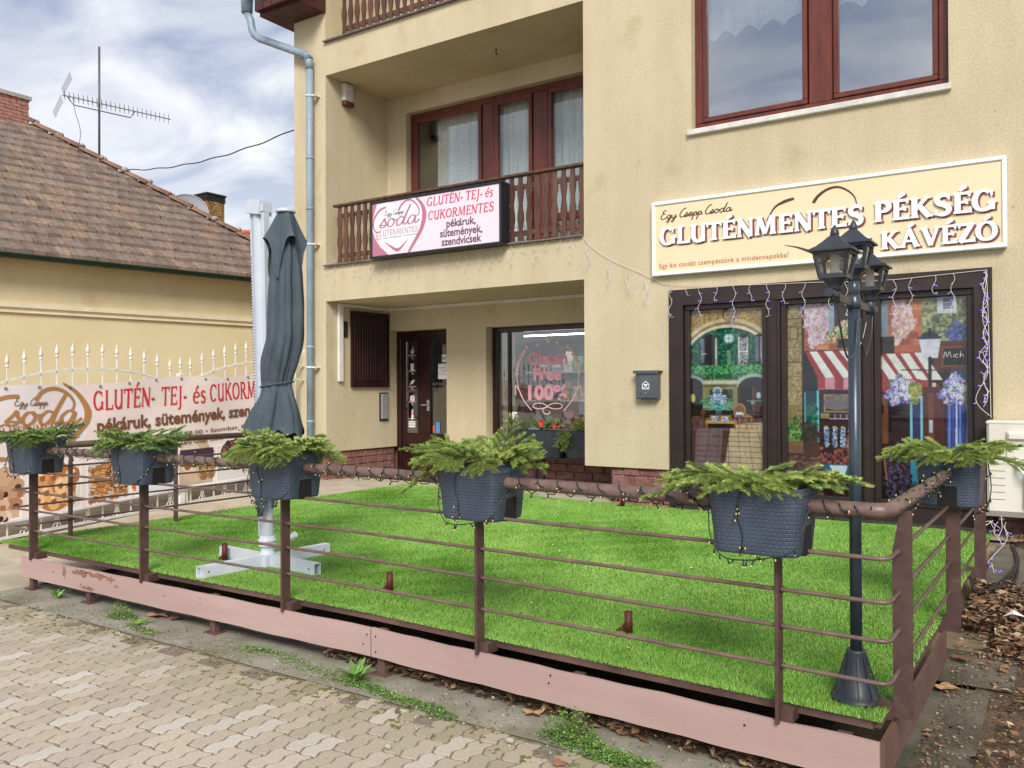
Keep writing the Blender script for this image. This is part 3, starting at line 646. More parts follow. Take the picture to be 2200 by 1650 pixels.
# serif capitals: strokes as (points, widths) in a box one unit high
def serif_glyph(ch, T, t, sf):
    S = []; R = lambda p, w_: S.append((p, w_))
    def stem(x, w_=None, y0=0, y1=1, top=True, bot=True):
        w_ = w_ or T; R([(x, y0), (x, y1)], [w_, w_])
        if top: R([(x-w_/2-sf, y1-t/2), (x+w_/2+sf, y1-t/2)], [t, t])
        if bot: R([(x-w_/2-sf, y0+t/2), (x+w_/2+sf, y0+t/2)], [t, t])
    def arc(cx, cy, rx, ry, a0, a1, n=18, lo=None, hi=None):
        lo = lo or t*1.15; hi = hi or T
        P = arcp(cx, cy, rx, ry, a0, a1, n); Wd = [lo+(hi-lo)*abs(math.cos(math.radians(a0+(a1-a0)*i/n))) for i in range(n+1)]; R(P, Wd)
    acc = {'É': 'E', 'Á': 'A', 'Ó': 'O', 'é': 'e'}
    b = acc.get(ch, ch); T2 = T*.9
    if b == 'G': arc(.46, .5, .36, .46, 48, 318); stem(.80, T2, .04, .44, top=True, bot=False); R([(.77, .94), (.79, .68)], [t*1.3, t*.8]); adv = .98
    elif b == 'C': arc(.46, .5, .36, .46, 45, 315); R([(.77, .95), (.79, .70)], [t*1.3, t*.8]); adv = .88
    elif b == 'O': arc(.50, .5, .40, .455, 0, 360, 28); adv = 1.0
    elif b == 'L': stem(.22); R([(.22, t/2), (.72, t/2)], [t*1.3, t*1.3]); R([(.73, .0), (.77, .27)], [t*2, t*.8]); adv = .80
    elif b == 'U':
        stem(.22, T, .30, 1, bot=False); arc(.50, .32, .28, .29, 180, 360, lo=t*1.6, hi=T); stem(.78, T*.85, .0, 1, bot=False); adv = .98
    elif b == 'T': stem(.42, top=False); R([(.04, 1-t*.6), (.80, 1-t*.6)], [t*1.4, t*1.4]); R([(.06, 1.0), (.03, .74)], [t*2, t*.8]); R([(.78, 1.0), (.81, .74)], [t*2, t*.8]); adv = .84
    elif b == 'E':
        stem(.22); R([(.22, 1-t*.6), (.70, 1-t*.6)], [t*1.3]*2); R([(.22, .52), (.60, .52)], [t*1.2]*2); R([(.22, t*.6), (.72, t*.6)], [t*1.3]*2)
        R([(.69, 1), (.71, .76)], [t*2, t*.8]); R([(.60, .63), (.60, .41)], [t*1.1]*2); R([(.71, 0), (.75, .26)], [t*2, t*.8]); adv = .80
    elif b == 'N': stem(.18, t*1.5); R([(.14, 1), (.80, .0)], [T*1.05, T*1.05]); stem(.82, t*1.5, .0, 1, bot=False); adv = 1.0
    elif b == 'M': R([(.12, 0), (.26, 1)], [t*1.6, t*1.6]); R([(.24, 1), (.56, .05)], [T, T*.9]); R([(.56, .05), (.90, 1)], [t*1.6]*2); stem(.98, T); R([(.02, t/2), (.26, t/2)], [t, t]); R([(.10, 1-t/2), (.3, 1-t/2)], [t, t]); adv = 1.22
    elif b == 'S':
        P = cat_rom([(.66, .80), (.62, .90), (.44, .965), (.24, .90), (.17, .74), (.26, .60), (.44, .51), (.62, .40), (.68, .25), (.60, .10), (.40, .035), (.20, .09), (.13, .22)], 5)
        n = len(P)-1; R(P, [t*1.2+(T*1.02-t*1.2)*max(0, math.sin(math.pi*i/n))**1.2 for i in range(n+1)]); R([(.66, .96), (.68, .72)], [t*1.3, t*.8]); R([(.14, .28), (.12, .03)], [t*.8, t*1.3]); adv = .80
    elif b == 'P': stem(.22); arc(.40, .73, .30, .235, 100, -100, lo=t*1.2); R([(.22, 1-t*.6), (.40, 1-t*.6)], [t*1.3]*2); R([(.22, .5), (.40, .5)], [t*1.2]*2); adv = .80
    elif b == 'R': stem(.22); arc(.40, .74, .28, .225, 100, -100, lo=t*1.2); R([(.22, 1-t*.6), (.40, 1-t*.6)], [t*1.3]*2); R([(.22, .515), (.42, .515)], [t*1.2]*2); R([(.42, .52), (.82, .02)], [T*.9, T]); R([(.74, t/2), (.98, t/2)], [t, t]); adv = .96
    elif b == 'K': stem(.20); R([(.26, .44), (.76, .98)], [t*1.6]*2); R([(.40, .58), (.84, .02)], [T*.95, T]); R([(.60, 1-t/2), (.90, 1-t/2)], [t, t]); R([(.72, t/2), (1.0, t/2)], [t, t]); adv = .98
    elif b == 'A': R([(.12, 0), (.46, 1)], [t*1.6]*2); R([(.44, 1), (.86, 0)], [T, T]); R([(.24, .34), (.66, .34)], [t*1.2]*2); R([(.0, t/2), (.28, t/2)], [t, t]); R([(.70, t/2), (1.02, t/2)], [t, t]); adv = 1.02
    elif b == 'V': R([(.16, 1), (.52, .02)], [T, T]); R([(.50, .0), (.86, 1)], [t*1.6]*2); R([(.0, 1-t/2), (.34, 1-t/2)], [t, t]); R([(.72, 1-t/2), (1.0, 1-t/2)], [t, t]); adv = .98
    elif b == 'Z': R([(.08, 1-t*.6), (.72, 1-t*.6)], [t*1.4]*2); R([(.70, 1), (.12, 0)], [T, T]); R([(.10, t*.6), (.76, t*.6)], [t*1.4]*2); R([(.09, 1), (.07, .76)], [t*2, t*.8]); R([(.75, 0), (.78, .26)], [t*2, t*.8]); adv = .84
    elif b == 'J': stem(.30, T, -.12, 1, bot=False); R([(.30, -.1), (.22, -.24), (.06, -.24)], [T*.9, t*1.6, t*1.8]); adv = .56
    elif b == '-': R([(.04, .36), (.36, .36)], [t*2]*2); adv = .42
    elif b == 'e': R([(.12, .37), (.54, .37)], [t*1.2]*2); arc(.34, .34, .25, .31, 8, 310, lo=t*1.2, hi=T*.9); adv = .64
    elif b == 's':
        P = cat_rom([(.44, .54), (.36, .65), (.18, .62), (.13, .48), (.28, .36), (.44, .24), (.40, .08), (.22, .02), (.09, .12)], 4); n = len(P)-1
        R(P, [t*1.2+(T*.85-t*1.2)*max(0, math.sin(math.pi*i/n)) for i in range(n+1)]); adv = .55
    else: adv = .4
    if ch in acc:
        c_ = adv*.5-.02 if ch != 'é' else .34; y_ = 1.06 if ch != 'é' else .74
        R([(c_-.08, y_), (c_+.16, y_+.22)], [t*1.1, T*.95]); R([(c_+.16, y_+.22), (c_+.19, y_+.245)], [T*.95, T*.45])
    return S, adv
def serif_text(F, s, u0, v0, width, height, T=.2, t=.075, sf=.05, track=.03, slant=0.0, du=0, dv=0):
    tot = 0; G = []
    for ch in s:
        if ch == ' ': tot += .38; continue
        S, a = serif_glyph(ch, T, t, sf); G.append((S, tot)); tot += a+track
    k = width/max(tot-track, .01)
    for S, x0 in G:
        for pts, ws in S:
            P = [(u0+du+(x0+x)*k+slant*y*height, v0+dv+y*height) for x, y in pts]
            # stroke widths keep the letter's own proportions in both directions
            q = []
            for i in range(len(pts)):
                a = pts[max(0, i-1)]; b = pts[min(len(pts)-1, i+1)]; d = Vector((b[0]-a[0], b[1]-a[1])); d = d.normalized() if d.length > 0 else Vector((1, 0))
                q.append(ws[i]*math.sqrt((d.y*k)**2+(d.x*height)**2))
            F.ribbon(P, q)
# sans lettering with Blender's own built-in font
def sans(name, s, place, u0, v0, width, height, m, parent, bold=0.0, slant=0.0, space=1.0):
    cu_ = bpy.data.curves.new(name, 'FONT'); cu_.body = s; cu_.size = 1.0; cu_.offset = bold; cu_.resolution_u = 3; cu_.space_character = space
    ob = bpy.data.objects.new(name, cu_); C.collection.objects.link(ob)
    me = bpy.data.meshes.new_from_object(ob.evaluated_get(bpy.context.evaluated_depsgraph_get()))
    bpy.data.objects.remove(ob); bpy.data.curves.remove(cu_)
    co = np.empty(len(me.vertices)*3); me.vertices.foreach_get('co', co); co = co.reshape(-1, 3)
    x0, x1 = co[:, 0].min(), co[:, 0].max(); y1 = co[:, 1].max(); y0 = min(0, co[:, 1].min()) if False else 0.0
    y0 = 0.0; sx = width/(x1-x0); sy = height/(y1-y0)
    off = base_of(parent); new = []
    for x, y, z in co:
        p = place(u0+(x-x0)*sx+slant*(y-y0)*sy, v0+(y-y0)*sy, 3e-4); new += [p[0]-off.x, p[1]-off.y, p[2]-off.z]
    me.vertices.foreach_set('co', new); me.materials.clear(); me.materials.append(m); me.update()
    o = bpy.data.objects.new(name, me); C.collection.objects.link(o); o.parent = parent; return o
# joined handwriting, one pen stroke per letter, x-height .45
SCRIPT = {
 'E': ([[(.52, .92), (.36, 1.0), (.20, .88), (.24, .70), (.40, .62), (.20, .58), (.06, .34), (.10, .10), (.30, .0), (.56, .12), (.66, .22)]], .60),
 'g': ([[(.42, .40), (.24, .45), (.08, .28), (.14, .06), (.30, .08), (.42, .40), (.38, .0), (.28, -.38), (.14, -.40), (.14, -.22), (.40, .04), (.58, .16)]], .50),
 'y': ([[(.04, .40), (.06, .14), (.18, .05), (.34, .16), (.42, .42), (.36, .0), (.24, -.38), (.10, -.38), (.14, -.18), (.40, .06), (.56, .18)]], .50),
 'C': ([[(.60, .96), (.52, 1.02), (.34, .92), (.12, .56), (.08, .22), (.22, .02), (.44, .08), (.56, .22)]], .50),
 's': ([[(.0, .12), (.18, .36), (.24, .48), (.28, .34), (.36, .16), (.24, .02), (.06, .04), (.10, .14), (.36, .12), (.48, .20)]], .40),
 'e': ([[(.02, .14), (.26, .24), (.30, .40), (.18, .46), (.06, .26), (.12, .04), (.30, .06), (.46, .20)]], .38),
 'p': ([[(.0, .16), (.14, .40), (.10, .0), (.02, -.40), (.06, -.30), (.14, .20), (.28, .44), (.40, .34), (.36, .08), (.20, .06), (.36, .08), (.54, .20)]], .46),
 'o': ([[(.30, .42), (.14, .42), (.04, .20), (.14, .02), (.32, .08), (.38, .30), (.28, .44), (.34, .34), (.56, .34)]], .48),
 'd': ([[(.40, .38), (.22, .46), (.04, .24), (.12, .02), (.30, .10), (.44, .44), (.66, 1.05), (.46, .40), (.42, .08), (.54, .06), (.68, .22)]], .60),
 'a': ([[(.40, .38), (.22, .46), (.04, .24), (.12, .02), (.30, .10), (.42, .42), (.40, .12), (.48, .04), (.64, .20)]], .54),
}
def script_text(F, s, u0, v0, width, height, pen, slant=.18, wmax=None):
    x = 0; parts = []
    for ch in s:
        if ch == ' ': x += .26; continue
        st, a = SCRIPT[ch]; parts.append((st, x)); x += a
    k = width/x
    for st, x0 in parts:
        for P in st:
            Q = cat_rom(P, 5); n = len(Q)-1
            Q = [(u0+(x0+px)*k+slant*py*height, v0+py*height) for px, py in Q]
            if wmax:
                ws = []
                for i in range(n+1):
                    a = Q[max(0, i-1)]; b = Q[min(n, i+1)]; d = Vector((b[0]-a[0], b[1]-a[1])); d = d.normalized() if d.length else Vector((1, 0))
                    ws.append(pen+(wmax-pen)*abs(d.y)**1.5)
            else: ws = pen
            F.ribbon(Q, ws)
def swoosh(F, P, wmax, w0=.1, w1=.1, peak=.5):
    Q = cat_rom(P, 10); n = len(Q)-1
    F.ribbon(Q, [wmax*(w0+(1-w0)*min(1, (i/n)/peak) if i/n < peak else w1+(1-w1)*(1-i/n)/(1-peak)) for i in range(n+1)])

# ------------------------------------------------------------------ the long cream sign
sg = thing('shop_sign', 'long cream sign with white raised lettering above the mural shop window', 'sign', (-2.27, 8.95, 2.93))
b = MB(); b.box((-3.985, 8.885, 2.945), (-.565, 8.948, 3.735)); b.build('panel', M['sign_cream'], sg)
b = MB(); frame_rect(b, -4.01, -.54, 2.925, 3.755, 8.868, 8.946, .038); b.build('frame', M['sign_white'], sg)
yp = 8.8835
pf = lambda u, v, n: (u, yp-n, v)
F = Flat(pf)
swoosh(F, [(-2.72, 3.40), (-2.63, 3.535), (-2.53, 3.585), (-2.43, 3.605)], .034, .25, .75, .7)
swoosh(F, [(-2.24, 3.535), (-2.19, 3.60), (-2.10, 3.655), (-2.0, 3.665), (-1.91, 3.62), (-1.845, 3.55), (-1.82, 3.46)], .034, .9, .25, .08)
swoosh(F, [(-2.53, 3.135), (-2.40, 3.10), (-2.28, 3.05), (-2.12, 2.99), (-1.98, 3.0), (-1.86, 3.06)], .04, .1, .2, .6)
script_text(F, 'Egy Csepp Csoda', -3.91, 3.555, .82, .095, .010, wmax=.013)
F.build('swash_lettering', M['ink_brown'], sg)
def raised(words, mside, mtop, nm):
    for (dx_, dz_, depth, m, name) in ((.017, -.014, .004, mside, nm[1]), (0, 0, .022, mtop, nm[0])):
        F = Flat(lambda u, v, n, D=depth: (u, yp-D-n*.5, v))
        for s_, u, v, w_, h_ in words: serif_text(F, s_, u, v, w_, h_, T=.26, t=.105, sf=.045, track=.02, du=dx_, dv=dz_)
        F.build(name, m, sg)
raised([('GLUTÉNMENTES', -3.905, 3.262, 2.15, .195), ('PÉKSÉG', -1.665, 3.27, 1.045, .195), ('ÉS', -1.985, 2.998, .30, .145), ('KÁVÉZÓ', -1.60, 2.998, .985, .175)], M['sign_brown'], M['sign_white'], ('lettering', 'letter_shadow'))
sans('slogan_lettering', 'Egy kis csodát csempészünk a mindennapokba!', pf, -3.92, 3.01, 1.43, .052, M['ink_red'], sg, bold=.012, space=1.12)

# ------------------------------------------------------------------ light box on the balcony
lb = thing('light_box_sign', 'pink and white light box with heart logo hung on the balcony parapet', 'sign', (-7.08, 8.86, 3.48))
b = MB(); frame_rect(b, -8.185, -5.985, 3.475, 4.265, 8.752, 8.955, .032); b.box((-8.15, 8.90, 3.508), (-6.018, 8.95, 4.232)); b.build('casing', M['box_black'], lb)
b = MB(); b.box((-8.152, 8.768, 3.508), (-6.018, 8.80, 4.232)); b.build('face', M['box_pink'], lb)
for x in (-7.95, -6.3): b = MB(); b.box((x, 8.94, 3.6), (x+.04, 8.985, 4.15)); b.build('bracket', M['zinc'], lb)
pb = lambda u, v, n: (u, 8.7665-n, v)
hp = cat_rom([(-7.70, 3.53), (-7.93, 3.66), (-8.10, 3.85), (-8.12, 4.02), (-8.02, 4.20), (-7.84, 4.225), (-7.68, 4.14), (-7.56, 4.225), (-7.36, 4.225), (-7.245, 4.05), (-7.28, 3.85), (-7.45, 3.64), (-7.70, 3.53)], 6)
F = Flat(pb); F.shape([(-7.70, 3.512), *[(x, z) for x, z in hp[4:-4]]]); F.build('heart', M['box_heart'], lb)
F = Flat(lambda u, v, n: (u, 8.7655-n, v))
F.shape([(-8.148, 4.228), (-8.07, 4.228), (-8.12, 4.10), (-8.148, 4.0)]); F.shape([(-8.148, 3.86), (-8.10, 3.74), (-8.0, 3.62), (-7.86, 3.512), (-8.148, 3.512)])
swoosh(F, [(-7.37, 4.228), (-7.27, 4.13), (-7.225, 3.99), (-7.27, 3.82), (-7.38, 3.66), (-7.50, 3.514)], .075, .3, .45, .4)
swoosh(F, [(-7.90, 4.165), (-8.02, 4.13), (-8.12, 4.02), (-8.13, 3.90), (-8.06, 3.83), (-7.98, 3.855)], .035, .7, .3, .2)
swoosh(F, [(-7.68, 4.09), (-7.60, 4.18), (-7.48, 4.215), (-7.36, 4.14), (-7.31, 4.04), (-7.345, 3.98)], .032, .9, .5, .1)
swoosh(F, [(-7.93, 3.69), (-7.82, 3.62), (-7.70, 3.56), (-7.60, 3.61), (-7.51, 3.69)], .05, .1, .1, .5)
script_text(F, 'soda', -8.03, 3.885, .68, .26, .014, slant=.2, wmax=.030)
serif_text(F, 'GLUTENMENTES', -8.09, 3.772, .76, .078, T=.14, t=.06, sf=.05)
F.build('logo', M['ink_rose'], lb)
F = Flat(lambda u, v, n: (u, 8.7650-n, v)); script_text(F, 'Egy Csepp', -7.93, 4.045, .34, .07, .008); F.build('logo_script', M['ink_grey'], lb)
sans('tagline_lettering', 'Egy kis csodát csempészünk a mindennapokba', lambda u, v, n: (u, 8.765-n, v), -8.09, 3.735, .76, .022, M['ink_grey'], lb)
F = Flat(lambda u, v, n: (u, 8.7655-n, v))
serif_text(F, 'GLUTÉN- TEJ- és', -7.185, 4.085, 1.07, .118, T=.17, t=.07, sf=.05, slant=.12)
serif_text(F, 'CUKORMENTES', -7.165, 3.90, 1.06, .118, T=.17, t=.07, sf=.05, slant=.12)
F.build('headline_lettering', M['ink_crimson'], lb)
pq = lambda u, v, n: (u, 8.7655-n, v)
for s_, u, v, w_, h_ in (('pékáruk,', -6.855, 3.775, .47, .10), ('sütemények,', -6.96, 3.655, .68, .10), ('szendvicsek', -6.935, 3.54, .64, .10)):
    sans('lettering', s_, pq, u, v, w_, h_, M['ink_plum'], lb, bold=.022)

# ------------------------------------------------------------------ painting helpers for printed pictures
class Paint:
    def __init__(s, w_, h_, col, vs=1.0):
        s.vs = vs; s.w, s.h = w_, h_; s.a = np.empty((h_, w_, 3)); s.a[:] = lin(*col); s.r = np.random.default_rng(5)
        yy, xx = np.mgrid[0:h_, 0:w_]; s.x = (xx+.5)/w_; s.y = (yy+.5)/h_*vs
    def put(s, m, col, al=1.0): s.a[m] = s.a[m]*(1-al)+np.array(lin(*col))*al
    def rect(s, x0, y0, x1, y1, col, al=1.0): s.put((s.x >= x0) & (s.x < x1) & (s.y >= y0) & (s.y < y1), col, al)
    def ell(s, cx, cy, rx, ry, col, al=1.0, inner=None, ymax=None, ymin=None):
        d = ((s.x-cx)/rx)**2+((s.y-cy)/ry)**2; m = d < 1
        if inner: m &= d > inner**2
        if ymax is not None: m &= s.y < ymax
        if ymin is not None: m &= s.y > ymin
        s.put(m, col, al)
    def pol(s, P, col, al=1.0):
        m = np.zeros(s.x.shape, bool); j = len(P)-1
        for i in range(len(P)):
            xi, yi = P[i]; xj, yj = P[j]
            if yi != yj: m ^= ((yi > s.y) != (yj > s.y)) & (s.x < (xj-xi)*(s.y-yi)/(yj-yi)+xi)
            j = i
        s.put(m, col, al)
    def line(s, x0, y0, x1, y1, w_, col, al=1.0):
        asp = s.w/s.h*s.vs; dx_, dy_ = (x1-x0)*asp, y1-y0; L_ = max(1e-9, dx_*dx_+dy_*dy_)
        t_ = np.clip(((s.x-x0)*asp*dx_+(s.y-y0)*dy_)/L_, 0, 1); d = ((s.x-x0)*asp-t_*dx_)**2+((s.y-y0)-t_*dy_)**2; s.put(d < (w_/2)**2, col, al)
    fine = 1.0
    def dabs(s, x0, y0, x1, y1, n, r, cols, asp=1.0, mask=None, g=False):
        A = s.w/s.h*s.vs; n = int(n*s.fine**2*.8); r = r/s.fine
        for _ in range(n):
            cx, cy = s.r.uniform(x0, x1), s.r.uniform(y0, y1); q = r*s.r.uniform(.5, 1.3)
            if g: a_ = s.r.uniform(0, 6.283); k_ = s.r.uniform(0, 1)**.6*(1+.18*math.sin(3*a_+x0*9)+.12*math.sin(7*a_)); cx, cy = (x0+x1)/2+(x1-x0)*.56*k_*math.cos(a_), (y0+y1)/2+(y1-y0)*.56*k_*math.sin(a_)
            i0, i1 = int((cx-q/A)*s.w), int((cx+q/A)*s.w)+1; j0, j1 = int((cy-q*asp)*s.h/s.vs), int((cy+q*asp)*s.h/s.vs)+1
            i0, j0 = max(0, i0), max(0, j0); sl_ = (slice(j0, max(j0, j1)), slice(i0, max(i0, i1)))
            m = ((s.x[sl_]-cx)*A/q)**2+((s.y[sl_]-cy)/(q*asp))**2 < 1
            if mask is not None: m &= mask[sl_]
            s.a[sl_][m] = np.array(lin(*cols[s.r.integers(len(cols))]))
    def mottle(s, k=.12):
        n = np.zeros((s.h, s.w)); 
        for d in (5, 11, 23):
            g_ = s.r.normal(size=(s.h//d+2, s.w//d+2)); gy = np.arange(s.h)/d; gx = np.arange(s.w)/d
            y0 = gy.astype(int); x0 = gx.astype(int); fy = (gy-y0)[:, None]; fx = (gx-x0)[None]
            n += (g_[y0][:, x0]*(1-fy)*(1-fx)+g_[y0+1][:, x0]*fy*(1-fx)+g_[y0][:, x0+1]*(1-fy)*fx+g_[y0+1][:, x0+1]*fy*fx)
        s.a *= np.clip(1+k*n[..., None]*.6, .3, 1.8)
def _deepen(s, g=1.15, k=1.15):
    s.mottle(.10); q = np.pad(s.a, ((1, 1), (1, 1), (0, 0)), 'edge'); s.a = .4*s.a+.15*(q[:-2, 1:-1]+q[2:, 1:-1]+q[1:-1, :-2]+q[1:-1, 2:]); s.a *= np.clip(1+.07*s.r.normal(size=s.a.shape[:2])[..., None], .4, 1.6)
    lum = s.a.mean(2, keepdims=True); s.a = (lum+(s.a-lum)*.86); s.a = np.clip(k*np.clip(s.a, 0, 1)**g, 0, .9)
Paint.deepen = _deepen
def canvas_mesh(name, P, place, m, parent):
    """one printed sheet: a fine grid whose points carry the print's colours"""
    h_, w_ = P.a.shape[:2]; gx = np.linspace(0, 1, w_); gy = np.linspace(0, 1, h_); U, V = np.meshgrid(gx, gy)
    verts = place(U.ravel(), V.ravel()); idx = np.arange(h_*w_).reshape(h_, w_)
    f_ = np.stack([idx[:-1, :-1], idx[1:, :-1], idx[1:, 1:], idx[:-1, 1:]], -1).reshape(-1, 4)
    return np_mesh(name, verts, f_, m, parent, col=np.clip(P.a.reshape(-1, 3), 0, 1), smooth=True)

# ---- three printed panes of the shop front: a painted old-town courtyard and café street
GREENS = [(24, 92, 78), (38, 122, 96), (16, 66, 60), (70, 150, 104), (30, 104, 70)]
Paint.fine = 1.9
p = Paint(150, 360, (24, 60, 58), 1.25)
p.rect(0, 0, 1, .30, (186, 152, 88)); p.dabs(0, 0, 1, .2, 260, .012, [(166, 128, 70), (200, 168, 104), (150, 112, 62)])
p.ell(.5, .36, .66, .29, (214, 190, 150)); p.ell(.5, .365, .62, .27, (166, 130, 76)); p.ell(.5, .37, .60, .255, (226, 212, 190)); p.ell(.5, .375, .575, .24, (28, 34, 48))
p.rect(0, .26, 1, .48, (26, 66, 60)); p.ell(.5, .33, .46, .19, (26, 70, 62))
arch = ((p.x-.5)/.56)**2+((p.y-.37)/.235)**2 < 1
p.dabs(0, .13, 1, .48, 900, .014, GREENS, mask=arch | (p.y > .3))
p.ell(.54, .045, .10, .048, (120, 92, 70)); p.ell(.54, .05, .075, .04, (196, 168, 134)); p.rect(.49, .045, .53, .052, (90, 64, 50)); p.rect(.56, .045, .60, .052, (90, 64, 50)); p.rect(.52, .068, .57, .073, (150, 96, 80))
for x0, x1 in ((.15, .37), (.66, .79), (.88, .98)):
    p.rect(x0, .205, x1, .40, (52, 36, 44)); p.ell((x0+x1)/2, .205, (x1-x0)/2, .02, (52, 36, 44))
    p.rect(x0, .205, x0+.045, .37, (120, 118, 150)); p.rect(x1-.03, .205, x1, .40, (214, 196, 200))
p.rect(.655, .20, .675, .40, (222, 206, 206)); p.rect(.68, .215, .775, .38, (112, 104, 112)); p.dabs(.68, .215, .775, .40, 160, .008, [(220, 214, 216), (70, 62, 72), (150, 144, 150)])
p.rect(.66, .30, .79, .305, (226, 212, 212)); p.rect(.15, .31, .22, .315, (200, 196, 206))
p.ell(.53, .21, .07, .034, (150, 190, 190)); p.ell(.53, .21, .055, .027, (222, 238, 236)); p.line(.53, .17, .53, .245, .004, (40, 50, 54)); p.line(.47, .21, .59, .21, .003, (70, 90, 92)); p.line(.53, .24, .53, .27, .008, (60, 70, 70))
p.pol([(.50, .29), (.55, .29), (.56, .41), (.51, .41)], (126, 160, 132))
p.rect(.12, .35, .40, .352, (30, 26, 34)); 
for k in range(14): p.line(.13+k*.02, .35, .13+k*.02, .405, .0025, (30, 26, 34)); p.line(.64+k*.024, .35, .64+k*.024, .405, .0025, (30, 26, 34))
p.rect(0, .41, 1, .47, (40, 116, 84)); p.dabs(0, .395, 1, .475, 650, .012, [(46, 138, 98), (82, 170, 110), (26, 92, 72), (126, 190, 104)])
p.rect(0, .465, 1, .56, (176, 164, 96)); p.dabs(0, .455, 1, .49, 160, .011, GREENS)
p.ell(.02, .56, .20, .10, (176, 174, 172)); p.ell(.02, .565, .165, .085, (40, 40, 52)); p.ell(.86, .555, .27, .10, (184, 182, 180)); p.ell(.87, .565, .23, .09, (58, 52, 62))
p.rect(0, .545, .17, .74, (60, 32, 30)); p.rect(.02, .58, .13, .70, (34, 30, 34)); p.ell(.03, .62, .03, .03, (214, 196, 90))
p.rect(.17, .50, .66, .52, (206, 204, 186)); p.rect(.17, .52, .64, .70, (156, 148, 96)); p.rect(.17, .53, .62, .54, (100, 94, 66)); p.rect(.26, .56, .58, .64, (86, 80, 72))
p.rect(.64, .55, 1, .75, (88, 44, 38)); p.rect(.68, .545, .84, .72, (44, 36, 40)); p.rect(.845, .545, .855, .73, (170, 104, 78)); p.rect(.88, .555, .99, .66, (56, 46, 50)); p.ell(.92, .60, .03, .022, (190, 204, 208)); p.rect(.76, .635, .99, .64, (120, 190, 170)); p.rect(.83, .64, .84, .66, (230, 210, 190)); p.rect(.86, .64, .87, .66, (230, 210, 190))
for k in range(40):
    a = math.pi*(.08+.84*k/39); p.line(.36, .635, .36+.25*math.cos(a), .66-.075*math.sin(a)+.02*abs(math.cos(a*3)), .004, [(60, 150, 110), (120, 190, 130), (30, 104, 90)][k % 3])
p.ell(.37, .575, .065, .035, (206, 220, 236), .8); p.ell(.37, .575, .04, .022, (120, 140, 176)); p.rect(.30, .575, .45, .585, (90, 96, 120)); p.rect(.27, .60, .49, .61, (210, 224, 240)); p.dabs(.28, .60, .48, .66, 260, .007, [(220, 230, 244), (140, 160, 196), (90, 110, 150), (180, 196, 224)]); p.rect(.34, .64, .42, .73, (60, 84, 110)); p.dabs(.34, .64, .43, .73, 90, .006, [(190, 210, 236), (70, 110, 120)])
for cx in (.30, .45):
    for k in range(16):
        a = math.pi*2*k/16; p.line(cx+.02, .685, cx+.13*math.cos(a), .68+.035*math.sin(a), .005, [(70, 190, 180), (30, 120, 110), (140, 214, 190)][k % 3])
p.rect(0, .755, 1, 1.3, (104, 66, 62)); p.rect(0, .70, 1, .76, (66, 40, 40), .65)
p.dabs(0, .76, 1, .84, 160, .02, [(120, 78, 70), (140, 96, 84), (96, 62, 66), (130, 104, 120)], asp=.5)
p.pol([(.55, .80), (1, .78), (1, 1.3), (.4, 1.3)], (206, 180, 146)); p.pol([(.08, .84), (.45, .82), (.36, 1.3), (.0, 1.3)], (136, 108, 112))
for k in range(15): p.line(0, .80+k*(.026+.0008*k), 1, .795+k*(.027+.0008*k), .003, (84, 54, 54))
for k in range(9): p.line(.02+k*.125, .80, -.25+k*.19, 1.3, .003, (90, 60, 58))
TAN = (190, 126, 58)
p.ell(.67, .705, .085, .05, TAN); p.ell(.67, .71, .065, .042, (150, 92, 40)); p.rect(.60, .735, .80, .75, (206, 150, 84)); p.rect(.62, .715, .72, .735, (236, 232, 226)); p.rect(.63, .733, .71, .75, (70, 100, 190))
for x in (.66, .74, .82): p.line(x, .74, x+.01, .82, .008, TAN)
p.line(.72, .72, .84, .75, .009, TAN); p.line(.64, .825, .86, .825, .007, TAN)
p.ell(.17, .72, .035, .022, (130, 74, 40)); p.rect(.03, .745, .19, .752, (150, 88, 48)); 
for x in (.05, .12, .18): p.line(x, .745, x, .82, .007, (130, 74, 40))
p.rect(.26, .735, .56, .785, (166, 116, 52)); p.rect(.21, .775, .63, .795, (214, 166, 84)); p.rect(.29, .745, .38, .778, (232, 230, 232)); p.rect(.43, .745, .52, .778, (232, 230, 232)); p.dabs(.29, .752, .38, .778, 40, .007, [(60, 90, 180), (220, 224, 236)]); p.dabs(.43, .752, .52, .778, 40, .007, [(60, 90, 180), (220, 224, 236)])
for x in (.22, .61): p.line(x, .765, x, .835, .008, TAN)
p.rect(.24, .795, .60, .825, (58, 44, 36)); p.deepen(); mp_o = canvas_mesh('printed_pane', p, lambda U, V: np.stack([-3.612+.820*U, np.full_like(U, 9.030), 2.534-1.976*V], 1), M['mural'], sfo)

def brickwall(p, x0, y0, x1, y1):
    p.rect(x0, y0, x1, y1, (190, 110, 74)); k = 0; y = y0
    while y < y1:
        x = x0-(.09 if k % 2 else 0)
        while x < x1: p.rect(max(x, x0)+.006, y+.002, min(x+.17, x1), min(y+.030, y1), [(206, 122, 80), (186, 98, 66), (214, 138, 96), (172, 86, 60)][p.r.integers(4)]); x += .18
        y += .034; k += 1
p = Paint(130, 360, (44, 26, 34), 1.25); brickwall(p, .24, 0, 1, .31)
p.dabs(.27, .0, .62, .25, 420, .016, [(226, 196, 206), (214, 180, 196), (236, 214, 218), (200, 160, 176)], g=True); p.rect(.60, 0, .68, .21, (150, 170, 190)); p.rect(.68, .0, 1, .16, (96, 52, 46)); p.rect(.72, .02, .98, .15, (66, 36, 38))
p.dabs(.63, .15, 1, .27, 320, .013, [(120, 150, 90), (190, 200, 120), (60, 100, 60), (224, 130, 100), (230, 214, 190)], g=True); p.rect(.72, .24, 1, .30, (60, 36, 34))
p.rect(0, 0, .205, .80, (176, 150, 98))
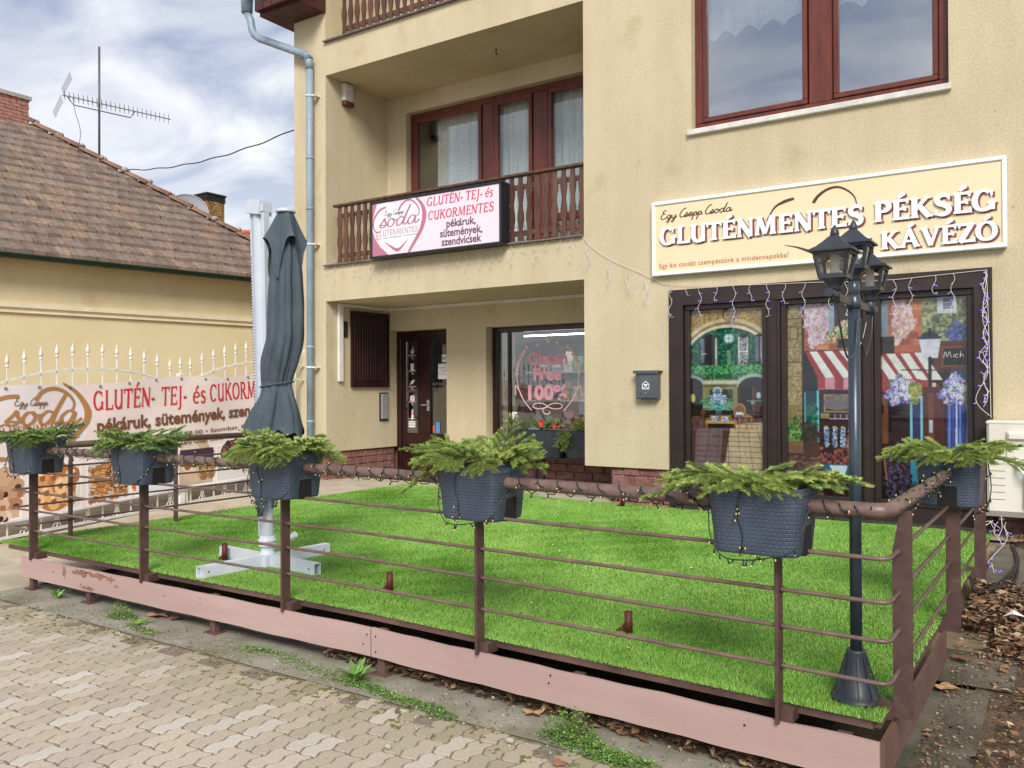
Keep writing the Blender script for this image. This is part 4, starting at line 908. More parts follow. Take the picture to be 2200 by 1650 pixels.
for k in range(9): p.rect(0, k*.095+.0, .2, k*.095+.004, (84, 66, 46)); p.dabs(.01, k*.095+.01, .2, k*.095+.09, 26, .011, [(160, 130, 84), (196, 170, 116), (140, 110, 72)])
p.rect(.03, .145, .16, .235, (120, 96, 66)); p.rect(.05, .155, .14, .225, (178, 156, 108)); p.rect(.05, .02, .14, .055, (200, 160, 130)); p.rect(.205, 0, .25, .80, (64, 32, 38))
A0 = [(.26, .315), (1.06, .315), (1.06, .49), (.44, .49)]; p.pol(A0, (176, 44, 52))
for k in range(5): p.pol([(.32+k*.21, .315), (.43+k*.21, .315), (.68+k*.25, .49), (.55+k*.25, .49)], (240, 228, 222))
p.rect(.44, .487, 1, .56, (176, 50, 60))
for k in range(3): p.rect(.55+k*.25, .487, .68+k*.25, .558, (222, 150, 166))
p.line(.44, .56, 1, .562, .006, (214, 120, 140)); p.pol([(.25, .32), (.44, .50), (.44, .60), (.25, .60)], (26, 24, 40))
p.rect(.25, .57, .45, .98, (14, 70, 82)); p.rect(.245, .58, .265, .98, (80, 190, 206)); p.rect(.425, .57, .455, .98, (110, 206, 222)); p.dabs(.28, .66, .42, .80, 90, .02, [(18, 104, 84), (36, 140, 90), (20, 80, 90)])
p.rect(0, .9, 1, 1.3, (96, 62, 60)); p.rect(.46, .57, 1, 1.3, (64, 24, 36)); p.rect(.52, .595, 1, .71, (180, 150, 86)); p.rect(.55, .605, 1, .70, (74, 50, 42)); p.ell(.72, .645, .20, .05, (118, 110, 124)); p.rect(.48, .715, .60, .75, (150, 132, 92))
p.rect(.60, .748, 1, .752, (200, 176, 190))
for k in range(5): p.line(.68+k*.08, .725, .68+k*.08, .748, .004, (220, 214, 230))
for k in range(5): x = .53+k*.115; p.rect(x, .80, x+.05, .81, (236, 190, 120)); p.dabs(x, .81, x+.06, .93, 60, .009, [(170, 190, 230), (220, 228, 244), (110, 130, 180), (84, 96, 140)])
p.dabs(.85, .86, 1, .94, 60, .012, [(220, 110, 90), (230, 150, 110), (120, 60, 50)]); p.dabs(0, .77, .22, .92, 220, .013, [(90, 140, 70), (60, 110, 60), (150, 190, 90)], g=True); p.dabs(.2, .78, .42, .93, 160, .014, [(50, 50, 36), (110, 60, 44), (30, 70, 60)], g=True)
p.rect(0, .90, .22, .98, (150, 104, 84)); p.dabs(.46, .94, 1, 1.04, 60, .016, [(150, 70, 60), (190, 100, 80), (60, 40, 60)]); p.rect(.5, 1.04, 1, 1.16, (30, 110, 140)); p.pol([(.6, 1.05), (.85, 1.05), (.8, 1.12), (.66, 1.11)], (210, 220, 226)); p.dabs(0, 1.0, .5, 1.25, 120, .03, [(120, 84, 76), (140, 100, 88), (100, 66, 66)], asp=.5); p.deepen(); canvas_mesh('printed_pane', p, lambda U, V: np.stack([-2.545+.69*U, np.full_like(U, 9.030), 2.534-1.976*V], 1), M['mural'], sfo)
F = Flat(lambda u, v, n: (u, 9.0285-n, v)); 
pm = lambda u, v, n: (u, 9.0288-n, v)
sans('mural_lettering', 'CAFÉ', pm, -2.185, 1.522, .30, .075, M['ban_tan'], sfo); sans('mural_lettering', '-RESTAURANT', pm, -2.20, 1.447, .36, .026, M['ban_tan'], sfo)
p = Paint(150, 360, (44, 26, 40)); brickwall(p, 0, 0, .48, .27)
p.rect(0, 0, .09, .19, (140, 158, 170)); p.dabs(.14, .02, .36, .20, 260, .014, [(222, 180, 180), (208, 150, 140), (236, 206, 200)], g=True); p.rect(.48, 0, 1, .24, (150, 146, 104)); p.dabs(.5, .02, 1, .22, 240, .016, [(166, 166, 116), (134, 134, 96), (186, 186, 140), (120, 112, 90)])
p.rect(.66, .0, .88, .085, (214, 214, 224)); p.rect(.73, .012, .84, .068, (84, 80, 104))
for k in range(6): p.rect(.73, .014+k*.01, .84, .018+k*.01, (190, 190, 206))
p.dabs(.78, .145, 1, .215, 150, .013, [(70, 120, 90), (90, 80, 190), (40, 96, 70), (130, 110, 210)], g=True)
p.rect(0, .19, .16, .29, (56, 40, 36)); p.rect(.62, .22, 1, .37, (112, 56, 40)); p.rect(.70, .245, 1, .345, (150, 80, 56)); p.rect(.73, .255, 1, .335, (34, 40, 40))
p.pol([(0, .275), (.40, .265), (.60, .42), (0, .40)], (176, 50, 50))
for k in range(4): p.pol([(-.10+k*.165, .278-k*.002), (-.0+k*.165, .278-k*.002), (.22+k*.165, .405), (.10+k*.165, .405)], (238, 228, 222))
p.pol([(0, .40), (.44, .40), (.68, .43), (.68, .475), (.10, .475), (0, .46)], (178, 54, 56)); p.pol([(.1, .40), (.4, .405), (.42, .46), (.12, .45)], (214, 150, 156)); p.rect(.60, .42, .64, .47, (232, 196, 196))
p.pol([(.45, .205), (.70, .205), (.665, .30), (.49, .30)], (216, 208, 222)); p.pol([(.43, .195), (.72, .195), (.70, .208), (.45, .208)], (52, 66, 90)); p.ell(.575, .19, .10, .018, (52, 66, 90)); p.line(.575, .30, .575, .47, .016, (36, 32, 44)); p.line(.24, .355, .80, .36, .006, (44, 36, 48)); p.line(.575, .16, .575, .19, .012, (40, 40, 44))
p.rect(.80, .36, 1, .45, (28, 76, 130)); p.rect(.0, .475, .08, .72, (140, 84, 50)); p.rect(0, .53, .025, .57, (40, 30, 30))
p.rect(.08, .48, .34, .98, (56, 24, 40)); p.rect(.34, .48, .365, .98, (120, 200, 222)); p.rect(.365, .48, .46, .98, (60, 54, 110)); p.rect(.46, .48, .485, .98, (126, 206, 224)); p.rect(.485, .44, .74, .98, (104, 46, 44)); p.rect(.55, .47, .62, .98, (128, 66, 56)); p.rect(.73, .45, .76, .98, (70, 40, 50)); p.rect(.76, .45, 1, .80, (52, 64, 140))
for k in range(6): p.line(.79+k*.04, .47, .785+k*.04, .80, .009, [(110, 140, 214), (66, 84, 170), (180, 200, 240)][k % 3])
for cx in (.27, .90):
    p.dabs(cx-.19, .40, cx+.12, .52, 240, .014, [(150, 130, 214), (196, 180, 236), (110, 84, 180), (226, 206, 236), (84, 130, 70)], g=True); p.dabs(cx+.05, .42, cx+.19, .51, 110, .012, [(190, 180, 90), (150, 150, 70), (110, 130, 70)], g=True)
    for k in range(14): x = cx+p.r.uniform(-.16, .06); y = .46+p.r.uniform(-.045, .04); p.ell(x, y, .022, .009, (238, 228, 240)); p.ell(x, y, .009, .004, (120, 40, 110))
p.rect(.34, .80, .5, .98, (40, 150, 180)); p.dabs(.05, .76, .34, .98, 120, .018, [(84, 62, 104), (60, 34, 52), (104, 84, 130), (44, 26, 40)], g=True); p.dabs(.5, .82, 1, 1, 140, .016, [(150, 70, 50), (90, 40, 40), (190, 150, 110), (60, 50, 110)])
p.rect(.0, .75, .09, .76, (206, 160, 100)); p.line(.02, .76, .06, .90, .006, (190, 120, 70)); p.rect(.56, .60, .60, .66, (190, 210, 226)); p.deepen(); canvas_mesh('printed_pane', p, lambda U, V: np.stack([-1.632+.755*U, np.full_like(U, 9.030), 2.534-1.976*V], 1), M['mural'], sfo)
F = Flat(pm); 
for st in ([(-1.08, 1.94), (-1.065, 2.0), (-1.05, 1.95), (-1.03, 2.0), (-1.015, 1.945)], [(-.995, 1.945), (-.99, 1.975)], [(-.955, 1.97), (-.975, 1.975), (-.98, 1.95), (-.955, 1.945)], [(-.935, 2.0), (-.94, 1.945), (-.93, 1.97), (-.915, 1.965), (-.91, 1.945)]): F.ribbon(cat_rom(st, 4), .006)
F.build('mural_lettering', M['decal_pale'], sfo)
for x0, x1 in ((-3.61, -2.79), (-2.55, -1.85), (-1.64, -.875)): g = MB(); g.box((x0, 9.010, .555), (x1, 9.014, 2.532)); g.build('pane', M['glass_film'], sfo)

# ------------------------------------------------------------------ window decals, door stickers
pd = lambda u, v, n: (u, 10.4985-n, v)
F = Flat(pd); G2 = Flat(lambda u, v, n: (u, 10.4975-n, v))
def decal_word(s_, u, v, w_, h_): sans('window_lettering', s_, lambda u, v, n: (u, 10.498-n, v), u, v, w_, h_, M['decal_pink'], swo, bold=.045)
decal_word('Gluten', -6.70, 2.02, .65, .19); decal_word('Free', -6.62, 1.80, .48, .17); decal_word('100%', -6.71, 1.52, .66, .21)
for sg_ in (-1, 1):
    c_ = -6.38
    F.ribbon(cat_rom([(c_+sg_*.27, 1.355), (c_+sg_*.42, 1.52), (c_+sg_*.50, 1.70), (c_+sg_*.52, 1.92), (c_+sg_*.44, 2.16), (c_+sg_*.34, 2.28)], 8), .016)
    F.ribbon(cat_rom([(c_+sg_*.42, 1.52), (c_+sg_*.47, 1.62), (c_+sg_*.55, 1.72), (c_+sg_*.545, 1.58)], 6), .018)
    for k in range(8):
        t_ = k/7; x = c_+sg_*(.53-.17*t_*t_); z = 1.86+.38*t_; tl = math.atan2(.38, -sg_*.2)+0
        for q in (-1, 1):
            a = math.pi/2+sg_*.25+q*.55+sg_*t_*.3; L_ = .085; ux, uz = math.cos(a), math.sin(a)
            F.ribbon([(x+q*.012, z), (x+q*.012+ux*L_*.5, z+uz*L_*.5), (x+q*.012+ux*L_, z+uz*L_)], [.004, .038, .003])
    F.ribbon(cat_rom([(c_, 1.42), (c_+sg_*.10, 1.46), (c_+sg_*.22, 1.45), (c_+sg_*.24, 1.40), (c_+sg_*.12, 1.38), (c_, 1.41)], 6), .014)
F.ribbon(cat_rom([(-6.38, 1.42), (-6.46, 1.36), (-6.42, 1.31), (-6.35, 1.31), (-6.34, 1.35)], 6), .014)
for x, z, r in ((-6.37, 2.36, .07), (-6.545, 2.30, .048), (-6.21, 2.32, .048)):
    F.shape([(x+(r if i % 2 == 0 else r*.42)*math.sin(i*math.pi/5), z+(r if i % 2 == 0 else r*.42)*math.cos(i*math.pi/5)) for i in range(10)])
F.build('wreath_decal', M['decal_pale'], swo)
sans('window_lettering', 'E', lambda u, v, n: (u, 10.498-n, v), -6.99, 1.21, .09, .12, M['paper'], swo, bold=.05)
po = lambda u, v, n: (u, 10.546-n, v)
F = Flat(po)
for z in (2.27, 2.02, 1.77, 1.52, 1.25): F.ribbon(cat_rom([(-9.03, z-.06), (-8.98, z-.05), (-8.955, z-.075), (-8.93, z-.05), (-8.88, z-.06)], 4), .008); F.ribbon(cat_rom([(-8.97, z-.075), (-8.94, z-.11), (-8.925, z-.09)], 4), .007)
F.ribbon([(-9.0, 2.30), (-8.96, 2.25), (-8.92, 2.32)], [.004, .03, .004]); F.ribbon([(-8.96, 2.25), (-8.94, 2.36)], [.026, .004]); F.ribbon([(-8.96, 2.24), (-8.90, 2.29)], [.03, .004])
F.shape([(-9.0, 1.56), (-8.95, 1.545), (-8.95, 1.47), (-9.0, 1.485)]); F.shape([(-8.948, 1.545), (-8.90, 1.56), (-8.90, 1.485), (-8.948, 1.47)]); F.shape([(-9.0, 1.563), (-8.95, 1.578), (-8.90, 1.563), (-8.95, 1.549)])
F.shape([(-8.975, 1.19), (-8.925, 1.19), (-8.925, 1.265), (-8.975, 1.265)]); F.ribbon([(-9.0, 1.74), (-8.95, 1.79), (-8.90, 1.82)], [.005, .05, .01])
F.build('door_icon', M['decal_pale'], dro)
sans('door_lettering', 'E', po, -8.985, 1.985, .07, .10, M['paper'], dro, bold=.06)
F = Flat(po); F.shape([(-8.97, 1.27), (-8.93, 1.27), (-8.93, 1.34), (-8.95, 1.36), (-8.97, 1.33)]); F.disc((-8.955, 1.775), .014); F.disc((-8.925, 1.80), .010); F.build('door_icon', M['decal_pink'], dro)
for x0, z0, x1, z1 in ((-9.03, 1.06, -8.89, 1.16), (-8.345, 2.10, -8.155, 2.215), (-8.42, 1.83, -8.155, 2.07), (-8.25, .985, -8.155, 1.31)):
    F = Flat(lambda u, v, n: (u, 10.545-n, v)); F.shape([(x0, z0), (x1, z0), (x1, z1), (x0, z1)]); F.build('notice', M['paper'], dro)
pn = lambda u, v, n: (u, 10.5435-n, v)
sans('notice_lettering', 'NYITVA', pn, -8.335, 2.13, .17, .05, M['ink_black'], dro, bold=.02)
F = Flat(pn)
for z, n_ in ((2.0, 8), (1.95, 4), (1.90, 7)):
    for k in range(n_): F.shape([(-8.40+.03*k+(.05 if n_ == 4 else 0), z), (-8.385+.03*k+(.05 if n_ == 4 else 0), z), (-8.385+.03*k+(.05 if n_ == 4 else 0), z+.014), (-8.40+.03*k+(.05 if n_ == 4 else 0), z+.014)])
for z in (1.085, 1.125):
    for k in range(5): F.shape([(-9.02+.026*k, z), (-9.003+.026*k, z), (-9.003+.026*k, z+.018), (-9.02+.026*k, z+.018)])
F.ribbon(arcp(-8.165, 1.22, .055, .055, 90, 270, 10), .008); F.ribbon([(-8.205, 1.215), (-8.157, 1.215)], .008)
F.build('notice_print', M['ink_grey'], dro)
sans('door_lettering', 'H-P: 7:00-18:00', pn, -8.53, 1.73, .37, .045, M['ink_grey'], dro, bold=.02); sans('door_lettering', 'Szo: 8:00-13:00', pn, -8.53, 1.66, .37, .04, M['ink_grey'], dro, bold=.02)
F = Flat(pn); F.shape([(-8.47, .985), (-8.385, .985), (-8.385, 1.15), (-8.47, 1.15)]); F.build('notice', M['blue_card'], dro)
F = Flat(pn); F.shape([(-8.53, .985), (-8.48, .985), (-8.48, 1.10), (-8.53, 1.10)]); F.build('notice', M['ink_red'], dro)
# ------------------------------------------------------------------ the terrace platform and its turf
ZT = .33
dk_ = thing('terrace_platform', 'low steel terrace platform with pink brown fascia boards beside the pavement', 'platform', (-4.0, 6.2, 0))
b = MB()
xs = [-7.80, -5.6, -3.6, -2.1, -.70]
for a, c in zip(xs, xs[1:]): b.bar((a, yf(a)+.095, .308), (c, yf(c)+.095, .308), .05, .040)
b.bar((-.70, yf(-.70)+.095, .308), (-.70, 8.8, .308), .05, .04); b.bar((-7.80, 3.80, .308), (-7.80, 8.7, .308), .05, .04)
b.build('edge_channel', M['channel'], dk_)
b = MB(); b.poly([(-7.78, 3.83, .318), (-.72, 3.72, .318), (-.72, 8.8, .318), (-7.78, 8.8, .318)])
b.build('decking', M['black'], dk_)
for x in (-7.3, -6.45, -4.93, -3.385, -2.05, -.80):
    b = MB(); y = yf(x)+.03; b.box((x-.028, y-.02, .002), (x+.028, y+.02, .266)); b.box((x-.06, y-.05, .002), (x+.06, y+.05, .012)); b.build('leg', M['channel'], dk_)
for (xa, xb, za, zb) in ((-7.415, -3.445, .272, .272), (-3.435, -.66, .272, .272)):
    b = MB(); ya, yb = yf(xa)-.008, yf(xb)-.008; n_ = 24
    for i in range(n_):
        f0, f1 = i/n_, (i+1)/n_; x0, x1 = xa+(xb-xa)*f0, xa+(xb-xa)*f1; y0, y1 = ya+(yb-ya)*f0, ya+(yb-ya)*f1
        ed = lambda f_: .0022*math.sin(f_*47)+.0018*math.sin(f_*19+2)
        k = b.verts([(x0, y0-.009, .105+ed(f0)), (x1, y1-.009, .105+ed(f1)), (x1, y1-.009, .272+ed(f1+.3)), (x0, y0-.009, .272+ed(f0+.3)), (x0, y0+.009, .105+ed(f0)), (x1, y1+.009, .105+ed(f1)), (x1, y1+.009, .272+ed(f1+.3)), (x0, y0+.009, .272+ed(f0+.3))])
        for q in ((0, 1, 2, 3), (7, 6, 5, 4), (3, 2, 6, 7), (4, 5, 1, 0)): b.face([k+j for j in q])
        if i == 0: b.face([k, k+3, k+7, k+4])
        if i == n_-1: b.face([k+1, k+5, k+6, k+2])
    b.build('fascia_board', M['board'], dk_)
b = MB()
for x, z in ((-5.42, .20), (-5.02, .20), (-5.02, .235), (-3.50, .17), (-3.47, .23), (-3.40, .23), (-3.40, .14), (-2.2, .2), (-2.19, .24), (-6.9, .2), (-6.5, .15), (-1.2, .22)):
    b.sphere((x, yf(x)-.019, z), .0055, 6)
b.build('screw_head', M['soot_and_shade'], dk_)
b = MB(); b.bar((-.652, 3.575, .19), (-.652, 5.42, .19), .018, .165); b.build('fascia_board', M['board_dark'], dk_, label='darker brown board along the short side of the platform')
pt = MB()                                                            # patches where the pink paint has flaked
for x, z, rx, rz in ((-6.50, .237, .10, .022), (-6.28, .240, .13, .020), (-6.40, .128, .09, .014), (-6.10, .235, .06, .018), (-6.74, .22, .025, .04), (-6.02, .19, .03, .012)):
    pts = [(x+rx*math.cos(a)*(1+.3*math.sin(3*a+x*9)+.16*math.sin(11*a)), yf(x)-.0195, max(.112, min(.266, z+rz*math.sin(a)*(1+.4*math.cos(5*a)+.3*math.sin(9*a+x))))) for a in [2*math.pi*i/36 for i in range(36)]]; pt.poly(pts)
pt.build('flaked_paint', M['bare_wood'], dk_)
b = MB(); b.poly([(-7.86, 3.80, ZT), (-3.6, 3.765, ZT), (-.69, 3.645, ZT), (-.69, 8.86, ZT), (-4.1, 8.9, ZT), (-5.7, 9.0, ZT), (-6.9, 9.22, ZT), (-7.95, 9.22, ZT)])
tag(b.build('turf_mat', M['grass_base']), kind='structure')
R_ = np.random.default_rng(11)
def patchy(x, y):
    return (np.sin(x*2.1+1.3*np.sin(y*1.7))+np.sin(y*2.9+x*.8)+.6*np.sin(x*7.3+y*4.1)+.5*np.sin(x*13.1-y*11.7))/3.1
nb = 760000
gx = R_.uniform(-7.93, -.665, nb); u_ = R_.random(nb); gy = 3.62+5.6*u_**1.35
ok = (gy > np.where(gx < -3.6, 3.745, 3.745-.13*(gx+3.6)/3.0)) & (gy < np.where(gx > -4.1, 8.88, np.where(gx > -5.7, 8.9, 9.2)))
gx, gy = gx[ok], gy[ok]; n = len(gx)
pn_ = patchy(gx, gy); pn2 = patchy(gx*3.3+2, gy*3.1)
hh = R_.uniform(.009, .020, n)*(1+.12*pn2); wd = R_.uniform(.0014, .0026, n)*(1+.16*np.clip(gy-4, 0, 5))
roll = np.floor((gx+7.9)/1.82).astype(int) % 2; th = 2.0*pn_+R_.normal(0, 1.1, n)+1.2+1.1*roll; ln = R_.uniform(.2, .9, n)*hh
dxx, dyy = np.cos(th)*ln, np.sin(th)*ln; ph = R_.uniform(0, 2*math.pi, n); wx, wy = np.cos(ph)*wd, np.sin(ph)*wd
V_ = np.empty((n, 3, 3)); V_[:, 0] = np.stack([gx-wx, gy-wy, np.full(n, ZT)], 1); V_[:, 1] = np.stack([gx+wx, gy+wy, np.full(n, ZT)], 1); V_[:, 2] = np.stack([gx+dxx, gy+dyy, ZT+hh*.9], 1)
ca, cb, cc = np.array(lin(90, 144, 42)), np.array(lin(126, 176, 68)), np.array(lin(156, 196, 100))
t_ = np.clip(.45+.30*pn_+.22*pn2+R_.normal(0, .28, n), 0, 1)[:, None]
cl = np.where(t_ < .5, ca+(cb-ca)*t_*2, cb+(cc-cb)*(t_-.5)*2); str_ = R_.random(n) < .05; cl[str_] = np.array(lin(176, 172, 104))
cl = np.repeat(cl, 3, 0)
g_o = np_mesh('artificial_grass', V_.reshape(-1, 3), np.arange(n*3).reshape(-1, 3), M['grass'], col=cl); tag(g_o, 'bright green artificial grass pile covering the platform', 'grass', kind='stuff')

# ------------------------------------------------------------------ the terrace railing
rl = thing('terrace_railing', 'brown steel pipe railing with four thin rails round three sides of the turf', 'railing', (-4.0, 3.7, .27))
def corner(P, Q, S, r, n=6):
    """points P -> Q -> S with the corner at Q rounded"""
    P, Q, S = Vector(P), Vector(Q), Vector(S); a = Q+(P-Q).normalized()*r; c = Q+(S-Q).normalized()*r
    return [tuple((1-t)**2*a+2*t*(1-t)*Q+t*t*c) for t in [i/n for i in range(n+1)]]
XL_, XR_ = -7.62, -.625
def run(z, r, zl, yend_l, yend_r, rad):
    fl_ = (XL_, 3.70, z); fr = (XR_, yf(XR_), z)
    return [(XL_, yend_l, zl)]+corner((XL_, yend_l, zl), fl_, (-3.6, 3.70, z), rad)+[(-3.6, 3.70, z)]+corner((-3.6, 3.7, z), fr, (XR_, yend_r, z), rad)+[(XR_, yend_r, z)]
b = MB(); b.tube(run(1.172, .031, 1.172, 6.32, 7.0, .07), .031, 14); b.build('handrail', M['rail'], rl)
for z in (.985, .815, .663, .498):
    b = MB(); b.tube(run(z, .009, z, 6.34, 7.0, .05), .0092, 8)
    b.build('rail', M['rail'], rl)
def post_front(x, w_=.016, dpt=.07):
    b = MB(); y = yf(x)-.005; b.box((x-w_/2, y-dpt/2, .262), (x+w_/2, y+dpt/2, 1.155), bev=.002)
    b.box((x+w_/2, y-.005, .268), (x+w_/2+.05, y+.085, .322))
    for z in (.985, .815, .663, .498): b.tube([(x+w_/2, y+.005, z), (x+w_/2+.014, y+.005, z)], .014, 8)
    b.build('post', M['rail_side'], rl)
for x in (-7.235, -5.69, -4.185, -2.645, -1.055): post_front(x)
def post_side(x, y, z0, taper=True, w_=.075):
    b = MB(); zt = 1.15
    n = b.verts([(x-w_/2, y-.007, z0), (x+w_/2, y-.007, z0), (x+w_/2, y-.007, zt), (x-w_*.1, y-.007, zt), (x-w_/2, y-.007, zt-.17), (x-w_/2, y+.007, z0), (x+w_/2, y+.007, z0), (x+w_/2, y+.007, zt), (x-w_*.1, y+.007, zt), (x-w_/2, y+.007, zt-.17)])
    b.face([n+i for i in (0, 1, 2, 3, 4)]); b.face([n+i for i in (9, 8, 7, 6, 5)])
    for i in range(5): b.face([n+i, n+5+i, n+5+(i+1) % 5, n+(i+1) % 5][::-1])
    for z in (.985, .815, .663, .498): b.tube([(XR_ if x > -3 else XL_, y-.02, z), (XR_ if x > -3 else XL_, y+.02, z)], .0155, 8)
    if x > -3: b.box((x-.10, y-.02, z0-.01), (x-.037, y+.05, z0+.055))
    b.build('post', M['rail_side'], rl)
post_side(-.612, 3.80, .30); post_side(-.607, 5.42, .27); post_side(-.605, 6.95, .29)
for y, z0 in ((4.22, .21), (5.30, .33), (6.33, .33)): post_side(XL_-.0, y, z0, w_=.055)

db = MB()
for k in range(70):
    x, y = rnd.uniform(-7.5, -.8), 3.85+4.8*rnd.random()**1.5; s_ = rnd.uniform(.005, .014); a = rnd.uniform(0, 6.28); c = rnd.choice((lin(196, 176, 130), lin(150, 110, 76), lin(222, 222, 210), lin(170, 150, 100)))
    db.poly([(x+s_*math.cos(a+q), y+s_*.7*math.sin(a+q), ZT+.018+.004*math.sin(q*2)) for q in (0, 1.3, 2.6, 3.9, 5.2)], col=(*c, 1))
tag(db.build('debris', M['leaf_dry']), 'tiny pale leaf scraps strewn over the turf', 'debris', kind='stuff')
# stub pipes on the turf
def socket(x, y, h, label):
    o = thing('pipe_socket', label, 'socket', (x, y, ZT), 'short brown pipe sockets standing in the turf')
    b = MB(); b.lathe((x, y, ZT), [(.022, 0), (.022, h), (.017, h), (.017, h-.05)], 16); b.build('tube', M['rust'], o)
    b = MB(); n = b.verts([(x-.02, y-.004, ZT), (x-.075, y-.004, ZT), (x-.075, y-.004, ZT+.012), (x-.045, y-.004, ZT+.03), (x-.02, y-.004, ZT+.06), (x-.02, y+.004, ZT), (x-.075, y+.004, ZT), (x-.075, y+.004, ZT+.012), (x-.045, y+.004, ZT+.03), (x-.02, y+.004, ZT+.06)])
    b.face([n+i for i in (0, 1, 2, 3, 4)][::-1]); b.face([n+5+i for i in (0, 1, 2, 3, 4)])
    for i in range(5): b.face([n+i, n+(i+1) % 5, n+5+(i+1) % 5, n+5+i])
    b.build('gusset', M['rust'], o)
socket(-3.78, 4.22, .13, 'rusty brown pipe stub in the turf close to the parasol foot')
socket(-2.045, 4.20, .12, 'open brown pipe stub in the turf midway between parasol and lamp')
socket(-5.56, 4.30, .135, 'brown pipe stub touching the white parasol foot')
socket(-7.02, 9.05, .20, 'brown pipe stub at the back edge of the turf before the door')
socket(-4.30, 8.70, .23, 'brown pipe stub at the back edge of the turf before the mural window')

# ------------------------------------------------------------------ planters, fir branches
def rrect(hx, hy, r, n=4):
    P = []
    for cx, cy, a0 in ((hx-r, hy-r, 0), (-hx+r, hy-r, 90), (-hx+r, -hy+r, 180), (hx-r, -hy+r, 270)):
        P += arcp(cx, cy, r, r, a0, a0+90, n)
    return P
def make_planter(x, y, zb, label, rot=0.0, hx=.198, hy=.168, h=.275):
    o = thing('rail_planter', label, 'planter', (x, y, zb), 'dark wicker planters straddling the handrail')
    L_ = 4*5; sl_ = .048                                            # half width of the slot over the pipe
    b = MB(); rings = []
    for z, s_ in ((.0, .86), (.012, .885), (h-.03, .985), (h-.028, 1.0), (h, 1.0), (h, .955), (h-.06, .94)):
        P = rrect(hx*s_, hy*s_, .055)
        rings.append(b.verts([(x+px, y+py, zb+z) for px, py in P]))
    for a, c in zip(rings, rings[1:]):
        for j in range(L_): b.face([a+j, a+(j+1) % L_, c+(j+1) % L_, c+j], False)
    bo = b.build('body', M['planter'], o)
    # no slot is cut: a solid black box stands in for its shade
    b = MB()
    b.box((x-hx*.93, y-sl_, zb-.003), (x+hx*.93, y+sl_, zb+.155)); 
    so = b.build('saddle_slot_shade', M['black'], o)
    b = MB(); P = rrect(hx*.945, hy*.945, .05); n = b.verts([(x+px, y+py, zb+h-.05+.012*math.sin(i*1.7)) for i, (px, py) in enumerate(P)]+[(x, y, zb+h-.03)])
    for j in range(len(P)): b.face([n+j, n+(j+1) % len(P), n+len(P)])
    b.build('soil', M['soil'], o)
    o.rotation_euler.z = rot
    return o
NE_V, NE_C = [], []
FIRC = [lin(98, 126, 68), lin(128, 152, 80), lin(158, 174, 98), lin(88, 118, 78), lin(142, 160, 80)]
def sprig(V, Cc, T, p0, d0, L_, rg, shade, droop=.5, dens=1.0, dry=False):
    """one flat fir branch: an axis with paired side twigs, needles along all of them"""
    d = Vector(d0).normalized(); side = d.cross(Vector((0, 0, 1)))
    if side.length < .1: side = Vector((1, 0, 0))
    side.normalize(); upv = side.cross(d).normalized(); side = (side*math.cos(rg.uniform(-.5, .5))+upv*math.sin(rg.uniform(-.5, .5))).normalized()
    def run_(p, dr, ln, sd, lvl):
        n = max(3, int(ln/.02)); pts = [p.copy()]; q = p.copy(); dd = dr.copy()
        for i in range(n):
            dd = (dd+Vector((0, 0, -droop*.045))+Vector((rg.uniform(-.05, .05), rg.uniform(-.05, .05), rg.uniform(-.04, .04)))).normalized(); q = q+dd*(ln/n); pts.append(q.copy())
        T.append(([tuple(a) for a in pts], .0028 if lvl == 0 else .0016))
        tot = int(ln*1450*dens); nn = sd.cross(dd).normalized()
        for k in range(tot):
            f_ = (k+rg.random())/tot; i = min(int(f_*n), n-1); a = pts[i].lerp(pts[i+1], f_*n-i); ax = (pts[i+1]-pts[i]).normalized()
            sg_ = 1 if k % 2 else -1; el = rg.uniform(-.5, .95)
            nd = (sd*sg_*math.cos(el)+nn*math.sin(el)+ax*rg.uniform(.35, .9)).normalized(); l2 = rg.uniform(.016, .026)*(1 if f_ < .9 else .75)
            wv = nd.cross(ax).normalized()*.0014
            V.extend([tuple(a-wv), tuple(a+wv), tuple(a+nd*l2)])
            c = FIRC[shade] if rg.random() < .7 else FIRC[rg.randrange(5)]; g_ = rg.uniform(.75, 1.25)+(.35 if f_ > .8 else 0)
            if dry: c = lin(176, 140, 92)
            c = tuple(v*g_ for v in c); Cc.extend([c, c, (c[0]*1.12, c[1]*1.10, c[2]*.95)])
        return pts, dd
    pts, _ = run_(Vector(p0), d, L_, side, 0)
    m = int(L_/.035)
    for k in range(1, m):
        f_ = k/m; i = min(int(f_*(len(pts)-1)), len(pts)-2); a = pts[i]; ax = (pts[i+1]-pts[i]).normalized()
        for sg_ in (-1, 1):
            if rg.random() < .12: continue
            ln = (.13*(1-f_)+.045)*rg.uniform(.7, 1.15)
            run_(a, (ax*.75+side*sg_*.85+Vector((0, 0, rg.uniform(-.15, .25)))).normalized(), ln, (side*.6+ax*-.6*sg_).normalized(), 1)
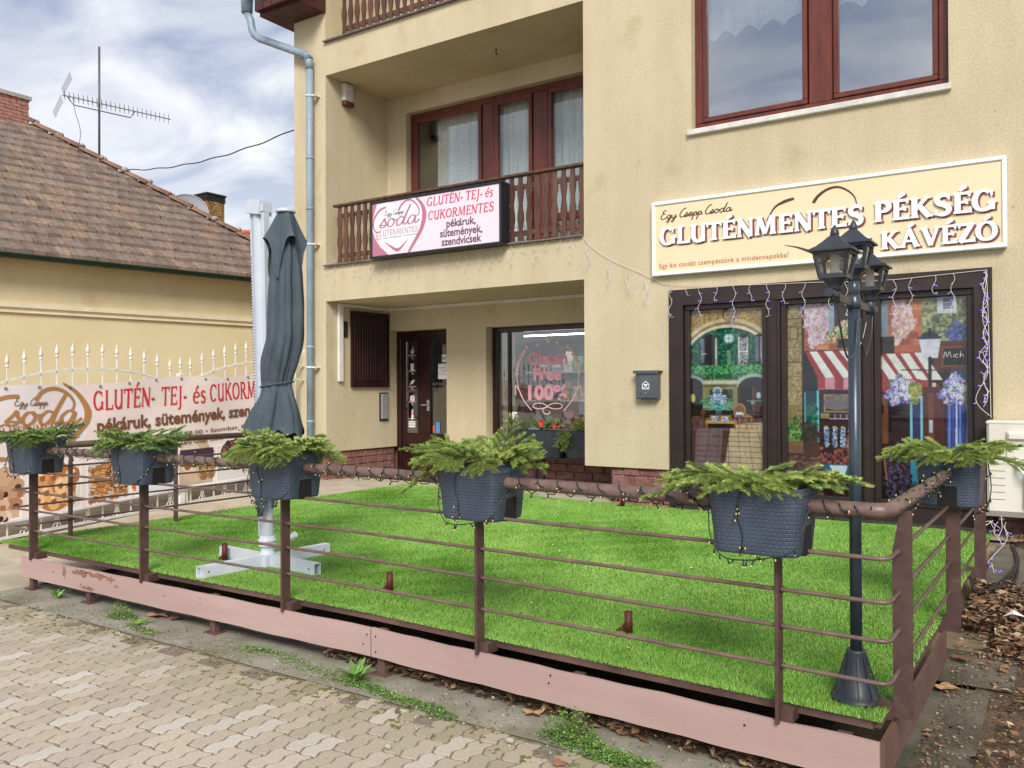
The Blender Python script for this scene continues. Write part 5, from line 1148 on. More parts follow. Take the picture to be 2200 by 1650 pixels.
def fir_bunch(name, label, ctr, hx, hy, n, rg, lens=(.16, .30), lift=(.05, .55), shades=(1, 2, 4), droop=.6, dens=1.0, extra=(), hang=0, group='cut fir branches laid in the rail planters'):
    o = thing(name, label, 'fir branches', ctr, group); V, Cc, T = [], [], []
    for k in range(n):
        a = 2*math.pi*(k+rg.random()*.8)/n; rr_ = rg.uniform(.05, .75)
        p = (ctr[0]+hx*rr_*math.cos(a), ctr[1]+hy*rr_*math.sin(a), ctr[2]+rg.uniform(-.01, .05))
        d = (math.cos(a)*1.25, math.sin(a)*.8, rg.uniform(*lift)); sprig(V, Cc, T, p, d, rg.uniform(*lens), rg, rg.choice(shades), droop*rg.uniform(.5, 1.5), dens, dry=rg.random() < .012)
    for k in range(hang):
        a = rg.uniform(-2.7, -.45); p = (ctr[0]+hx*.75*math.cos(a), ctr[1]+hy*.75*math.sin(a), ctr[2]+.03)
        sprig(V, Cc, T, p, (math.cos(a)*1.1, math.sin(a), rg.uniform(.05, .4)), rg.uniform(.15, .23), rg, rg.choice(shades), 1.9, dens)
    for p, d, ln in extra: sprig(V, Cc, T, p, d, ln, rg, rg.choice(shades), droop, dens)
    V = np.array(V); np_mesh('needles', V, np.arange(len(V)).reshape(-1, 3), M['fir'], o, col=np.array(Cc))
    b = MB()
    for pts, r in T: b.tube(pts[::2] if len(pts) > 4 else pts, r, 4, cap=False)
    b.build('twigs', M['twig'], o); return o
PL_ = [(-7.20, 3.70, .985, 'first planter on the rail, the one by the white gate and banner logo'),
       (-5.70, 3.70, .985, 'planter on the rail in front of the red banner headline'),
       (-4.19, 3.70, .985, 'planter on the rail in front of the closed parasol'),
       (-2.655, 3.70, .975, 'half hidden planter under the bushiest fir heap, before the bakery door'),
       (-1.115, 3.585, .975, 'big blue grey planter on the rail beside the lamp post')]
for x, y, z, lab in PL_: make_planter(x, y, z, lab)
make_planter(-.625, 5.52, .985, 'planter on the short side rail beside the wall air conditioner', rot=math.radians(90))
rg = random.Random(21)
Zf = 1.255
fir_bunch('fir_branches', 'dark green fir branches in the planter by the gate banner logo', (-7.20, 3.70, Zf), .25, .2, 30, rg, (.13, .25), (.1, .6), (0, 3, 0, 1), .6, hang=6)
fir_bunch('fir_branches', 'dark fir branches with a long spray to one side, before the red headline', (-5.70, 3.70, Zf), .25, .2, 30, rg, (.13, .25), (.1, .6), (0, 1, 3), .7, hang=6, extra=(((-5.85, 3.65, Zf), (-1, -.1, .22), .34), ((-5.8, 3.7, Zf), (-1, .2, .1), .3)))
fir_bunch('fir_branches', 'yellow green fir branches spilling over the planter before the parasol', (-4.19, 3.70, Zf), .25, .2, 34, rg, (.15, .28), (.15, .85), (2, 1, 4), .9, hang=14, extra=(((-4.25, 3.65, Zf), (-1, -.1, .3), .36), ((-4.1, 3.7, Zf), (1, .1, .4), .32)))
fir_bunch('fir_branches', 'tallest tangled heap of fir branches hanging over its planter', (-2.655, 3.68, Zf), .26, .22, 28, rg, (.15, .27), (.15, .85), (1, 2, 4), .8, hang=7, extra=(((-2.75, 3.6, Zf), (-1, -.1, .5), .34), ((-2.6, 3.7, Zf), (.9, .1, .65), .34), ((-2.55, 3.7, Zf), (.25, 0, 1), .28), ((-2.75, 3.6, Zf), (-.8, -.2, -.1), .36)))
fir_bunch('fir_branches', 'flat wide layer of light fir branches by the lamp post', (-1.13, 3.585, Zf-.005), .25, .2, 26, rg, (.14, .23), (-.05, .14), (2, 4, 1), .45, hang=3, extra=(((-1.2, 3.55, Zf+.02), (-1, -.05, .12), .38), ((-1.15, 3.6, Zf+.02), (-1, .1, .04), .36), ((-1.0, 3.6, Zf+.02), (1, .05, .12), .30), ((-1.25, 3.5, Zf+.02), (-.9, -.3, -.05), .36)))
fir_bunch('fir_branches', 'fir branches on the side rail planter next to the air conditioner', (-.625, 5.52, Zf+.01), .2, .25, 20, rg, (.14, .24), (.0, .18), (2, 4, 1), .5, hang=3, extra=(((-.7, 5.5, Zf), (-1, -.2, .1), .32), ((-.5, 5.5, Zf), (1, -.1, .1), .32), ((-.55, 5.4, Zf), (.8, -.6, .2), .28)))

# ------------------------------------------------------------------ warm string lights on the handrail
def string_lights(name, label, runs, rg, nmax=99):
    """runs: lists of points the wire follows loosely; little sockets stick out, each with a lit tip"""
    o = thing(name, label, 'string lights', runs[0][0], 'warm string lights on the railing'); wb = MB(); spots = []
    for pts in runs:
        wb.tube(pts, .0030, 5, cap=False); tot = len(pts)
        for i in range(1, tot-1):
            if rg.random() < .36:
                p = Vector(pts[i]); d = Vector((rg.uniform(-.5, .5), rg.uniform(-.8, .3), rg.uniform(-1.2, .35))).normalized(); q = p+d*.026
                wb.tube([p, p+d*.010, q], [.0022, .0042, .0042], 5); spots.append(q+d*.005)
    wb.build('wire', M['wire_green'], o); rg.shuffle(spots); first = None
    for q in spots[:nmax]:
        if first is None:
            first = MB(); first.sphere((o.location.x, o.location.y, o.location.z), .0032, 5, sq=(1, 1, 1.6)); first = first.build('bulb', M['bulb_warm'], o); first.location = q-o.location
        else: copy_child(first, o, q-o.location)
    return o
def coil(x0, x1, rg, pitch=.115, r=.036, z=1.172, side=False):
    P = []; n = int(abs(x1-x0)/.012)
    for i in range(n+1):
        f_ = i/n; s_ = x0+(x1-x0)*f_; ph_ = 2*math.pi*(s_-x0)/pitch; ph_ += .9*math.sin(ph_)
        rr_ = r*(1.0 if math.sin(ph_) > -.3 else 1.25)
        if side: P.append((XR_+rr_*math.cos(ph_), s_, z+rr_*math.sin(ph_)))
        else: P.append((s_, yf(s_)+rr_*math.cos(ph_), z+rr_*math.sin(ph_)))
    return P
def drape(x, y, z, rg, w_=.36, front=-.170):
    P = cat_rom([(x-w_/2-.02, y+front*.6, z+.22), (x-w_/2, y+front*.9, z+.08), (x-w_*.35, y+front*.95, z-.012), (x-.03, y+front, z-.02), (x+w_*.2, y+front, z+.0), (x+w_*.45, y+front*.8, z+.04), (x+w_/2+.02, y+front*.2, z+.2)], 7)
    Q = cat_rom([(x-w_*.1, y+front*1.02, z+.28), (x-w_*.16, y+front*1.01, z+.18), (x-w_*.10, y+front*.96, z+.08), (x-w_*.14, y+front*.92, z-.01)], 6)
    return [P, Q]
rg = random.Random(5)
string_lights('string_lights', 'warm fairy lights wound along the handrail between the gate and the parasol', [coil(-6.95, -5.95, rg), coil(-5.45, -4.45, rg)]+drape(-7.2, 3.70, .985, rg)+drape(-5.7, 3.7, .985, rg)+drape(-4.19, 3.7, .985, rg), rg)
string_lights('string_lights', 'warm fairy lights wound along the handrail between parasol and lamp post', [coil(-3.93, -2.9, rg), coil(-2.4, -1.36, rg), coil(-.88, -.68, rg, .06)]+drape(-2.655, 3.7, .975, rg)+drape(-1.115, 3.585, .975, rg), rg)
string_lights('string_lights', 'dense tangle of fairy lights round the side handrail near the lamp post', [coil(3.66, 5.25, rg, .055, .036, side=True), coil(4.3, 5.25, rg, .035, .042, side=True)]+[cat_rom([(-.42, 5.3, 1.24), (-.41, 5.34, 1.1), (-.44, 5.36, .98), (-.52, 5.4, .94)], 8)], rg)

# ------------------------------------------------------------------ closed parasol
px, py_ = -5.13, 4.355
um = thing('parasol', 'closed grey cantilever parasol on a pale aluminium mast with white cross foot', 'parasol', (px, py_, ZT))
b = MB(); c0 = Vector((px, py_, ZT+.045))
for a in (-4.0, 86.0):
    d = Vector((math.cos(math.radians(a)), math.sin(math.radians(a)), 0))*.58
    zoff = 0 if a < 0 else .001
    # hollow section bars, open at the ends
    for sgn in (-1, 1):
        p, q = c0+d*sgn*.07, c0+d*sgn; s_ = Vector((-d.y, d.x, 0)).normalized()
        b.bar(p+s_*.028, q+s_*.028, .005, .085); b.bar(p-s_*.028, q-s_*.028, .005, .085); b.bar(p+Vector((0, 0, .040)), q+Vector((0, 0, .040)), .0505, .005); b.bar(p-Vector((0, 0, .040)), q-Vector((0, 0, .040)), .0505, .005)
b.box((px-.075, py_-.075, ZT+.004), (px+.075, py_+.075, ZT+.088))
b.build('cross_foot', M['white_steel'], um)
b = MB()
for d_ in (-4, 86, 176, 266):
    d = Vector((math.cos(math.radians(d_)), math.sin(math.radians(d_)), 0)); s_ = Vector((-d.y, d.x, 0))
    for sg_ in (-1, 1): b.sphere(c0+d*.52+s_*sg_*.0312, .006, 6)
b.build('bolt_hole_shade', M['soot_and_shade'], um)  # dark beads instead of drilled holes, the shade inside put into their colour
b = MB(); b.lathe((px, py_, ZT+.088), [(.064, 0), (.064, .010), (.050, .014), (.050, .06), (.068, .064), (.068, .078), (.060, .08), (.060, .094), (.070, .097), (.070, .112), (.058, .12), (.056, .14)], 24); b.build('swivel', M['white_steel'], um)
b = MB(); b.tube([(px+.03, py_+.09, ZT+.14), (px+.10, py_+.12, ZT+.19), (px+.17, py_+.12, ZT+.235)], [.014, .02, .024], 8); b.build('pedal', M['white_steel'], um)
top = Vector((-5.225, py_, 3.02)); bot = Vector((px, py_, ZT+.22)); ax = (top-bot)
b = MB()
ov = [(.054*math.cos(2*math.pi*i/20), .044*math.sin(2*math.pi*i/20)) for i in range(20)]
r0 = b.verts([(bot.x+u, bot.y+v, bot.z) for u, v in ov]); r1 = b.verts([(top.x+u, top.y+v, top.z) for u, v in ov])
for i in range(20): b.face([r0+i, r0+(i+1) % 20, r1+(i+1) % 20, r1+i], True)
b.bar(bot+Vector((-.052, -.02, 0)), top+Vector((-.052, -.02, 0)), .016, .03); b.build('mast', M['alu'], um)
b = MB()
for k in range(84):
    f_ = .08+k*.0094; p = bot+ax*f_; b.box((p.x-.064, p.y-.036, p.z-.004), (p.x-.047, p.y-.030, p.z+.004))
b.build('rack_teeth', M['metal_dark'], um)
b = MB(); b.bar(top+Vector((-.005, 0, -.02)), top+Vector((.012, 0, .085)), .16, .13, w2=.13, h2=.11, upv=(0, 1, 0)); b.bar(top+Vector((.06, 0, -.01)), top+Vector((.06, 0, .05)), .09, .09, upv=(0, 1, 0)); b.build('mast_cap', M['alu'], um)
b = MB(); b.bar(top+Vector((.085, -.01, .02)), (-5.10, py_-.02, 1.50), .035, .05); b.tube([(-5.10, py_-.03, 1.56), (-5.085, py_-.04, 1.48)], .03, 8); b.build('strut', M['alu'], um)
prof = [(2.975, -4.90, .03), (2.95, -4.90, .045), (2.87, -4.90, .066), (2.78, -4.90, .078), (2.70, -4.895, .088), (2.58, -4.893, .104), (2.30, -4.90, .122), (2.06, -4.905, .125), (1.88, -4.955, .128), (1.76, -4.99, .114), (1.70, -4.998, .106), (1.62, -4.99, .122), (1.50, -5.01, .170), (1.40, -5.03, .200), (1.335, -5.02, .208)]
b = MB(); NS = 160; rings = []; zq = cat_rom(prof, 8)
def lobes(a, z):
    """hanging pleats: rounded lobes between sharp valleys, slowly twisting down the bundle"""
    tw = a+.55*(2.9-z)*.45+.12*math.sin(z*3.1)
    l1 = abs(math.sin((3.0 if z > 1.7 else 2.5)*tw+.4))**.6; l2 = abs(math.sin(5.5*tw+1.1+z*.9))**.7; k_ = max(0, min(1, (1.72-z)/.12))
    l0 = abs(math.sin(3.0*tw+.4))**.6; l1 = abs(math.sin(2.0*tw+1.2))**.7
    return (1-k_)*(.66*l0+.34*l2)+k_*(.80*l1+.20*l2)
for z, cx, r in zq:
    low = max(0, min(1, (1.70-z)/.34)); row = []
    for j in range(NS):
        a = 2*math.pi*j/NS; L_ = lobes(a, z); cr = .035*math.sin(a*9+z*11)*math.sin(z*6+a*2)+.02*math.sin(z*23+a*5)
        rr_ = r*(.78+.50*L_+cr+low*.16*(L_-.6)); pt_ = .5+.5*math.cos(4*(a-.35))
        row.append((cx+rr_*math.cos(a), py_-.02+rr_*.84*math.sin(a), z-(low**2)*(.10*pt_+.05*L_-.06+.02*math.sin(a*11))))
    rings.append(b.verts(row))
for a, c in zip(rings, rings[1:]):
    for j in range(NS): b.face([a+j, c+j, c+(j+1) % NS, a+(j+1) % NS], True)
# hem flaps hanging below
for a0, x_, zlow, wf in ((-2.05, -5.075, .72, .115), (-1.15, -4.92, .80, .08), (.6, -4.98, .9, .1), (2.2, -5.12, .95, .1)):
    yy = py_+.10*math.sin(a0)-.02; G_ = []
    for k in range(13):
        f_ = k/12; z = 1.42-(1.42-zlow)*f_; wv = wf*(1.25-.25*f_)*(1 if f_ < .72 else (1-f_)/.28)
        G_.append(b.verts([(x_-wv+.02*math.sin(z*7), yy+.012*math.sin(z*9), z), (x_-wv*.5, yy+.02*math.sin(z*5), z), (x_-.02, yy-.035*(1-f_*.6), z-.01), (x_+wv*.5, yy+.018, z), (x_+wv*.9, yy+.012*math.cos(z*8)-.01, z+.005)]))
    for a, c in zip(G_, G_[1:]):
        for j in range(4): b.face([a+j, c+j, c+j+1, a+j+1], True)
b.build('canopy', M['canvas'], um)
# the wind vent cap folded over the top of the canopy, with pointed corners
b = MB(); rows = []; NS = 120
for k in range(22):
    f_ = k/21; row = []
    for j in range(NS):
        a = 2*math.pi*j/NS; pk = .5+.5*math.cos(4*(a+math.pi/2-.25)); drop = (.21+.30*pk**1.6)*f_
        rr_ = .052+(.082+.020*abs(math.sin(4*a+.6))**.6+.008*math.sin(11*a))*f_**.85+.022*f_**3*(1-pk)-.018*pk*f_**3
        row.append((-4.90+rr_*math.cos(a), py_-.02+rr_*.85*math.sin(a), 2.985-drop))
    rows.append(b.verts(row))
for a, c in zip(rows, rows[1:]):
    for j in range(NS): b.face([a+j, c+j, c+(j+1) % NS, a+(j+1) % NS], True)
b.build('vent_flap', M['canvas'], um)
b = MB(); b.lathe((-4.90, py_-.02, 2.972), [(.072, 0), (.075, .012), (.06, .028), (.03, .036), (.0, .037)], 20); b.build('top_cap', M['alu'], um)
b = MB(); P = [(-4.998+.135*math.cos(a), py_-.02+.112*math.sin(a), 1.70+.02*math.cos(a-.6)) for a in [2*math.pi*i/30 for i in range(31)]]; b.tube(P, .006, 6, cap=False); b.build('tie_cord', M['canvas'], um)

# ------------------------------------------------------------------ three-armed lamp post
lx, ly = -.80, 3.83
lp = thing('street_lamp', 'dark lamp post with three lanterns standing in the turf corner', 'street lamp', (lx, ly, ZT))
b = MB(); b.lathe((lx, ly, ZT+.004), [(.105, 0), (.103, .012), (.09, .02), (.072, .055), (.055, .10), (.044, .16), (.040, .20), (.041, .206), (.036, .212)], 26)
for k in range(10):
    a = 2*math.pi*k/10; b.bar((lx+.092*math.cos(a), ly+.092*math.sin(a), ZT+.026), (lx+.042*math.cos(a), ly+.042*math.sin(a), ZT+.19), .004, .006)
b.build('base', M['lamp_black'], lp)
b = MB(); b.tube([(lx, ly, ZT+.2), (lx, ly, 2.03)], .0245, 20); b.lathe((lx, ly, 1.99), [(.026, 0), (.033, .01), (.033, .03), (.027, .045), (.0245, .06)], 20); b.tube([(lx, ly, 2.03), (lx, ly, 2.12)], .0225, 20); b.build('pole', M['lamp_post'], lp)
b = MB(); b.bar((lx, ly-.40, 2.015), (lx, ly+.40, 2.015), .012, .03); b.build('cross_arm', M['lamp_black'], lp)
for sg_ in (-1, 1):
    b = MB(); b.tube([(lx, ly+sg_*.335, 2.02), (lx, ly+sg_*.44, 2.02)], .017, 12); b.tube([(lx, ly+sg_*.335, 1.99), (lx, ly+sg_*.335, 2.07)], .02, 14); b.build('arm_knuckle', M['lamp_black'], lp)
for sg_, sag in ((-1, .17), (1, .15)):
    b = MB(); b.tube(cat_rom([(lx+.01, ly+sg_*.335, 1.99), (lx+.012, ly+sg_*.30, 1.99-sag*.6), (lx+.012, ly+sg_*.18, 1.99-sag*1.25), (lx+.02, ly+sg_*.07, 1.99-sag), (lx+.02, ly+sg_*.03, 1.95)], 6), .004, 6); b.build('cable', M['lamp_black'], lp)
def lantern(cx, cy, z0):
    """z0: underside of the neck"""
    b = MB(); s0, s1, zc0, zc1 = .047, .064, z0+.055, z0+.155
    b.lathe((cx, cy, z0), [(.024, 0), (.024, .012), (.032, .03), (.05, .045), (.05, .05)], 4 if False else 16)
    b.box((cx-s0-.006, cy-s0-.006, zc0-.008), (cx+s0+.006, cy+s0+.006, zc0))
    for i, j in ((-1, -1), (1, -1), (1, 1), (-1, 1)): b.bar((cx+i*s0, cy+j*s0, zc0), (cx+i*s1, cy+j*s1, zc1), .011, .011)
    for (i, j, k, l) in ((-1, -1, 1, -1), (1, -1, 1, 1), (1, 1, -1, 1), (-1, 1, -1, -1)):
        b.bar((cx+i*s1, cy+j*s1, zc1-.006), (cx+k*s1, cy+l*s1, zc1-.006), .010, .016); b.bar((cx+i*s0, cy+j*s0, zc0+.005), (cx+k*s0, cy+l*s0, zc0+.005), .010, .010)
        for q in (0, 1):                                              # the curved corners of each opening
            A_ = Vector((cx+(i, k)[q]*s1, cy+(j, l)[q]*s1, zc1-.03)); B_ = Vector((cx+(i, k)[q]*s1*.45+(i, k)[1-q]*s1*.55*.2, cy+(j, l)[q]*s1*.45+(j, l)[1-q]*s1*.55*.2, zc1-.012))
            b.bar(A_, B_, .008, .014)
    cage = b.build('lantern', M['lamp_black'], lp)
    b = MB(); rows = []
    for hw, z in ((.083, zc1-.004), (.083, zc1+.004), (.06, zc1+.018), (.058, zc1+.020), (.040, zc1+.036), (.038, zc1+.038), (.022, zc1+.056), (.014, zc1+.064)):
        rows.append(b.verts([(cx-hw, cy-hw, z), (cx+hw, cy-hw, z), (cx+hw, cy+hw, z), (cx-hw, cy+hw, z)]))
    for a, c in zip(rows, rows[1:]):
        for j in range(4): b.face([a+j, a+(j+1) % 4, c+(j+1) % 4, c+j])
    b.face([rows[0]+j for j in range(4)][::-1]); b.face([rows[-1]+j for j in range(4)])
    b.lathe((cx, cy, zc1+.060), [(.015, 0), (.018, .008), (.016, .02), (.008, .036), (.001, .046)], 12); b.build('lantern_roof', M['lamp_black'], cage)
    b = MB()
    for (i, j, k, l) in ((-1, -1, 1, -1), (1, -1, 1, 1), (1, 1, -1, 1), (-1, 1, -1, -1)):
        e = .96; b.poly([(cx+i*s0*e, cy+j*s0*e, zc0+.006), (cx+k*s0*e, cy+l*s0*e, zc0+.006), (cx+k*s1*e, cy+l*s1*e, zc1-.008), (cx+i*s1*e, cy+j*s1*e, zc1-.008)])
    b.build('lantern_glass', M['glass_lamp'], cage)
    b = MB(); b.lathe((cx, cy, zc0), [(.021, 0), (.021, .018), (.0185, .02), (.0185, .092), (.012, .094)], 14); b.build('light_tube', M['frosted'], cage)
lantern(lx, ly, 2.11); lantern(lx, ly-.335, 2.035); lantern(lx, ly+.335, 2.05)
# ------------------------------------------------------------------ white iron gate
GX = -9.72
gslope = lambda y: .045+.058*(y-4.8)
def gate_leaf(y0, y1, label, nbar):
    yc = (y0+y1)/2; hw = (y1-y0)/2
    o = thing('iron_gate', label, 'gate', (GX, yc, gslope(yc)), 'white wrought iron gate leaves')
    arch = lambda y, h0, rise: gslope(y)+h0+rise*(1-((y-yc)/hw)**2)
    b = MB()
    for h0, rise in ((1.58, .26), (1.42, .18)):
        P = [(GX, y0+(y1-y0)*i/18, arch(y0+(y1-y0)*i/18, h0, rise)) for i in range(19)]
        for a, c in zip(P, P[1:]): b.bar(a, c, .03, .022)
    for h0 in (.03, .22): b.bar((GX, y0, gslope(y0)+h0), (GX, y1, gslope(y1)+h0), .03, .03)
    for y in (y0+.02, y1-.02): b.bar((GX, y, gslope(y)), (GX, y, gslope(y)+1.62), .05, .05)
    b.build('gate_frame', M['white_paint'], o)
    for i in range(nbar):
        y = y0+.10+(y1-y0-.2)*i/(nbar-1); zt = arch(y, 1.76, .25); b = MB()
        b.bar((GX+.001, y, gslope(y)+.02), (GX+.001, y, zt), .014, .014)
        b.sphere((GX, y, zt-.012), .02, 8); b.lathe((GX, y, zt), [(.010, 0), (.026, .035), (.022, .055), (.008, .10), (.001, .135)], 4)
        b.lathe((GX, y, zt+.001), [(.010, .0), (.014, .03), (.002, .13)], 6)
        if i % 2:                                                    # the sheaf ornament near the foot of every second bar
            z = gslope(y)+.13
            for q in (-1, 1): b.tube(cat_rom([(GX, y+q*.045, z+.085), (GX, y+q*.018, z+.03), (GX, y+q*.012, z), (GX, y+q*.022, z-.03), (GX, y+q*.05, z-.085)], 4), .006, 5)
            b.box((GX-.012, y-.02, z-.012), (GX+.012, y+.02, z+.012))
        b.build('bar', M['white_paint'], o)
    return o
g1 = gate_leaf(4.22, 6.78, 'white iron gate leaf with spear tips, the one behind the logo half of the banner', 14)
g2 = gate_leaf(6.88, 9.42, 'white iron gate leaf with spear tips and scroll, ending at the bakery corner', 14)
b = MB()
for z0 in (1.28, 1.02):                                              # scrolls near the latch side
    for q in (-1, 1):
        P = [(GX+.03, 9.16+q*(.10-.085*t*math.cos(t*4.2)), z0+gslope(9.1)-.0+q*(.12-.085*t)*(1-t*.2)+.05*math.sin(t*4.2)*(1-t)) for t in [i/22 for i in range(23)]]; b.tube(P, .008, 6)
b.tube(arcp(0, 0, 1, 1, 0, 1, 1) and [(GX+.03, 9.16+.11*math.cos(a), gslope(9.1)+1.15+.16*math.sin(a)) for a in [2*math.pi*i/24 for i in range(25)]], .009, 6)
for k in range(5): b.sphere((GX+.03, 9.16+.11*math.cos(k*1.26), gslope(9.1)+1.15+.16*math.sin(k*1.26)), .022, 7)
b.build('scroll', M['white_paint'], g2)
gp = thing('gate_post', 'square white gate post between the two iron gate leaves', 'post', (GX, 6.83, gslope(6.83)))
b = MB(); b.box((GX-.045, 6.79, gslope(6.83)-.05), (GX+.045, 6.87, gslope(6.83)+1.72), bev=.006); b.build('shaft', M['white_paint'], gp)
b = MB(); b.bar((GX, 6.83, 1.86), (GX, 6.83, 1.97), .014, .014); b.sphere((GX, 6.83, 1.965), .02, 8); b.lathe((GX, 6.83, 1.975), [(.010, 0), (.026, .035), (.022, .055), (.008, .10), (.001, .135)], 4); b.build('spear_tip', M['white_paint'], gp)

# ------------------------------------------------------------------ the printed banner tied to the gate
BX, YB0, YB1 = -9.64, 3.72, 8.62
bn = thing('banner', 'cream banner with red headline and bread photos tied along the white gate', 'banner', (BX, 6.2, .3))
def ban_bulge(y, z): return .012*np.sin(y*2.6+z*1.4)+.008*np.sin(y*5.3-z*3.1)+.005*np.sin(z*9+y*1.7)
def top_z(y): return 1.705+.058*(y-4.56)+.018*np.sin(y*3.1)-.010*np.abs(np.sin(y*1.9))
def bot_z(y): return .235+.062*(y-4.56)+.008*np.sin(y*2.2)
pbn = lambda u, v, n: (BX+.006+n+float(ban_bulge(u, v)), u, v)
Paint.fine = 1.0
P_ = Paint(820, 250, (232, 216, 212)); P_.mottle(.022)
UY = lambda y: (y-YB0)/(YB1-YB0)
def VZ(y, z): return float((top_z(y)-z)/(top_z(y)-bot_z(y)))
P_.rect(0, .985, 1, 1, (200, 204, 214)); P_.ell(UY(4.95), .28, UY(5.53)-UY(4.95), .55, (226, 226, 232), .85); P_.ell(UY(4.95), .28, .09, .42, (232, 220, 220), .8)
DOUGH = [(206, 150, 96), (188, 124, 74), (222, 172, 118), (168, 104, 60), (232, 190, 142)]
def photo(y0, y1, ztop, base, fn):
    v0 = VZ((y0+y1)/2, ztop); P_.rect(UY(y0)-.004, v0-.02, UY(y1)+.004, .985, (238, 232, 230)); P_.rect(UY(y0), v0, UY(y1), .97, base); fn(UY(y0), UY(y1), v0)
def croiss(a, c, v):
    for k in range(130): 
        x = P_.r.uniform(a+.006, c-.006); y = P_.r.uniform(v+.03, .95); w_ = P_.r.uniform(.005, .009); P_.ell(x, y, w_, .028, DOUGH[P_.r.integers(5)]); P_.line(x-w_, y, x+w_, y+.012, .012, (132, 78, 44), .8); P_.line(x-w_*.7, y-.02, x+w_*.7, y-.012, .008, (150, 92, 54), .7)
def pretz(a, c, v):
    P_.ell((a+c)/2, .80, (c-a)*.46, .20, (226, 224, 226)); P_.ell((a+c)/2, .78, (c-a)*.42, .19, (176, 112, 66))
    for k in range(16):
        x = P_.r.uniform(a+.01, c-.012); y = P_.r.uniform(v+.05, .93); P_.ell(x, y, .014, .065, DOUGH[k % 5]); P_.ell(x, y, .006, .026, (150, 86, 50)); P_.ell(x-.003, y-.03, .006, .014, (238, 206, 160))
def strudel(a, c, v):
    for k in range(46): x = P_.r.uniform(a, c); y = P_.r.uniform(v+.12, .96); P_.ell(x, y, .018, .045, [(214, 184, 158), (196, 156, 124), (180, 128, 96), (226, 204, 184)][k % 4]); P_.ell(x+.004, y+.02, .007, .022, [(60, 34, 48), (84, 44, 40), (170, 110, 80)][k % 3])
def fruit(a, c, v): P_.dabs(a, v+.05, c, .90, 60, .05, [(222, 136, 50), (236, 164, 70), (196, 100, 40), (240, 190, 110), (150, 76, 40)]); P_.rect(a, .88, c, .97, (214, 216, 226))
def loaf(a, c, v): P_.ell((a+c)/2-.005, .74, (c-a)*.50, .20, (206, 178, 152)); P_.ell((a+c)/2-.02, .72, (c-a)*.3, .14, (222, 206, 192)); P_.dabs((a+c)/2+.01, .66, c, .92, 60, .03, [(164, 126, 80), (190, 152, 104), (140, 104, 66)]); P_.rect(a, v, c, v+.10, (70, 46, 70)); P_.dabs(a, v+.1, c, v+.15, 30, .03, [(120, 140, 70), (150, 90, 60)])
def cake(a, c, v): P_.ell((a+c)/2, .74, (c-a)*.46, .15, (228, 226, 228)); P_.ell((a+c)/2, .72, (c-a)*.40, .12, (110, 74, 66)); P_.dabs(a+.02, .62, c-.02, .78, 40, .025, [(84, 50, 46), (130, 92, 80), (70, 40, 52)])
photo(3.78, 4.78, .82, (206, 170, 140), strudel); photo(4.88, 5.44, .80, (214, 212, 214), pretz); photo(5.54, 6.07, .84, (196, 206, 214), croiss); photo(6.16, 6.66, .84, (224, 214, 200), fruit); photo(6.76, 7.27, .90, (190, 170, 150), loaf); photo(7.33, 7.82, .92, (214, 210, 210), cake); photo(7.88, 8.5, .92, (196, 160, 120), croiss)
canvas_mesh('cloth', P_, lambda U, V: (lambda y: (lambda z: np.stack([BX+ban_bulge(y, z), y, z], 1))(top_z(y)+(bot_z(y)-top_z(y))*V))(YB0+(YB1-YB0)*U), M['banner_print'], bn)
F = Flat(pbn)
script_text(F, 'soda', 4.60, 1.285, .82, .33, .020, slant=.2, wmax=.045)
swoosh(F, [(4.76, 1.605), (4.60, 1.59), (4.40, 1.50), (4.34, 1.36), (4.46, 1.27), (4.60, 1.30)], .045, .8, .4, .15)
swoosh(F, [(4.94, 1.555), (5.02, 1.655), (5.16, 1.69), (5.30, 1.64), (5.385, 1.54), (5.37, 1.455), (5.34, 1.44)], .045, .9, .55, .08)
swoosh(F, [(5.255, 1.75), (5.42, 1.64), (5.535, 1.47), (5.535, 1.33), (5.44, 1.20), (5.33, 1.08), (5.16, .96)], .085, .25, .4, .4)
swoosh(F, [(4.30, .95), (4.6, .93), (4.78, .92)], .05, .2, .1, .4)
F.build('logo', M['ban_tan'], bn)
F = Flat(lambda u, v, n: pbn(u, v, n+.001)); script_text(F, 'Egy Csepp', 4.70, 1.50, .37, .085, .008); F.build('logo_script', M['ban_brown'], bn)
F = Flat(pbn)
def slope_text(F, s_, y0, z0, w_, h_, **kw):
    sl = .062; FF = F.place; F.place = lambda u, v, n: FF(u, v+sl*(u-y0), n); serif_text(F, s_, y0, z0, w_, h_, **kw); F.place = FF
def word(*a_, **k_):
    G_ = Flat(pbn); slope_text(G_, *a_, **k_); G_.build('headline_lettering', M['ban_red'], bn)
word('GLUTÉN-', 5.615, 1.425, .80, .235, T=.17, t=.065, sf=.04, track=.02); word('TEJ-', 6.50, 1.47, .36, .235, T=.17, t=.065, sf=.04, track=.02)
word('és', 6.94, 1.49, .20, .235, T=.17, t=.065, sf=.04); word('CUKORMENTES', 7.20, 1.51, 1.36, .235, T=.17, t=.065, sf=.04, track=.02)
word('GLUTENMENTES', 4.50, 1.185, .87, .075, T=.15, t=.06, sf=.04)
def ban_line(s_, y0, z0, w_, h_, bold, m): sans('lettering', s_, lambda u, v, n: pbn(u, v+.062*(u-y0), .0035), y0, z0, w_, h_, m, bn, bold=bold)
ban_line('pékáruk, sütemények, szendvicsek', 5.65, 1.175, 2.86, .155, .03, M['ban_brown']); ban_line('7.00-18.00 • Szombat: 8.00-13.00', 6.55, 1.065, 1.72, .052, .012, M['ban_brown']); ban_line('/ Egy Csepp Csoda', 6.76, .965, .66, .045, .02, M['ban_brown'])
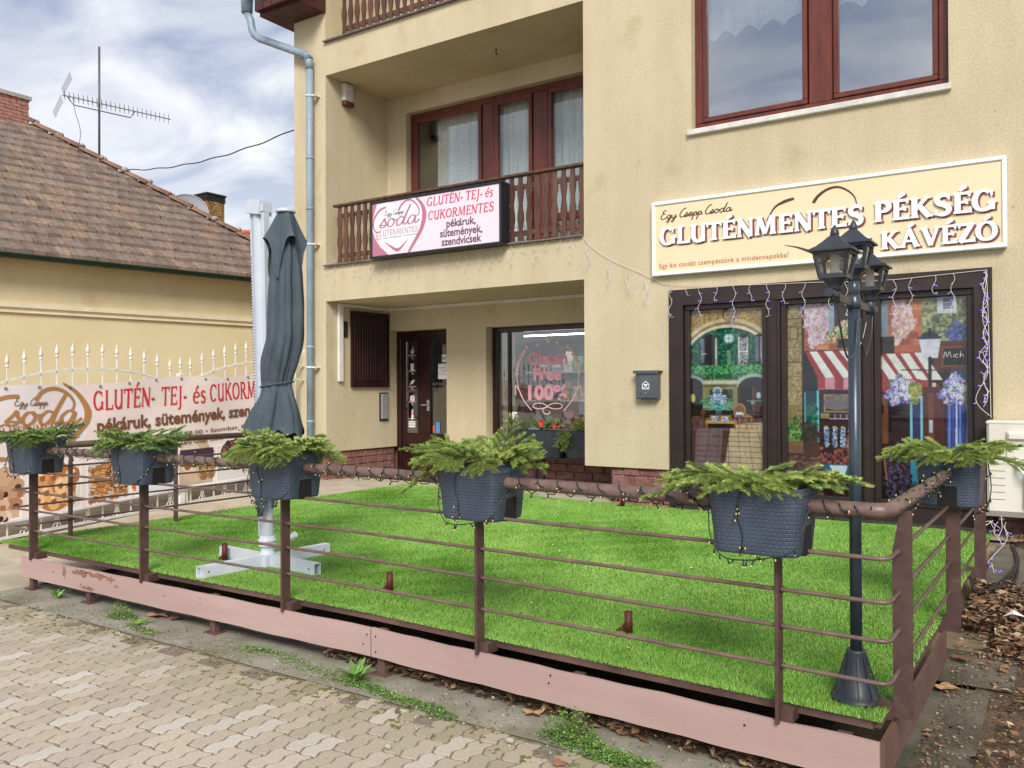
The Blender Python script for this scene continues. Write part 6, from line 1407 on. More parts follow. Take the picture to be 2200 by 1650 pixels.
ban_line('Egy kis csodát csempészünk a mindennapokba', 4.52, 1.125, .86, .028, .01, M['ban_brown'])
for k in range(14):
    b = MB(); y = 3.9+k*.36; z = float(top_z(y))-.03; x = BX+.008+float(ban_bulge(y, z)); b.tube([(x+.004*0+.002, y+.013*math.cos(a), z+.013*math.sin(a)) for a in [2*math.pi*i/12 for i in range(13)]], .004, 5, cap=False); b.build('eyelet', M['metal_dark'], bn)

# ------------------------------------------------------------------ neighbouring house
e_ = Vector((.16223, .98675, 0)); m_ = Vector((-.98675, .16223, 0)); EC = Vector((-13.71, 13.27, 4.0)); TP = math.tan(math.radians(37.5))
nh = thing('neighbour_house', 'yellow single storey house with weathered red brown tiled hip roof and green gutter', 'house', tuple(EC+m_*3-e_*5-Vector((0, 0, 3.7))))
def hq(a, b_, z): p = EC+m_*a+e_*b_; return Vector((p.x, p.y, z))
b = MB(); b.poly([hq(.38, -16, .2), hq(.38, -.38, .2), hq(.38, -.38, 3.98), hq(.38, -16, 3.98)][::-1]); b.poly([hq(.38, -.38, .2), hq(10, -.38, .2), hq(10, -.38, 3.98), hq(.38, -.38, 3.98)][::-1]); b.poly([hq(.39, -16, 3.97), hq(.39, -.38, 3.97), hq(-.02, -.0, 3.97), hq(-.02, -16, 3.97)])
b.build('wall', M['house_yellow'], nh)
b = MB()
for z, h in ((3.13, .075), (3.02, .035)): b.bar(hq(.36, -16, z), hq(.36, -.36, z), .06, h)
b.build('cornice', M['band'], nh)
b = MB(); b.bar(hq(.34, -16, 3.88), hq(.34, -.34, 3.88), .10, .18); b.build('eave_moulding', M['house_yellow'], nh)
b = MB(); rgt = random.Random(9)
NCO = 19; PITCH = .335; cosP = math.cos(math.radians(37.5))
for k in range(NCO+9):
    s0 = -.06+k*PITCH*cosP; s1 = s0+(PITCH+.06)*cosP; bmax = -s0-.05
    q = -14.0+(.1 if k % 2 else 0)
    while q+.2 < bmax+.15:
        q1 = min(q+.205, bmax+.12); g_ = rgt.random(); c = [lin(142, 121, 106), lin(133, 114, 101), lin(152, 128, 110), lin(128, 111, 100), lin(140, 124, 112)][int(g_*5)]; v = rgt.uniform(.88, 1.08); c = (c[0]*v, c[1]*v, c[2]*v, 1)
        lift = .070+rgt.uniform(-.010, .010); off_ = rgt.uniform(-.016, .016)
        z0, z1 = 4.0+s0*TP, 4.0+s1*TP
        n_ = b.verts([hq(s0+off_, q, z0+lift), hq(s0+off_, q+.07, z0+lift+.012), hq(s0+off_, q+.135, z0+lift-.002), hq(s0+off_, q1, z0+lift+.009), hq(s1, q, z1+.008), hq(s1, q+.07, z1+.018), hq(s1, q+.135, z1+.006), hq(s1, q1, z1+.014),
                     hq(s0+off_, q, z0+.0), hq(s0+off_, q1, z0+.0)], c)
        for j in range(3): b.face([n_+j, n_+4+j, n_+5+j, n_+1+j])
        b.face([n_+8, n_, n_+1, n_+2, n_+3, n_+9])
        q += .208
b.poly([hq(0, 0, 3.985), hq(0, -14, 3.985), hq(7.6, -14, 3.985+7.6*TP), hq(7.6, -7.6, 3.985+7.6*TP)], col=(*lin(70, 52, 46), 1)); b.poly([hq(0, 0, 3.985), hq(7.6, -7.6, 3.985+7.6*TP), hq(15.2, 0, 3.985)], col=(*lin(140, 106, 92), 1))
ro = b.build('roof', M['tile'], nh)
b = MB(); mo = MB(); k = 0.0
while k < 7.4:                                                       # hip tiles bedded in lumps of mortar
    a0, a1 = k, k+.36; p0 = hq(a0, -a0, 4.06+a0*TP); p1 = hq(a1, -a1, 4.06+a1*TP-.02); v = rgt.uniform(.85, 1.05); c = lin(158, 122, 104)
    d = (p1-p0).normalized(); s_ = d.cross(Vector((0, 0, 1))).normalized(); u_ = s_.cross(d); rows = []
    for p, r in ((p0, .125), (p1, .095)): rows.append(b.verts([p+s_*r*math.cos(t)+u_*r*.75*math.sin(t) for t in [math.pi*i/8 for i in range(9)]], (c[0]*v, c[1]*v, c[2]*v, 1)))
    for j in range(8): b.face([rows[0]+j, rows[0]+j+1, rows[1]+j+1, rows[1]+j], True)
    b.face([rows[0]+j for j in range(9)][::-1])
    for j in range(4): mo.sphere(tuple(p0+s_*rgt.uniform(-.10, .10)+u_*rgt.uniform(.0, .10)), rgt.uniform(.04, .085), 6, sq=(1, 1, .8))
    k += .34
b.build('hip_tile', M['tile'], ro); mo.build('hip_mortar', M['mortar'], ro)
b = MB(); P = [hq(-.07+.075*math.cos(t), 0, 3.93-.075*math.sin(t)) for t in [math.pi*i/8 for i in range(9)]]
n0 = b.verts([p-e_*16 for p in P]+[p+e_*.1 for p in P])
for j in range(8): b.face([n0+j, n0+9+j, n0+10+j, n0+1+j], True)
b.bar(hq(-.145, -16, 3.935), hq(-.145, .1, 3.935), .018, .022); b.bar(hq(.006, -16, 3.95), hq(.006, .1, 3.95), .012, .10)
for k in range(9): 
    P2 = [hq(-.07+.081*math.cos(t), 0, 3.93-.081*math.sin(t)) for t in [math.pi*i/8 for i in range(9)]]; n1 = b.verts([p-e_*(1.2+1.75*k) for p in P2]+[p-e_*(1.16+1.75*k) for p in P2])
    for j in range(8): b.face([n1+j, n1+9+j, n1+10+j, n1+1+j])
b.build('gutter', M['gutter'], nh)
def brick_stack(mb, cx, cy, z0, z1, hw, cols, rg_, core=True):
    z = z0; r_ = 0
    while z < z1:
        for sx, sy in ((1, 0), (-1, 0), (0, 1), (0, -1)):
            t_ = -hw+(.0 if r_ % 2 else -.12)
            while t_ < hw:
                a, c = max(-hw, t_), min(hw, t_+.235); o_ = rg_.uniform(-.004, .008)
                if c-a > .03:
                    if sx: mb.box((cx+sx*(hw-.03), cy+a+.005, z+.005), (cx+sx*(hw+o_), cy+c-.005, z+.068))
                    else: mb.box((cx+a+.005, cy+sy*(hw-.03), z+.005), (cx+c-.005, cy+sy*(hw+o_), z+.068))
                t_ += .245
        z += .075; r_ += 1
    if core: mb.box((cx-hw+.012, cy-hw+.012, z0-.4), (cx+hw-.012, cy+hw-.012, z1-.005))
b = MB(); brick_stack(b, -19.12, 9.20, 6.9, 7.93, .31, None, rgt); c1 = b.build('chimney', M['brick_red'], nh)
b = MB(); b.box((-19.47, 8.85, 7.93), (-18.77, 9.55, 8.01)); b.box((-19.3, 9.0, 8.01), (-18.94, 9.4, 8.04)); b.build('chimney_cap', M['mortar'], c1)

R2, F2 = Vector((.8323, .5543, 0)), Vector((-.5543, .8323, 0))
def far(l, d, z): p = R2*l+F2*d; return Vector((p.x, p.y, z))
h2 = thing('orange_roof_house', 'far house of which only an orange tiled roof shows over the hip', 'house', tuple(far(-9, 42, .3)))
b = MB(); q4 = [far(-13.4, 39.2, 0), far(-4, 39.2, 0), far(-4, 45, 0), far(-13.4, 45, 0)]
for i in range(4): A0_, B0_ = q4[i], q4[(i+1) % 4]; b.poly([A0_+Vector((0, 0, .2)), B0_+Vector((0, 0, .2)), B0_+Vector((0, 0, 7.0)), A0_+Vector((0, 0, 7.0))])
b.build('wall', M['house_yellow'], h2)
b = MB(); b.poly([far(-13.9, 45.2, 6.9), far(-3.5, 45.2, 6.9), far(-3.5, 42, 9.6), far(-13.9, 42, 9.6)][::-1], col=(*lin(190, 100, 64), 1))
for k in range(12):
    for j in range(50):
        c = [lin(206, 114, 74), lin(190, 100, 64), lin(214, 126, 88)][rgt.randrange(3)]; l0 = -13.9+j*.21; f0, f1 = k/12, (k+1)/12
        b.poly([far(l0, 38.8+3.2*f0, 6.9+2.7*f0+.04), far(l0+.2, 38.8+3.2*f0, 6.9+2.7*f0+.04), far(l0+.2, 38.8+3.2*f1, 6.9+2.7*f1), far(l0, 38.8+3.2*f1, 6.9+2.7*f1)], col=(*c, 1))
b.build('roof', M['tile'], h2)
h3 = thing('brick_chimney', 'sooty yellow brick chimney standing behind the tiled hip roof', 'chimney', (-19.49, 14.6, .3))
b = MB(); brick_stack(b, -19.49, 14.6, 5.0, 6.72, .27, None, rgt); b.box((-19.7, 14.4, .3), (-19.28, 14.8, 4.9)); b.build('stack', M['brick_yellow'], h3)
b = MB(); brick_stack(b, -19.49, 14.6, 6.72, 6.88, .29, None, rgt, False); b.box((-19.80, 14.29, 6.88), (-19.18, 14.91, 6.93)); b.build('chimney_head', M['soot_and_shade'], h3)
ds = thing('satellite_dish', 'pale grey satellite dish showing above the hip of the tiled roof', 'satellite dish', (-17.4, 12.5, 4.2))
b = MB(); dn = Vector((.75, -.6, .25)).normalized(); ctr = Vector((-16.97, 12.09, 5.72)); s_ = dn.cross(Vector((0, 0, 1))).normalized(); u_ = s_.cross(dn); rows = []
for k in range(7):
    r = .48*k/6; rows.append(b.verts([ctr+dn*(.18*(r/.48)**2-.18)+s_*r*math.cos(t)+u_*r*math.sin(t) for t in [2*math.pi*i/32 for i in range(32)]]))
for a, c in zip(rows, rows[1:]):
    for j in range(32): b.face([a+j, a+(j+1) % 32, c+(j+1) % 32, c+j], True)
b.tube([ctr+s_*.48*math.cos(t)+u_*.48*math.sin(t) for t in [2*math.pi*i/32 for i in range(33)]], .012, 6, cap=False); b.build('reflector', M['dish'], ds)
b = MB(); b.tube([ctr-dn*.18, ctr-dn*.3, Vector((-17.4, 12.5, 5.4)), Vector((-17.4, 12.5, 4.2))], .03, 8); b.tube([ctr-u_*.45, ctr+dn*.42-u_*.1], .012, 6); b.build('mount', M['metal_dark'], ds)

# ------------------------------------------------------------------ television antennas
def yagi(name, label, mast, zfoot, ztop, A, B, nel, el, r=.012):
    o = thing(name, label, 'antenna', (mast[0], mast[1], zfoot), 'television antennas on the roofs')
    b = MB(); b.tube([(mast[0], mast[1], zfoot), (mast[0], mast[1], ztop)], r*2, 8); b.build('mast', M['metal_dark'], o)
    A, B = Vector(A), Vector(B); d = (B-A).normalized(); s_ = d.cross(Vector((0, 0, 1))).normalized(); b = MB(); b.bar(A, B, r*1.6, r*1.6)
    for k in range(nel):
        p = A.lerp(B, (k+.5)/nel); b.tube([p-s_*el*.5+Vector((0, 0, el*.35)), p, p+s_*el*.5+Vector((0, 0, el*.35))], r*.45, 4); b.tube([p-s_*el*.5-Vector((0, 0, el*.35)), p, p+s_*el*.5-Vector((0, 0, el*.35))], r*.45, 4)
    b.build('boom', M['metal_dark'], o); return o, A, B, d, s_
A_ = (-18.07, 9.83, 8.0); B_ = (-16.85, 11.6, 7.72)
an, A, B, d, s_ = yagi('roof_antenna', 'long directional antenna with mesh reflector high on a bare mast above the hip', (-17.72, 10.45), 6.78, 9.16, A_, B_, 24, .2)
b = MB()
for q in (-1, 1):
    o_ = A+Vector((0, 0, .06*q)); dirv = (Vector((0, 0, 1))*q*.85-d*.5+d*.85*(1 if q > 0 else .2)).normalized()
    for k in range(9): p = o_+dirv*(.04+.045*k); b.tube([p-s_*.22, p+s_*.22], .004, 4)
    for j in (-.2, -.07, .07, .2): b.tube([o_+s_*j, o_+dirv*.42+s_*j], .004, 4)
b.build('reflector', M['metal_dark'], an)
b = MB(); b.tube([A+d*.1-Vector((0, 0, .02)), A+d*.22-Vector((0, 0, .16)), A.lerp(B, .62)-Vector((0, 0, .16)), A.lerp(B, .66)], .012, 6); b.build('brace', M['metal_dark'], an)
b = MB(); b.tube(cat_rom([tuple(A+d*.2), tuple(A+d*.25-Vector((0, 0, .3))), tuple(A+d*.35-Vector((0, 0, .7))), tuple(A+d*.3-Vector((0, 0, 1.15)))], 5), .006, 5); b.build('cable', M['soot_and_shade'], an)
yagi('roof_antenna', 'small low antenna far behind the hip of the tiled roof', (-24.6, 14.2), 3.0, 8.55, (-25.3, 13.4, 7.86), (-23.6, 15.5, 7.75), 12, .14)
yagi('roof_antenna', 'bare antenna rod with one cross boom far behind the tiled roof', (-25.2, 14.0), 3.0, 8.9, (-26.0, 13.2, 8.72), (-25.0, 14.3, 8.72), 2, .12)
oc = thing('overhead_cable', 'thin dark cable hanging across the sky from roof to bakery', 'cable', (-17.3, 10.85, 6.5))
P0, P1 = Vector((-17.30, 10.85, 6.50)), Vector((-9.93, 9.6, 6.02))
b = MB(); b.tube([P0.lerp(P1, t)-Vector((0, 0, .42*4*t*(1-t)*.55))+Vector((0, 0, .012*math.sin(t*40))) for t in [i/40 for i in range(41)]], .011, 5); b.build('wire', M['soot_and_shade'], oc)

# ------------------------------------------------------------------ letter box, air conditioner, planter at the shop window
mbx = thing('letter_box', 'grey wall letter box with white envelope mark beside the mural window', 'letter box', (-4.07, 8.9, 1.545))
b = MB(); b.box((-4.20, 8.84, 1.548), (-3.94, 8.948, 1.845), bev=.006); b.box((-4.195, 8.835, 1.555), (-3.945, 8.842, 1.80), bev=.003); b.build('body', M['grey_box'], mbx)
b = MB(); b.bar((-4.225, 8.885, 1.858), (-3.915, 8.885, 1.858), .13, .016); b.bar((-4.225, 8.825, 1.848), (-3.915, 8.825, 1.848), .012, .03); b.build('lid', M['grey_box'], mbx)
F = Flat(lambda u, v, n: (u, 8.8335-n, v)); F.ribbon([(-4.115, 1.66), (-4.035, 1.66), (-4.035, 1.71), (-4.075, 1.745), (-4.115, 1.71), (-4.115, 1.66)], .009); F.shape([(-4.108, 1.712), (-4.042, 1.712), (-4.075, 1.688)]); F.ribbon([(-4.112, 1.662), (-4.075, 1.69), (-4.038, 1.662)], .007); F.build('envelope_mark', M['sign_white'], mbx)
b = MB(); b.sphere((-4.075, 8.834, 1.61), .010, 8); b.build('lock', M['mirrorless'], mbx)
b = MB(); b.sphere((-4.14, 8.834, 1.605), .006, 6); b.sphere((-4.01, 8.834, 1.605), .006, 6); b.build('screw', M['soot_and_shade'], mbx)
ac = thing('air_conditioner', 'ivory air conditioner unit mounted on the wall beyond the mural window', 'air conditioner', (-.2, 8.75, .53))
b = MB(); b.box((-.69, 8.56, .56), (.26, 8.90, 1.36), bev=.02); b.box((-.695, 8.555, 1.335), (.265, 8.905, 1.365), bev=.008)
for k in range(7): b.box((-.692, 8.62+.035*k, .9), (-.689, 8.635+.035*k, 1.25))
b.build('casing', M['ac'], ac)
b = MB(); b.box((-.54, 8.545, 1.03), (-.35, 8.562, 1.28), bev=.01); b.box((-.53, 8.515, 1.20), (-.36, 8.55, 1.27), bev=.015); b.box((-.40, 8.50, .62), (-.22, 8.562, .93), bev=.02); b.build('service_cover', M['ac'], ac)
b = MB(); cx, cz = .0, .96
for k in range(10): b.tube([(cx+.05*(k+1)*.75*math.cos(t), 8.55, cz+.05*(k+1)*.75*math.sin(t)) for t in [2*math.pi*i/28 for i in range(29)]], .0035, 5, cap=False)
for k in range(9): b.box((-.665, 8.556, .68+k*.062), (-.55, 8.559, .684+k*.062))
b.build('grille', M['ac_dark'], ac)
b = MB(); b.tube(cat_rom([(-.46, 8.55, 1.03), (-.44, 8.50, .96), (-.36, 8.47, .88), (-.22, 8.48, .82), (-.1, 8.52, .8)], 6), .012, 8); b.tube(cat_rom([(-.44, 8.55, 1.03), (-.42, 8.51, .98), (-.33, 8.49, .91), (-.2, 8.5, .86)], 6), .008, 8); b.build('hose', M['white_plastic'], ac)
b = MB(); b.box((-.60, 8.582, .50), (-.56, 8.96, .556)); b.box((-.70, 8.54, .535), (.27, 8.58, .56)); b.box((-.60, 8.57, .50), (-.56, 8.583, .536)); b.box((.12, 8.582, .50), (.16, 8.96, .556)); b.box((.12, 8.57, .50), (.16, 8.583, .536)); b.build('bracket', M['ac_dark'], ac)

wps = thing('planter_stand', 'dark metal stand carrying two wicker planters under the shop window', 'stand', (-5.75, 9.95, .33), None)
b = MB()
for x in (-6.20, -5.02): b.box((x-.02, 9.86, .325), (x+.02, 9.90, .72)); b.box((x-.02, 10.06, .325), (x+.02, 10.10, .72)); b.box((x-.02, 9.86, .70), (x+.02, 10.1, .722))
b.box((-6.50, 9.85, .72), (-4.95, 10.12, .738)); b.build('frame', M['box_black'], wps)
def window_box(x0, x1, label):
    o = thing('window_planter', label, 'planter', ((x0+x1)/2, 9.98, .74), 'dark wicker planters at the shop window'); b = MB(); yc = 9.98; rings = []
    for z, s_ in ((0, .90), (.30, 1.0), (.36, 1.0), (.36, .93), (.31, .91)):
        hx, hy = (x1-x0)/2*s_, .125*s_; rings.append(b.verts([((x0+x1)/2+px, yc+py, .74+z) for px, py in rrect(hx, hy, .03)]))
    for a, c in zip(rings, rings[1:]):
        for j in range(20): b.face([a+j, a+(j+1) % 20, c+(j+1) % 20, c+j])
    b.face([rings[0]+j for j in range(20)][::-1]); b.build('body', M['wicker'], o)
    b = MB(); b.box((x0+.04, yc-.10, 1.02), (x1-.04, yc+.10, 1.06)); b.build('soil', M['soil'], o)
window_box(-6.55, -5.78, 'dark wicker planter with red poinsettia blooms at the shop window'); window_box(-5.76, -4.99, 'dark wicker planter at the shop window, half hidden by the wall')
rg = random.Random(33)
gw = 'low fir greenery of the shop window planters'
fir_bunch('fir_branches', 'dark fir greenery with red blooms below the wreath decal', (-6.17, 9.98, 1.10), .33, .1, 24, rg, (.10, .17), (.35, 1.2), (0, 3, 0), .2, 1.0, group=gw)
fir_bunch('fir_branches', 'fir greenery with a trailing spray at the shop window, half hidden by the wall', (-5.40, 9.98, 1.10), .30, .1, 20, rg, (.10, .17), (.35, 1.2), (0, 1, 0), .2, 1.0, extra=tuple(((-5.70+.03*k, 9.86, 1.12), (-.06+.05*k, -.5, -.4-.5*k), .32) for k in range(3)), group=gw)
for nm, x, z, lab in (('poinsettia', -6.10, 1.20, 'larger red poinsettia bloom among the fir at the shop window'), ('poinsettia', -5.90, 1.17, 'smaller red poinsettia bloom among the fir at the shop window'), ('poinsettia', -5.38, 1.19, 'pinkish bloom in the half hidden shop window planter')):
    o = thing(nm, lab, 'flower', (x, 9.9, z), 'red blooms at the shop window'); b = MB()
    for k in range(9):
        a = 2*math.pi*k/9+rg.random()*.4; L_ = rg.uniform(.05, .075) if x < -6 else rg.uniform(.035, .055); dz = rg.uniform(-.2, .7); c0_ = Vector((x, 9.9, z)); d = Vector((math.cos(a), -.5, math.sin(a)+dz*.3)).normalized(); s_ = d.cross(Vector((0, 1, 0))).normalized()
        b.poly([c0_, c0_+d*L_*.5+s_*.018, c0_+d*L_, c0_+d*L_*.5-s_*.018])
    b.build('petals', M['poinsettia'] if x < -5.5 else M['ink_rose'], o)

# goods on the shelf inside the shop window
shf = thing('shop_shelf', 'pale shelf with three boards inside the shop window', 'shelf', (-6.0, 10.95, .35))
b = MB()
for z in (1.05, 1.48, 1.9): b.box((-6.9, 10.75, z), (-5.0, 11.15, z+.025))
for x in (-6.9, -5.95, -5.02): b.box((x, 11.1, .35), (x+.03, 11.15, 2.2))
b.build('boards', M['white_plastic'], shf)
cols = [((206, 120, 130), 'pink'), ((90, 150, 96), 'green'), ((226, 214, 190), 'cream'), ((196, 160, 90), 'mustard'), ((120, 140, 180), 'blue'), ((226, 226, 224), 'white'), ((150, 70, 60), 'brick red')]
gm = {}
for c, nm in cols: gm[nm] = mat('pack_'+nm.replace(' ', '_'), lin(*c), rough=.5)
ORD = ['first', 'second', 'third', 'fourth', 'fifth', 'sixth', 'seventh', 'eighth', 'ninth', 'tenth', 'eleventh', 'twelfth', 'thirteenth', 'fourteenth', 'fifteenth']
for z, bd in ((1.075, 'lowest'), (1.505, 'middle'), (1.925, 'top')):
    x = -6.85; kk = 0
    while x < -5.1:
        w_, h_ = rg.uniform(.09, .17), rg.uniform(.12, .30); c, nm = cols[rg.randrange(7)]
        o = thing('goods_pack', f'{nm} goods bag, {ORD[kk]} from the blind on the {bd} board of the shop shelf', 'pack', (x+w_/2, 10.9, z), 'packs on the shelf inside the shop window')
        b = MB(); n0 = b.verts([(x, 10.84, z), (x+w_, 10.84, z), (x+w_, 10.96, z), (x, 10.96, z), (x-.005, 10.83, z+h_*.5), (x+w_+.005, 10.83, z+h_*.5), (x+w_+.005, 10.97, z+h_*.5), (x-.005, 10.97, z+h_*.5), (x+.01, 10.895, z+h_), (x+w_-.01, 10.895, z+h_), (x+w_-.01, 10.905, z+h_), (x+.01, 10.905, z+h_)])
        for r0 in (0, 4):
            for j in range(4): b.face([n0+r0+j, n0+r0+(j+1) % 4, n0+r0+4+(j+1) % 4, n0+r0+4+j])
        b.face([n0+8, n0+9, n0+10, n0+11]); b.build('bag', gm[nm], o)
        b = MB(); b.poly([(x+.015, 10.826, z+h_*.3), (x+w_-.015, 10.826, z+h_*.3), (x+w_-.015, 10.828, z+h_*.52), (x+.015, 10.828, z+h_*.52)]); b.build('label', gm['white' if nm != 'white' else 'pink'], o)
        x += w_+rg.uniform(.01, .05); kk += 1
tl = thing('tube_lamp', 'lit white tube lamp along the top of the shop window', 'lamp', (-5.95, 10.62, 2.44)); b = MB(); b.tube([(-6.85, 10.62, 2.45), (-4.97, 10.62, 2.45)], .009, 8); b.build('tube', M['tube_light'], tl)

# ------------------------------------------------------------------ icicle lights on the facade
def icicle(name, label, path, drops, rg, bulbs=70, loose=()):
    o = thing(name, label, 'icicle lights', path[0], 'white wired icicle lights on the facade'); wb = MB(); spots = []
    wb.tube(path, .0028, 5, cap=False)
    for (x, y, z, ln) in drops:
        P = [(x, y, z)]; q = Vector((x, y, z)); sw = rg.uniform(0, 6)
        for k in range(max(3, int(ln/.045))):
            q = q+Vector((.022*math.sin(sw+k*1.35), -.004+.004*math.sin(k), -.042)); P.append(tuple(q))
            if k % 2 == 1: d = Vector((rg.choice((-1, 1))*.028, -.006, -.006+rg.uniform(-.012, .012))); wb.tube([q, q+d*.7], .0024, 4); spots.append(q+d)
        P.append((P[-1][0]+.03, P[-1][1], P[-1][2]+.012)); wb.tube(cat_rom(P, 3), .0024, 5, cap=False)
    for P in loose:
        Q = cat_rom(P, 6); wb.tube(Q, .0028, 5, cap=False)
        for k in range(3, len(Q)-2, 4): d = Vector((rg.uniform(-.03, .03), -.012, rg.uniform(-.02, .02))); wb.tube([Vector(Q[k]), Vector(Q[k])+d*.7], .0032, 4); spots.append(Vector(Q[k])+d)
    wb.build('wire', M['wire_white'], o); rg.shuffle(spots); first = None
    for q in spots[:bulbs]:
        if first is None:
            first = MB(); first.sphere(tuple(o.location), .0065, 6); first = first.build('bulb', M['bulb_blue'] if bulbs != 61 else M['wire_white'], o); first.location = q-o.location
        else: copy_child(first, o, q-o.location)
rg = random.Random(77)
pth = [(-9.23+4.3*i/40, 8.925-.01*math.sin(i*2.1), 3.492+.010*math.sin(i*1.7)) for i in range(41)]
pth = [(-9.05, 8.95, 3.56), (-9.2, 8.93, 3.5)]+pth
icicle('icicle_lights', 'faint unlit icicle lights hanging from the balcony edge', pth, [(-9.2+.172*k+rg.uniform(-.03, .03), 8.925, 3.485, rg.uniform(.10, .34)) for k in range(25)], rg, 61)
pth = cat_rom([(-4.93, 8.935, 3.48), (-4.80, 8.93, 3.34), (-4.55, 8.93, 3.17), (-4.2, 8.93, 3.0), (-3.98, 8.93, 2.885), (-3.86, 8.925, 2.84), (-3.4, 8.915, 2.79), (-2.9, 8.91, 2.755), (-2.3, 8.91, 2.735), (-1.9, 8.91, 2.715), (-1.5, 8.91, 2.705), (-1.2, 8.91, 2.715), (-.71, 8.91, 2.735)], 6)
def py_at(x):
    for a, c in zip(pth, pth[1:]):
        if a[0] <= x <= c[0]: return a[2]+(c[2]-a[2])*(x-a[0])/(c[0]-a[0])
    return 2.7
dr_ = [(x, 8.908, py_at(x)-.003, ln) for x, ln in ((-4.83, .30), (-4.55, .34), (-4.32, .30), (-4.1, .34), (-3.78, .42), (-3.62, .16), (-3.45, .36), (-3.28, .22), (-3.09, .46), (-2.90, .20), (-2.73, .40), (-2.53, .26), (-2.33, .5), (-2.1, .3), (-1.95, .38), (-1.5, .36), (-1.33, .46), (-1.13, .2), (-.98, .42))]
icicle('icicle_lights', 'violet lit icicle lights along the top of the mural window', pth, dr_, rg, 55, loose=[[(-1.93, 8.90, 2.40), (-1.84, 8.88, 2.22), (-1.90, 8.88, 2.12), (-1.80, 8.88, 2.08), (-1.74, 8.88, 2.3)]])
cols_ = [[(-.72+.02*math.sin(k*2+j), 8.90, 2.72-.068*k+.02*math.sin(k+j*2)) for k in range(19)] for j in range(2)]+[[(-.70, 8.90, 2.7), (-.74, 8.88, 2.3), (-.69, 8.88, 2.1), (-.77, 8.88, 1.95), (-.70, 8.88, 1.8), (-.80, 8.88, 1.55), (-.69, 8.88, 1.4)]]
icicle('icicle_lights', 'tangled icicle lights running down the side of the mural window', [(-.71, 8.905, 2.735), (-.70, 8.905, 2.5), (-.69, 8.905, 2.0), (-.68, 8.905, 1.38)], [], rg, 45, loose=cols_)
icicle('icicle_lights', 'loose end of violet lights dangling below the air conditioner', [(-.58, 8.54, .54), (-.57, 8.5, .44), (-.60, 8.46, .36), (-.56, 8.42, .30)], [(-.60, 8.46, .50, .10), (-.54, 8.46, .50, .08), (-.66, 8.5, .50, .12)], rg, 40, loose=[[(-.56, 8.5, .46), (-.53, 8.35, .36), (-.60, 7.6, .31), (-.56, 7.3, .34), (-.53, 7.1, .31), (-.50, 7.05, .33)], [(-.64, 8.5, .5), (-.72, 8.4, .44), (-.66, 8.3, .52), (-.58, 8.4, .45)]])

# ------------------------------------------------------------------ weeds, leaves, stones
WG = [lin(96, 138, 56), lin(116, 158, 68), lin(76, 116, 48), lin(132, 170, 84)]
def rosette(name, label, x, y, n, L_, up_, rg_, wid=.022, z=0.004):
    o = thing(name, label, 'weed', (x, y, z), 'weeds along the edge of the pavement'); b = MB()
    for k in range(n):
        a = 2*math.pi*k/n+rg_.uniform(-.3, .3); ln = L_*rg_.uniform(.65, 1.1); u0 = up_*rg_.uniform(.6, 1.2); c = WG[rg_.randrange(4)]; pr = None
        for j in range(7):
            f_ = j/6; rr_ = ln*f_*math.cos(u0*(1-f_*.55)); h_ = ln*f_*math.sin(u0*(1-f_*.35)); w_ = wid*math.sin(math.pi*(f_*.85+.12))*(1 if j % 2 else .62)
            p = Vector((x+rr_*math.cos(a), y+rr_*math.sin(a), z+h_)); s_ = Vector((-math.sin(a), math.cos(a), 0)); g_ = 1.25 if f_ < .3 else 1
            k_ = b.verts([p-s_*w_, p+Vector((0, 0, -.004)), p+s_*w_], (*[v*g_ for v in c], 1))
            if pr is not None: b.face([pr, pr+1, k_+1, k_], True); b.face([pr+1, pr+2, k_+2, k_+1], True)
            pr = k_
    return b.build('leaves', M['weed'], o)
def chickweed(name, label, pts, rad, n, rg_, hmax=.05, tall=1.0):
    o = thing(name, label, 'weed', (pts[0][0], pts[0][1], .0), 'low chickweed along the edge of the pavement'); V, Cc = [], []
    for k in range(n):
        p = pts[rg_.randrange(len(pts))]; q = rg_.random()**.6*rad; a = rg_.uniform(0, 6.283); x, y = p[0]+q*1.5*math.cos(a), p[1]+q*math.sin(a)*.8; z = .004+rg_.random()*hmax*tall*max(.15, 1-(q/rad)**2)
        c = WG[rg_.randrange(4)]; g_ = rg_.uniform(.8, 1.2); s_ = rg_.uniform(.004, .010); ph_ = rg_.uniform(0, 6.28); t_ = rg_.uniform(-.6, .6); d = Vector((math.cos(ph_), math.sin(ph_), t_))*s_; w_ = Vector((-math.sin(ph_), math.cos(ph_), rg_.uniform(-.4, .4)))*s_*.6; c0_ = Vector((x, y, z))
        V += [tuple(c0_-d), tuple(c0_+w_), tuple(c0_+d), tuple(c0_-w_)]; Cc += [tuple(v*g_ for v in c)]*4
    V = np.array(V); return np_mesh('foliage', V, np.arange(len(V)).reshape(-1, 4), M['weed'], o, col=np.array(Cc))
rg = random.Random(99)
rosette('dandelion', 'tall bright dandelion rosette beside the middle platform leg', -3.43, 3.54, 11, .145, 1.05, rg)
rosette('dandelion', 'thin young dandelion near the far end of the fascia board', -6.80, 3.66, 7, .13, 1.1, rg, .016)
rosette('dandelion', 'flat small dandelion rosette beside the grassy tuft', -5.58, 3.58, 8, .10, .35, rg, .018)
chickweed('chickweed', 'bushy upright green tuft by the dry leaves under the board', [(-5.86, 3.60), (-5.80, 3.61)], .085, 800, rg, .12)
chickweed('chickweed', 'low green patch in front of the tuft and flat dandelion', [(-5.50, 3.50), (-5.4, 3.5), (-5.3, 3.49)], .07, 420, rg, .03)
chickweed('chickweed', 'small green patch at the joint sand between the tuft and the dandelion', [(-4.42, 3.60), (-4.28, 3.62), (-4.15, 3.64)], .08, 420, rg, .03)
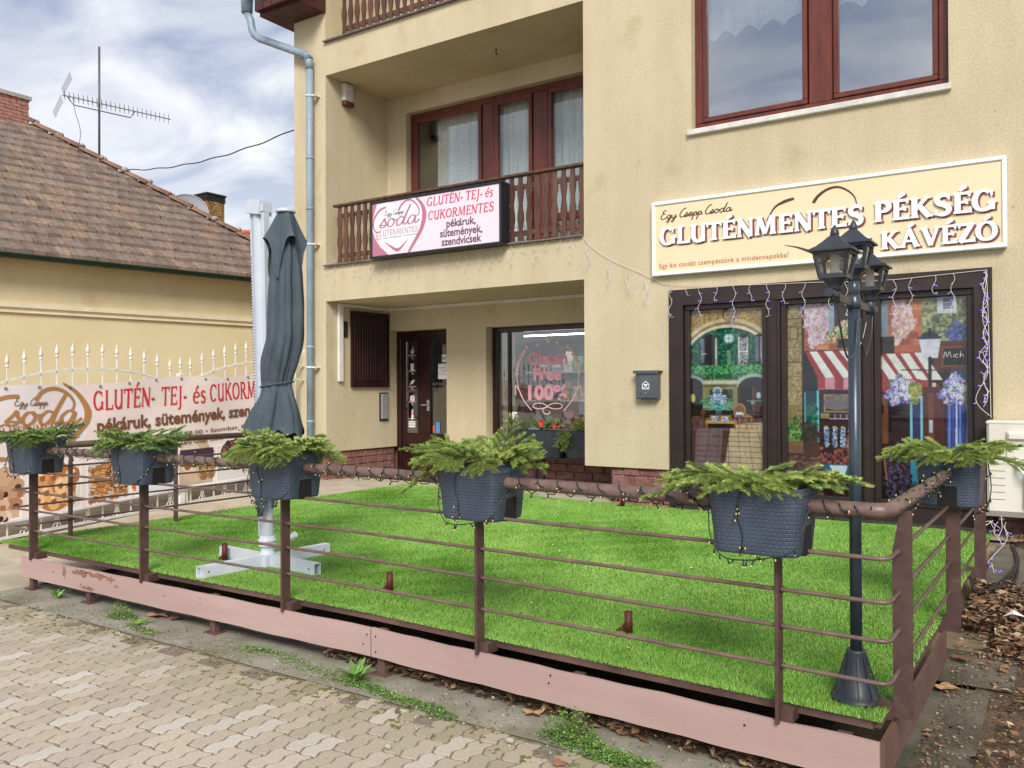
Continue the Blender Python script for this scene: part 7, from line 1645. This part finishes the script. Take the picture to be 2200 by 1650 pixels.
chickweed('chickweed', 'sparse green patch just before the tall dandelion', [(-3.85, 3.55), (-3.72, 3.56), (-3.6, 3.53), (-4.0, 3.6)], .08, 420, rg, .03)
chickweed('chickweed', 'long lush green strip running on from the tall dandelion', [(-3.3, 3.50), (-3.18, 3.48), (-3.05, 3.46), (-2.93, 3.45), (-2.80, 3.44), (-2.7, 3.41), (-3.42, 3.5)], .065, 1500, rg, .04)
chickweed('chickweed', 'tall bushy chickweed clump by the platform leg before the lamp post', [(-2.03, 3.48), (-1.98, 3.50)], .10, 1500, rg, .16)
chickweed('chickweed', 'low chickweed patch at the picture bottom beyond the bushy clump', [(-1.78, 3.42), (-1.70, 3.42), (-1.86, 3.44), (-1.6, 3.40)], .085, 1500, rg, .06)
rosette('seedling', 'green seedling among dry leaves in the soil bed, farther from the wall', -.31, 5.9, 8, .10, 1.25, rg, .012, z=gz(0, 5.9)+.005)
rosette('seedling', 'green seedling at the picture edge in the soil bed', -.14, 6.45, 8, .11, 1.25, rg, .012, z=gz(0, 6.45)+.005)
LC = [lin(146, 112, 84), lin(118, 86, 64), lin(168, 138, 106), lin(98, 70, 52), lin(186, 162, 132), lin(132, 98, 72)]
def leaf_heap(name, label, pts_fn, n, rg_, smin=.018, smax=.05):
    V, Cc = [], []
    for k in range(n):
        x, y, z = pts_fn(); s_ = rg_.uniform(smin, smax); a = rg_.uniform(0, 6.28); c = LC[rg_.randrange(6)]; g_ = rg_.uniform(.7, 1.15)
        d = Vector((math.cos(a), math.sin(a), rg_.uniform(-.3, .5))).normalized()*s_; w_ = Vector((-math.sin(a), math.cos(a), rg_.uniform(-.5, .5))).normalized()*s_*rg_.uniform(.3, .7); p = Vector((x, y, z+.006+rg_.random()*.012)); cr = Vector((0, 0, s_*rg_.uniform(.05, .35)))
        V += [tuple(p-d), tuple(p-w_*.9+cr-d*.1), tuple(p+d*.9-cr*.3), tuple(p+w_+cr)]; Cc += [tuple(v*g_ for v in c)]*4
    V = np.array(V); o = np_mesh(name, V, np.arange(len(V)).reshape(-1, 4), M['leaf_dry'], col=np.array(Cc)); return tag(o, label, 'leaf litter', kind='stuff')
U_ = rg.uniform
leaf_heap('leaf_litter', 'brown dry leaf litter heaped in the soil bed', lambda: (lambda y: (U_(-.42+.10*math.sin(y*3)-(.12 if y > 5.7 else 0), 2.6), y, gz(0, y)+.01+.03*rg.random()*(1 if 5.6 < y < 6.9 else .3)))(U_(4.2, 7.1)), 5200, rg, .010, .034)
leaf_heap('leaf_litter', 'dense brown leaves lying beside the side walkway', lambda: (lambda y: (-.42+.5*rg.random()**1.5-.2*(y > 6), y, gz(0, y)+.015+.05*rg.random()))(5.55+1.4*rg.random()), 1700, rg, .016, .042)
leaf_heap('leaf_litter', 'dead leaves and twigs drifted under the fascia board', lambda: (lambda x: (x, yf(x)+.04+.5*rg.random()**1.3, .004+.05*rg.random()))(U_(-3.9, -.8)), 2600, rg, .012, .04)
leaf_heap('leaf_litter', 'dead leaves at the foot of the side fascia board', lambda: (-.62+.10*rg.random()**2, U_(3.9, 5.5), .012+.02*rg.random()), 130, rg, .008, .022)
leaf_heap('leaf_litter', 'fine crumbled leaf scraps over the side walkway and the soil beside it', lambda: (lambda y: (-.6+1.6*rg.random()**1.4, y, gz(0, y)+.014))(U_(3.2, 5.7)), 3600, rg, .004, .013)
leaf_heap('leaf_litter', 'scattered crumbs of leaves along the joint sand', lambda: (lambda x: (x, 3.50+.16*rg.gauss(0, 1)*.6, .002))(U_(-7.4, -.8)), 900, rg, .004, .012)
leaf_heap('leaf_litter', 'little drift of dry leaves at the wall below the air conditioner', lambda: (U_(-.55, .5), U_(8.2, 8.85), gz(0, 8.5)+.01+.03*rg.random()), 260, rg, .02, .05)
def big_leaf(x, y, z, s_, a, label, c):
    o = thing('dry_leaf', label, 'leaf', (x, y, z), 'single large dry leaves'); b = MB(); pts = []
    for k in range(20):
        t_ = 2*math.pi*k/20; r = s_*(.62+.38*abs(math.cos(2.5*t_)))*(1 if k else 1.1); pts.append((x+r*math.cos(t_+a), y+r*.75*math.sin(t_+a), z+.004+s_*.22*abs(math.sin(t_*1.5))))
    n_ = b.verts([(x, y, z+.012)]+pts, (*c, 1))
    for k in range(20): b.face([n_, n_+1+k, n_+1+(k+1) % 20])
    b.build('blade', M['leaf_dry'], o)
big_leaf(-.60, 4.98, .08, .07, .4, 'large tan lobed leaf lying on the side walkway', lin(176, 136, 92)); big_leaf(-.57, 5.42, .12, .06, 1.4, 'dark brown curled leaf beside the board end', lin(120, 80, 56))
big_leaf(-2.32, 3.66, .01, .06, 2.0, 'tan leaf lying under the fascia near the bushy weed', lin(184, 150, 108)); big_leaf(-1.92, 3.24, .005, .045, .9, 'reddish leaf on the pavement below the bushy weed', lin(158, 104, 80)); big_leaf(-5.62, 3.76, .01, .09, .2, 'long tan leaf under the board behind the green tuft', lin(170, 128, 96)); big_leaf(-5.45, 3.78, .012, .07, 1.1, 'folded brown leaf under the board behind the flat dandelion', lin(140, 98, 74))
def stone(x, y, z, r, label, m='pebble'):
    o = thing('pebble', label, 'stone', (x, y, z), 'small loose stones'); b = MB(); b.sphere((x, y, z+r*.5), r, 7, sq=(1.2, .9, .7))
    b.v = [(a+r*.15*math.sin(a*300), c+r*.15*math.sin(c*310), max(z, d)) for a, c, d in b.v]; b.build('body', M[m], o)
stone(-2.23, 3.32, .002, .022, 'grey pebble on the pavement before the bushy weed'); stone(-2.665, 2.96, .002, .018, 'pale pebble lying alone on a paver away from the weeds'); stone(-3.9, 3.78, .006, .012, 'white chip on the concrete behind the joint weeds', 'pebble')
b = MB()
for k in range(240): x = U_(-7.0, -1.2); y = 3.5+.13*rg.gauss(0, 1); b.sphere((x, y, .003), U_(.003, .008), 5)
tag(b.build('gravel', M['pebble']), 'tiny pale gravel grains scattered along the joint sand', 'gravel', kind='stuff')
pc = thing('paper_scrap', 'crumpled white paper scrap lying on the leaves in the soil bed', 'paper scrap', (-.34, 6.25, gz(0, 6.25)+.05)); b = MB(); z = gz(0, 6.25)+.06
n_ = b.verts([(-.42, 6.20, z), (-.36, 6.17, z+.03), (-.29, 6.2, z+.012), (-.25, 6.27, z+.035), (-.31, 6.27, z+.005), (-.36, 6.25, z+.04)])
b.face([n_, n_+1, n_+5]); b.face([n_+1, n_+4, n_+5]); b.face([n_+1, n_+2, n_+4]); b.face([n_+2, n_+3, n_+4]); b.build('sheet', M['paper'], pc)
cb = thing('floor_cable', 'dark cables lying at the back corner of the turf below the air conditioner', 'cable', (-.55, 7.4, .3)); b = MB()
for k in range(4): b.tube(cat_rom([(-.68, 7.0+.05*k, .30), (-.60, 6.6+.1*k, .26), (-.50+.03*k, 6.9, .27), (-.42, 7.6+.1*k, .30), (-.50, 8.3, .34)], 6), .008, 6)
b.build('wire', M['soot_and_shade'], cb)
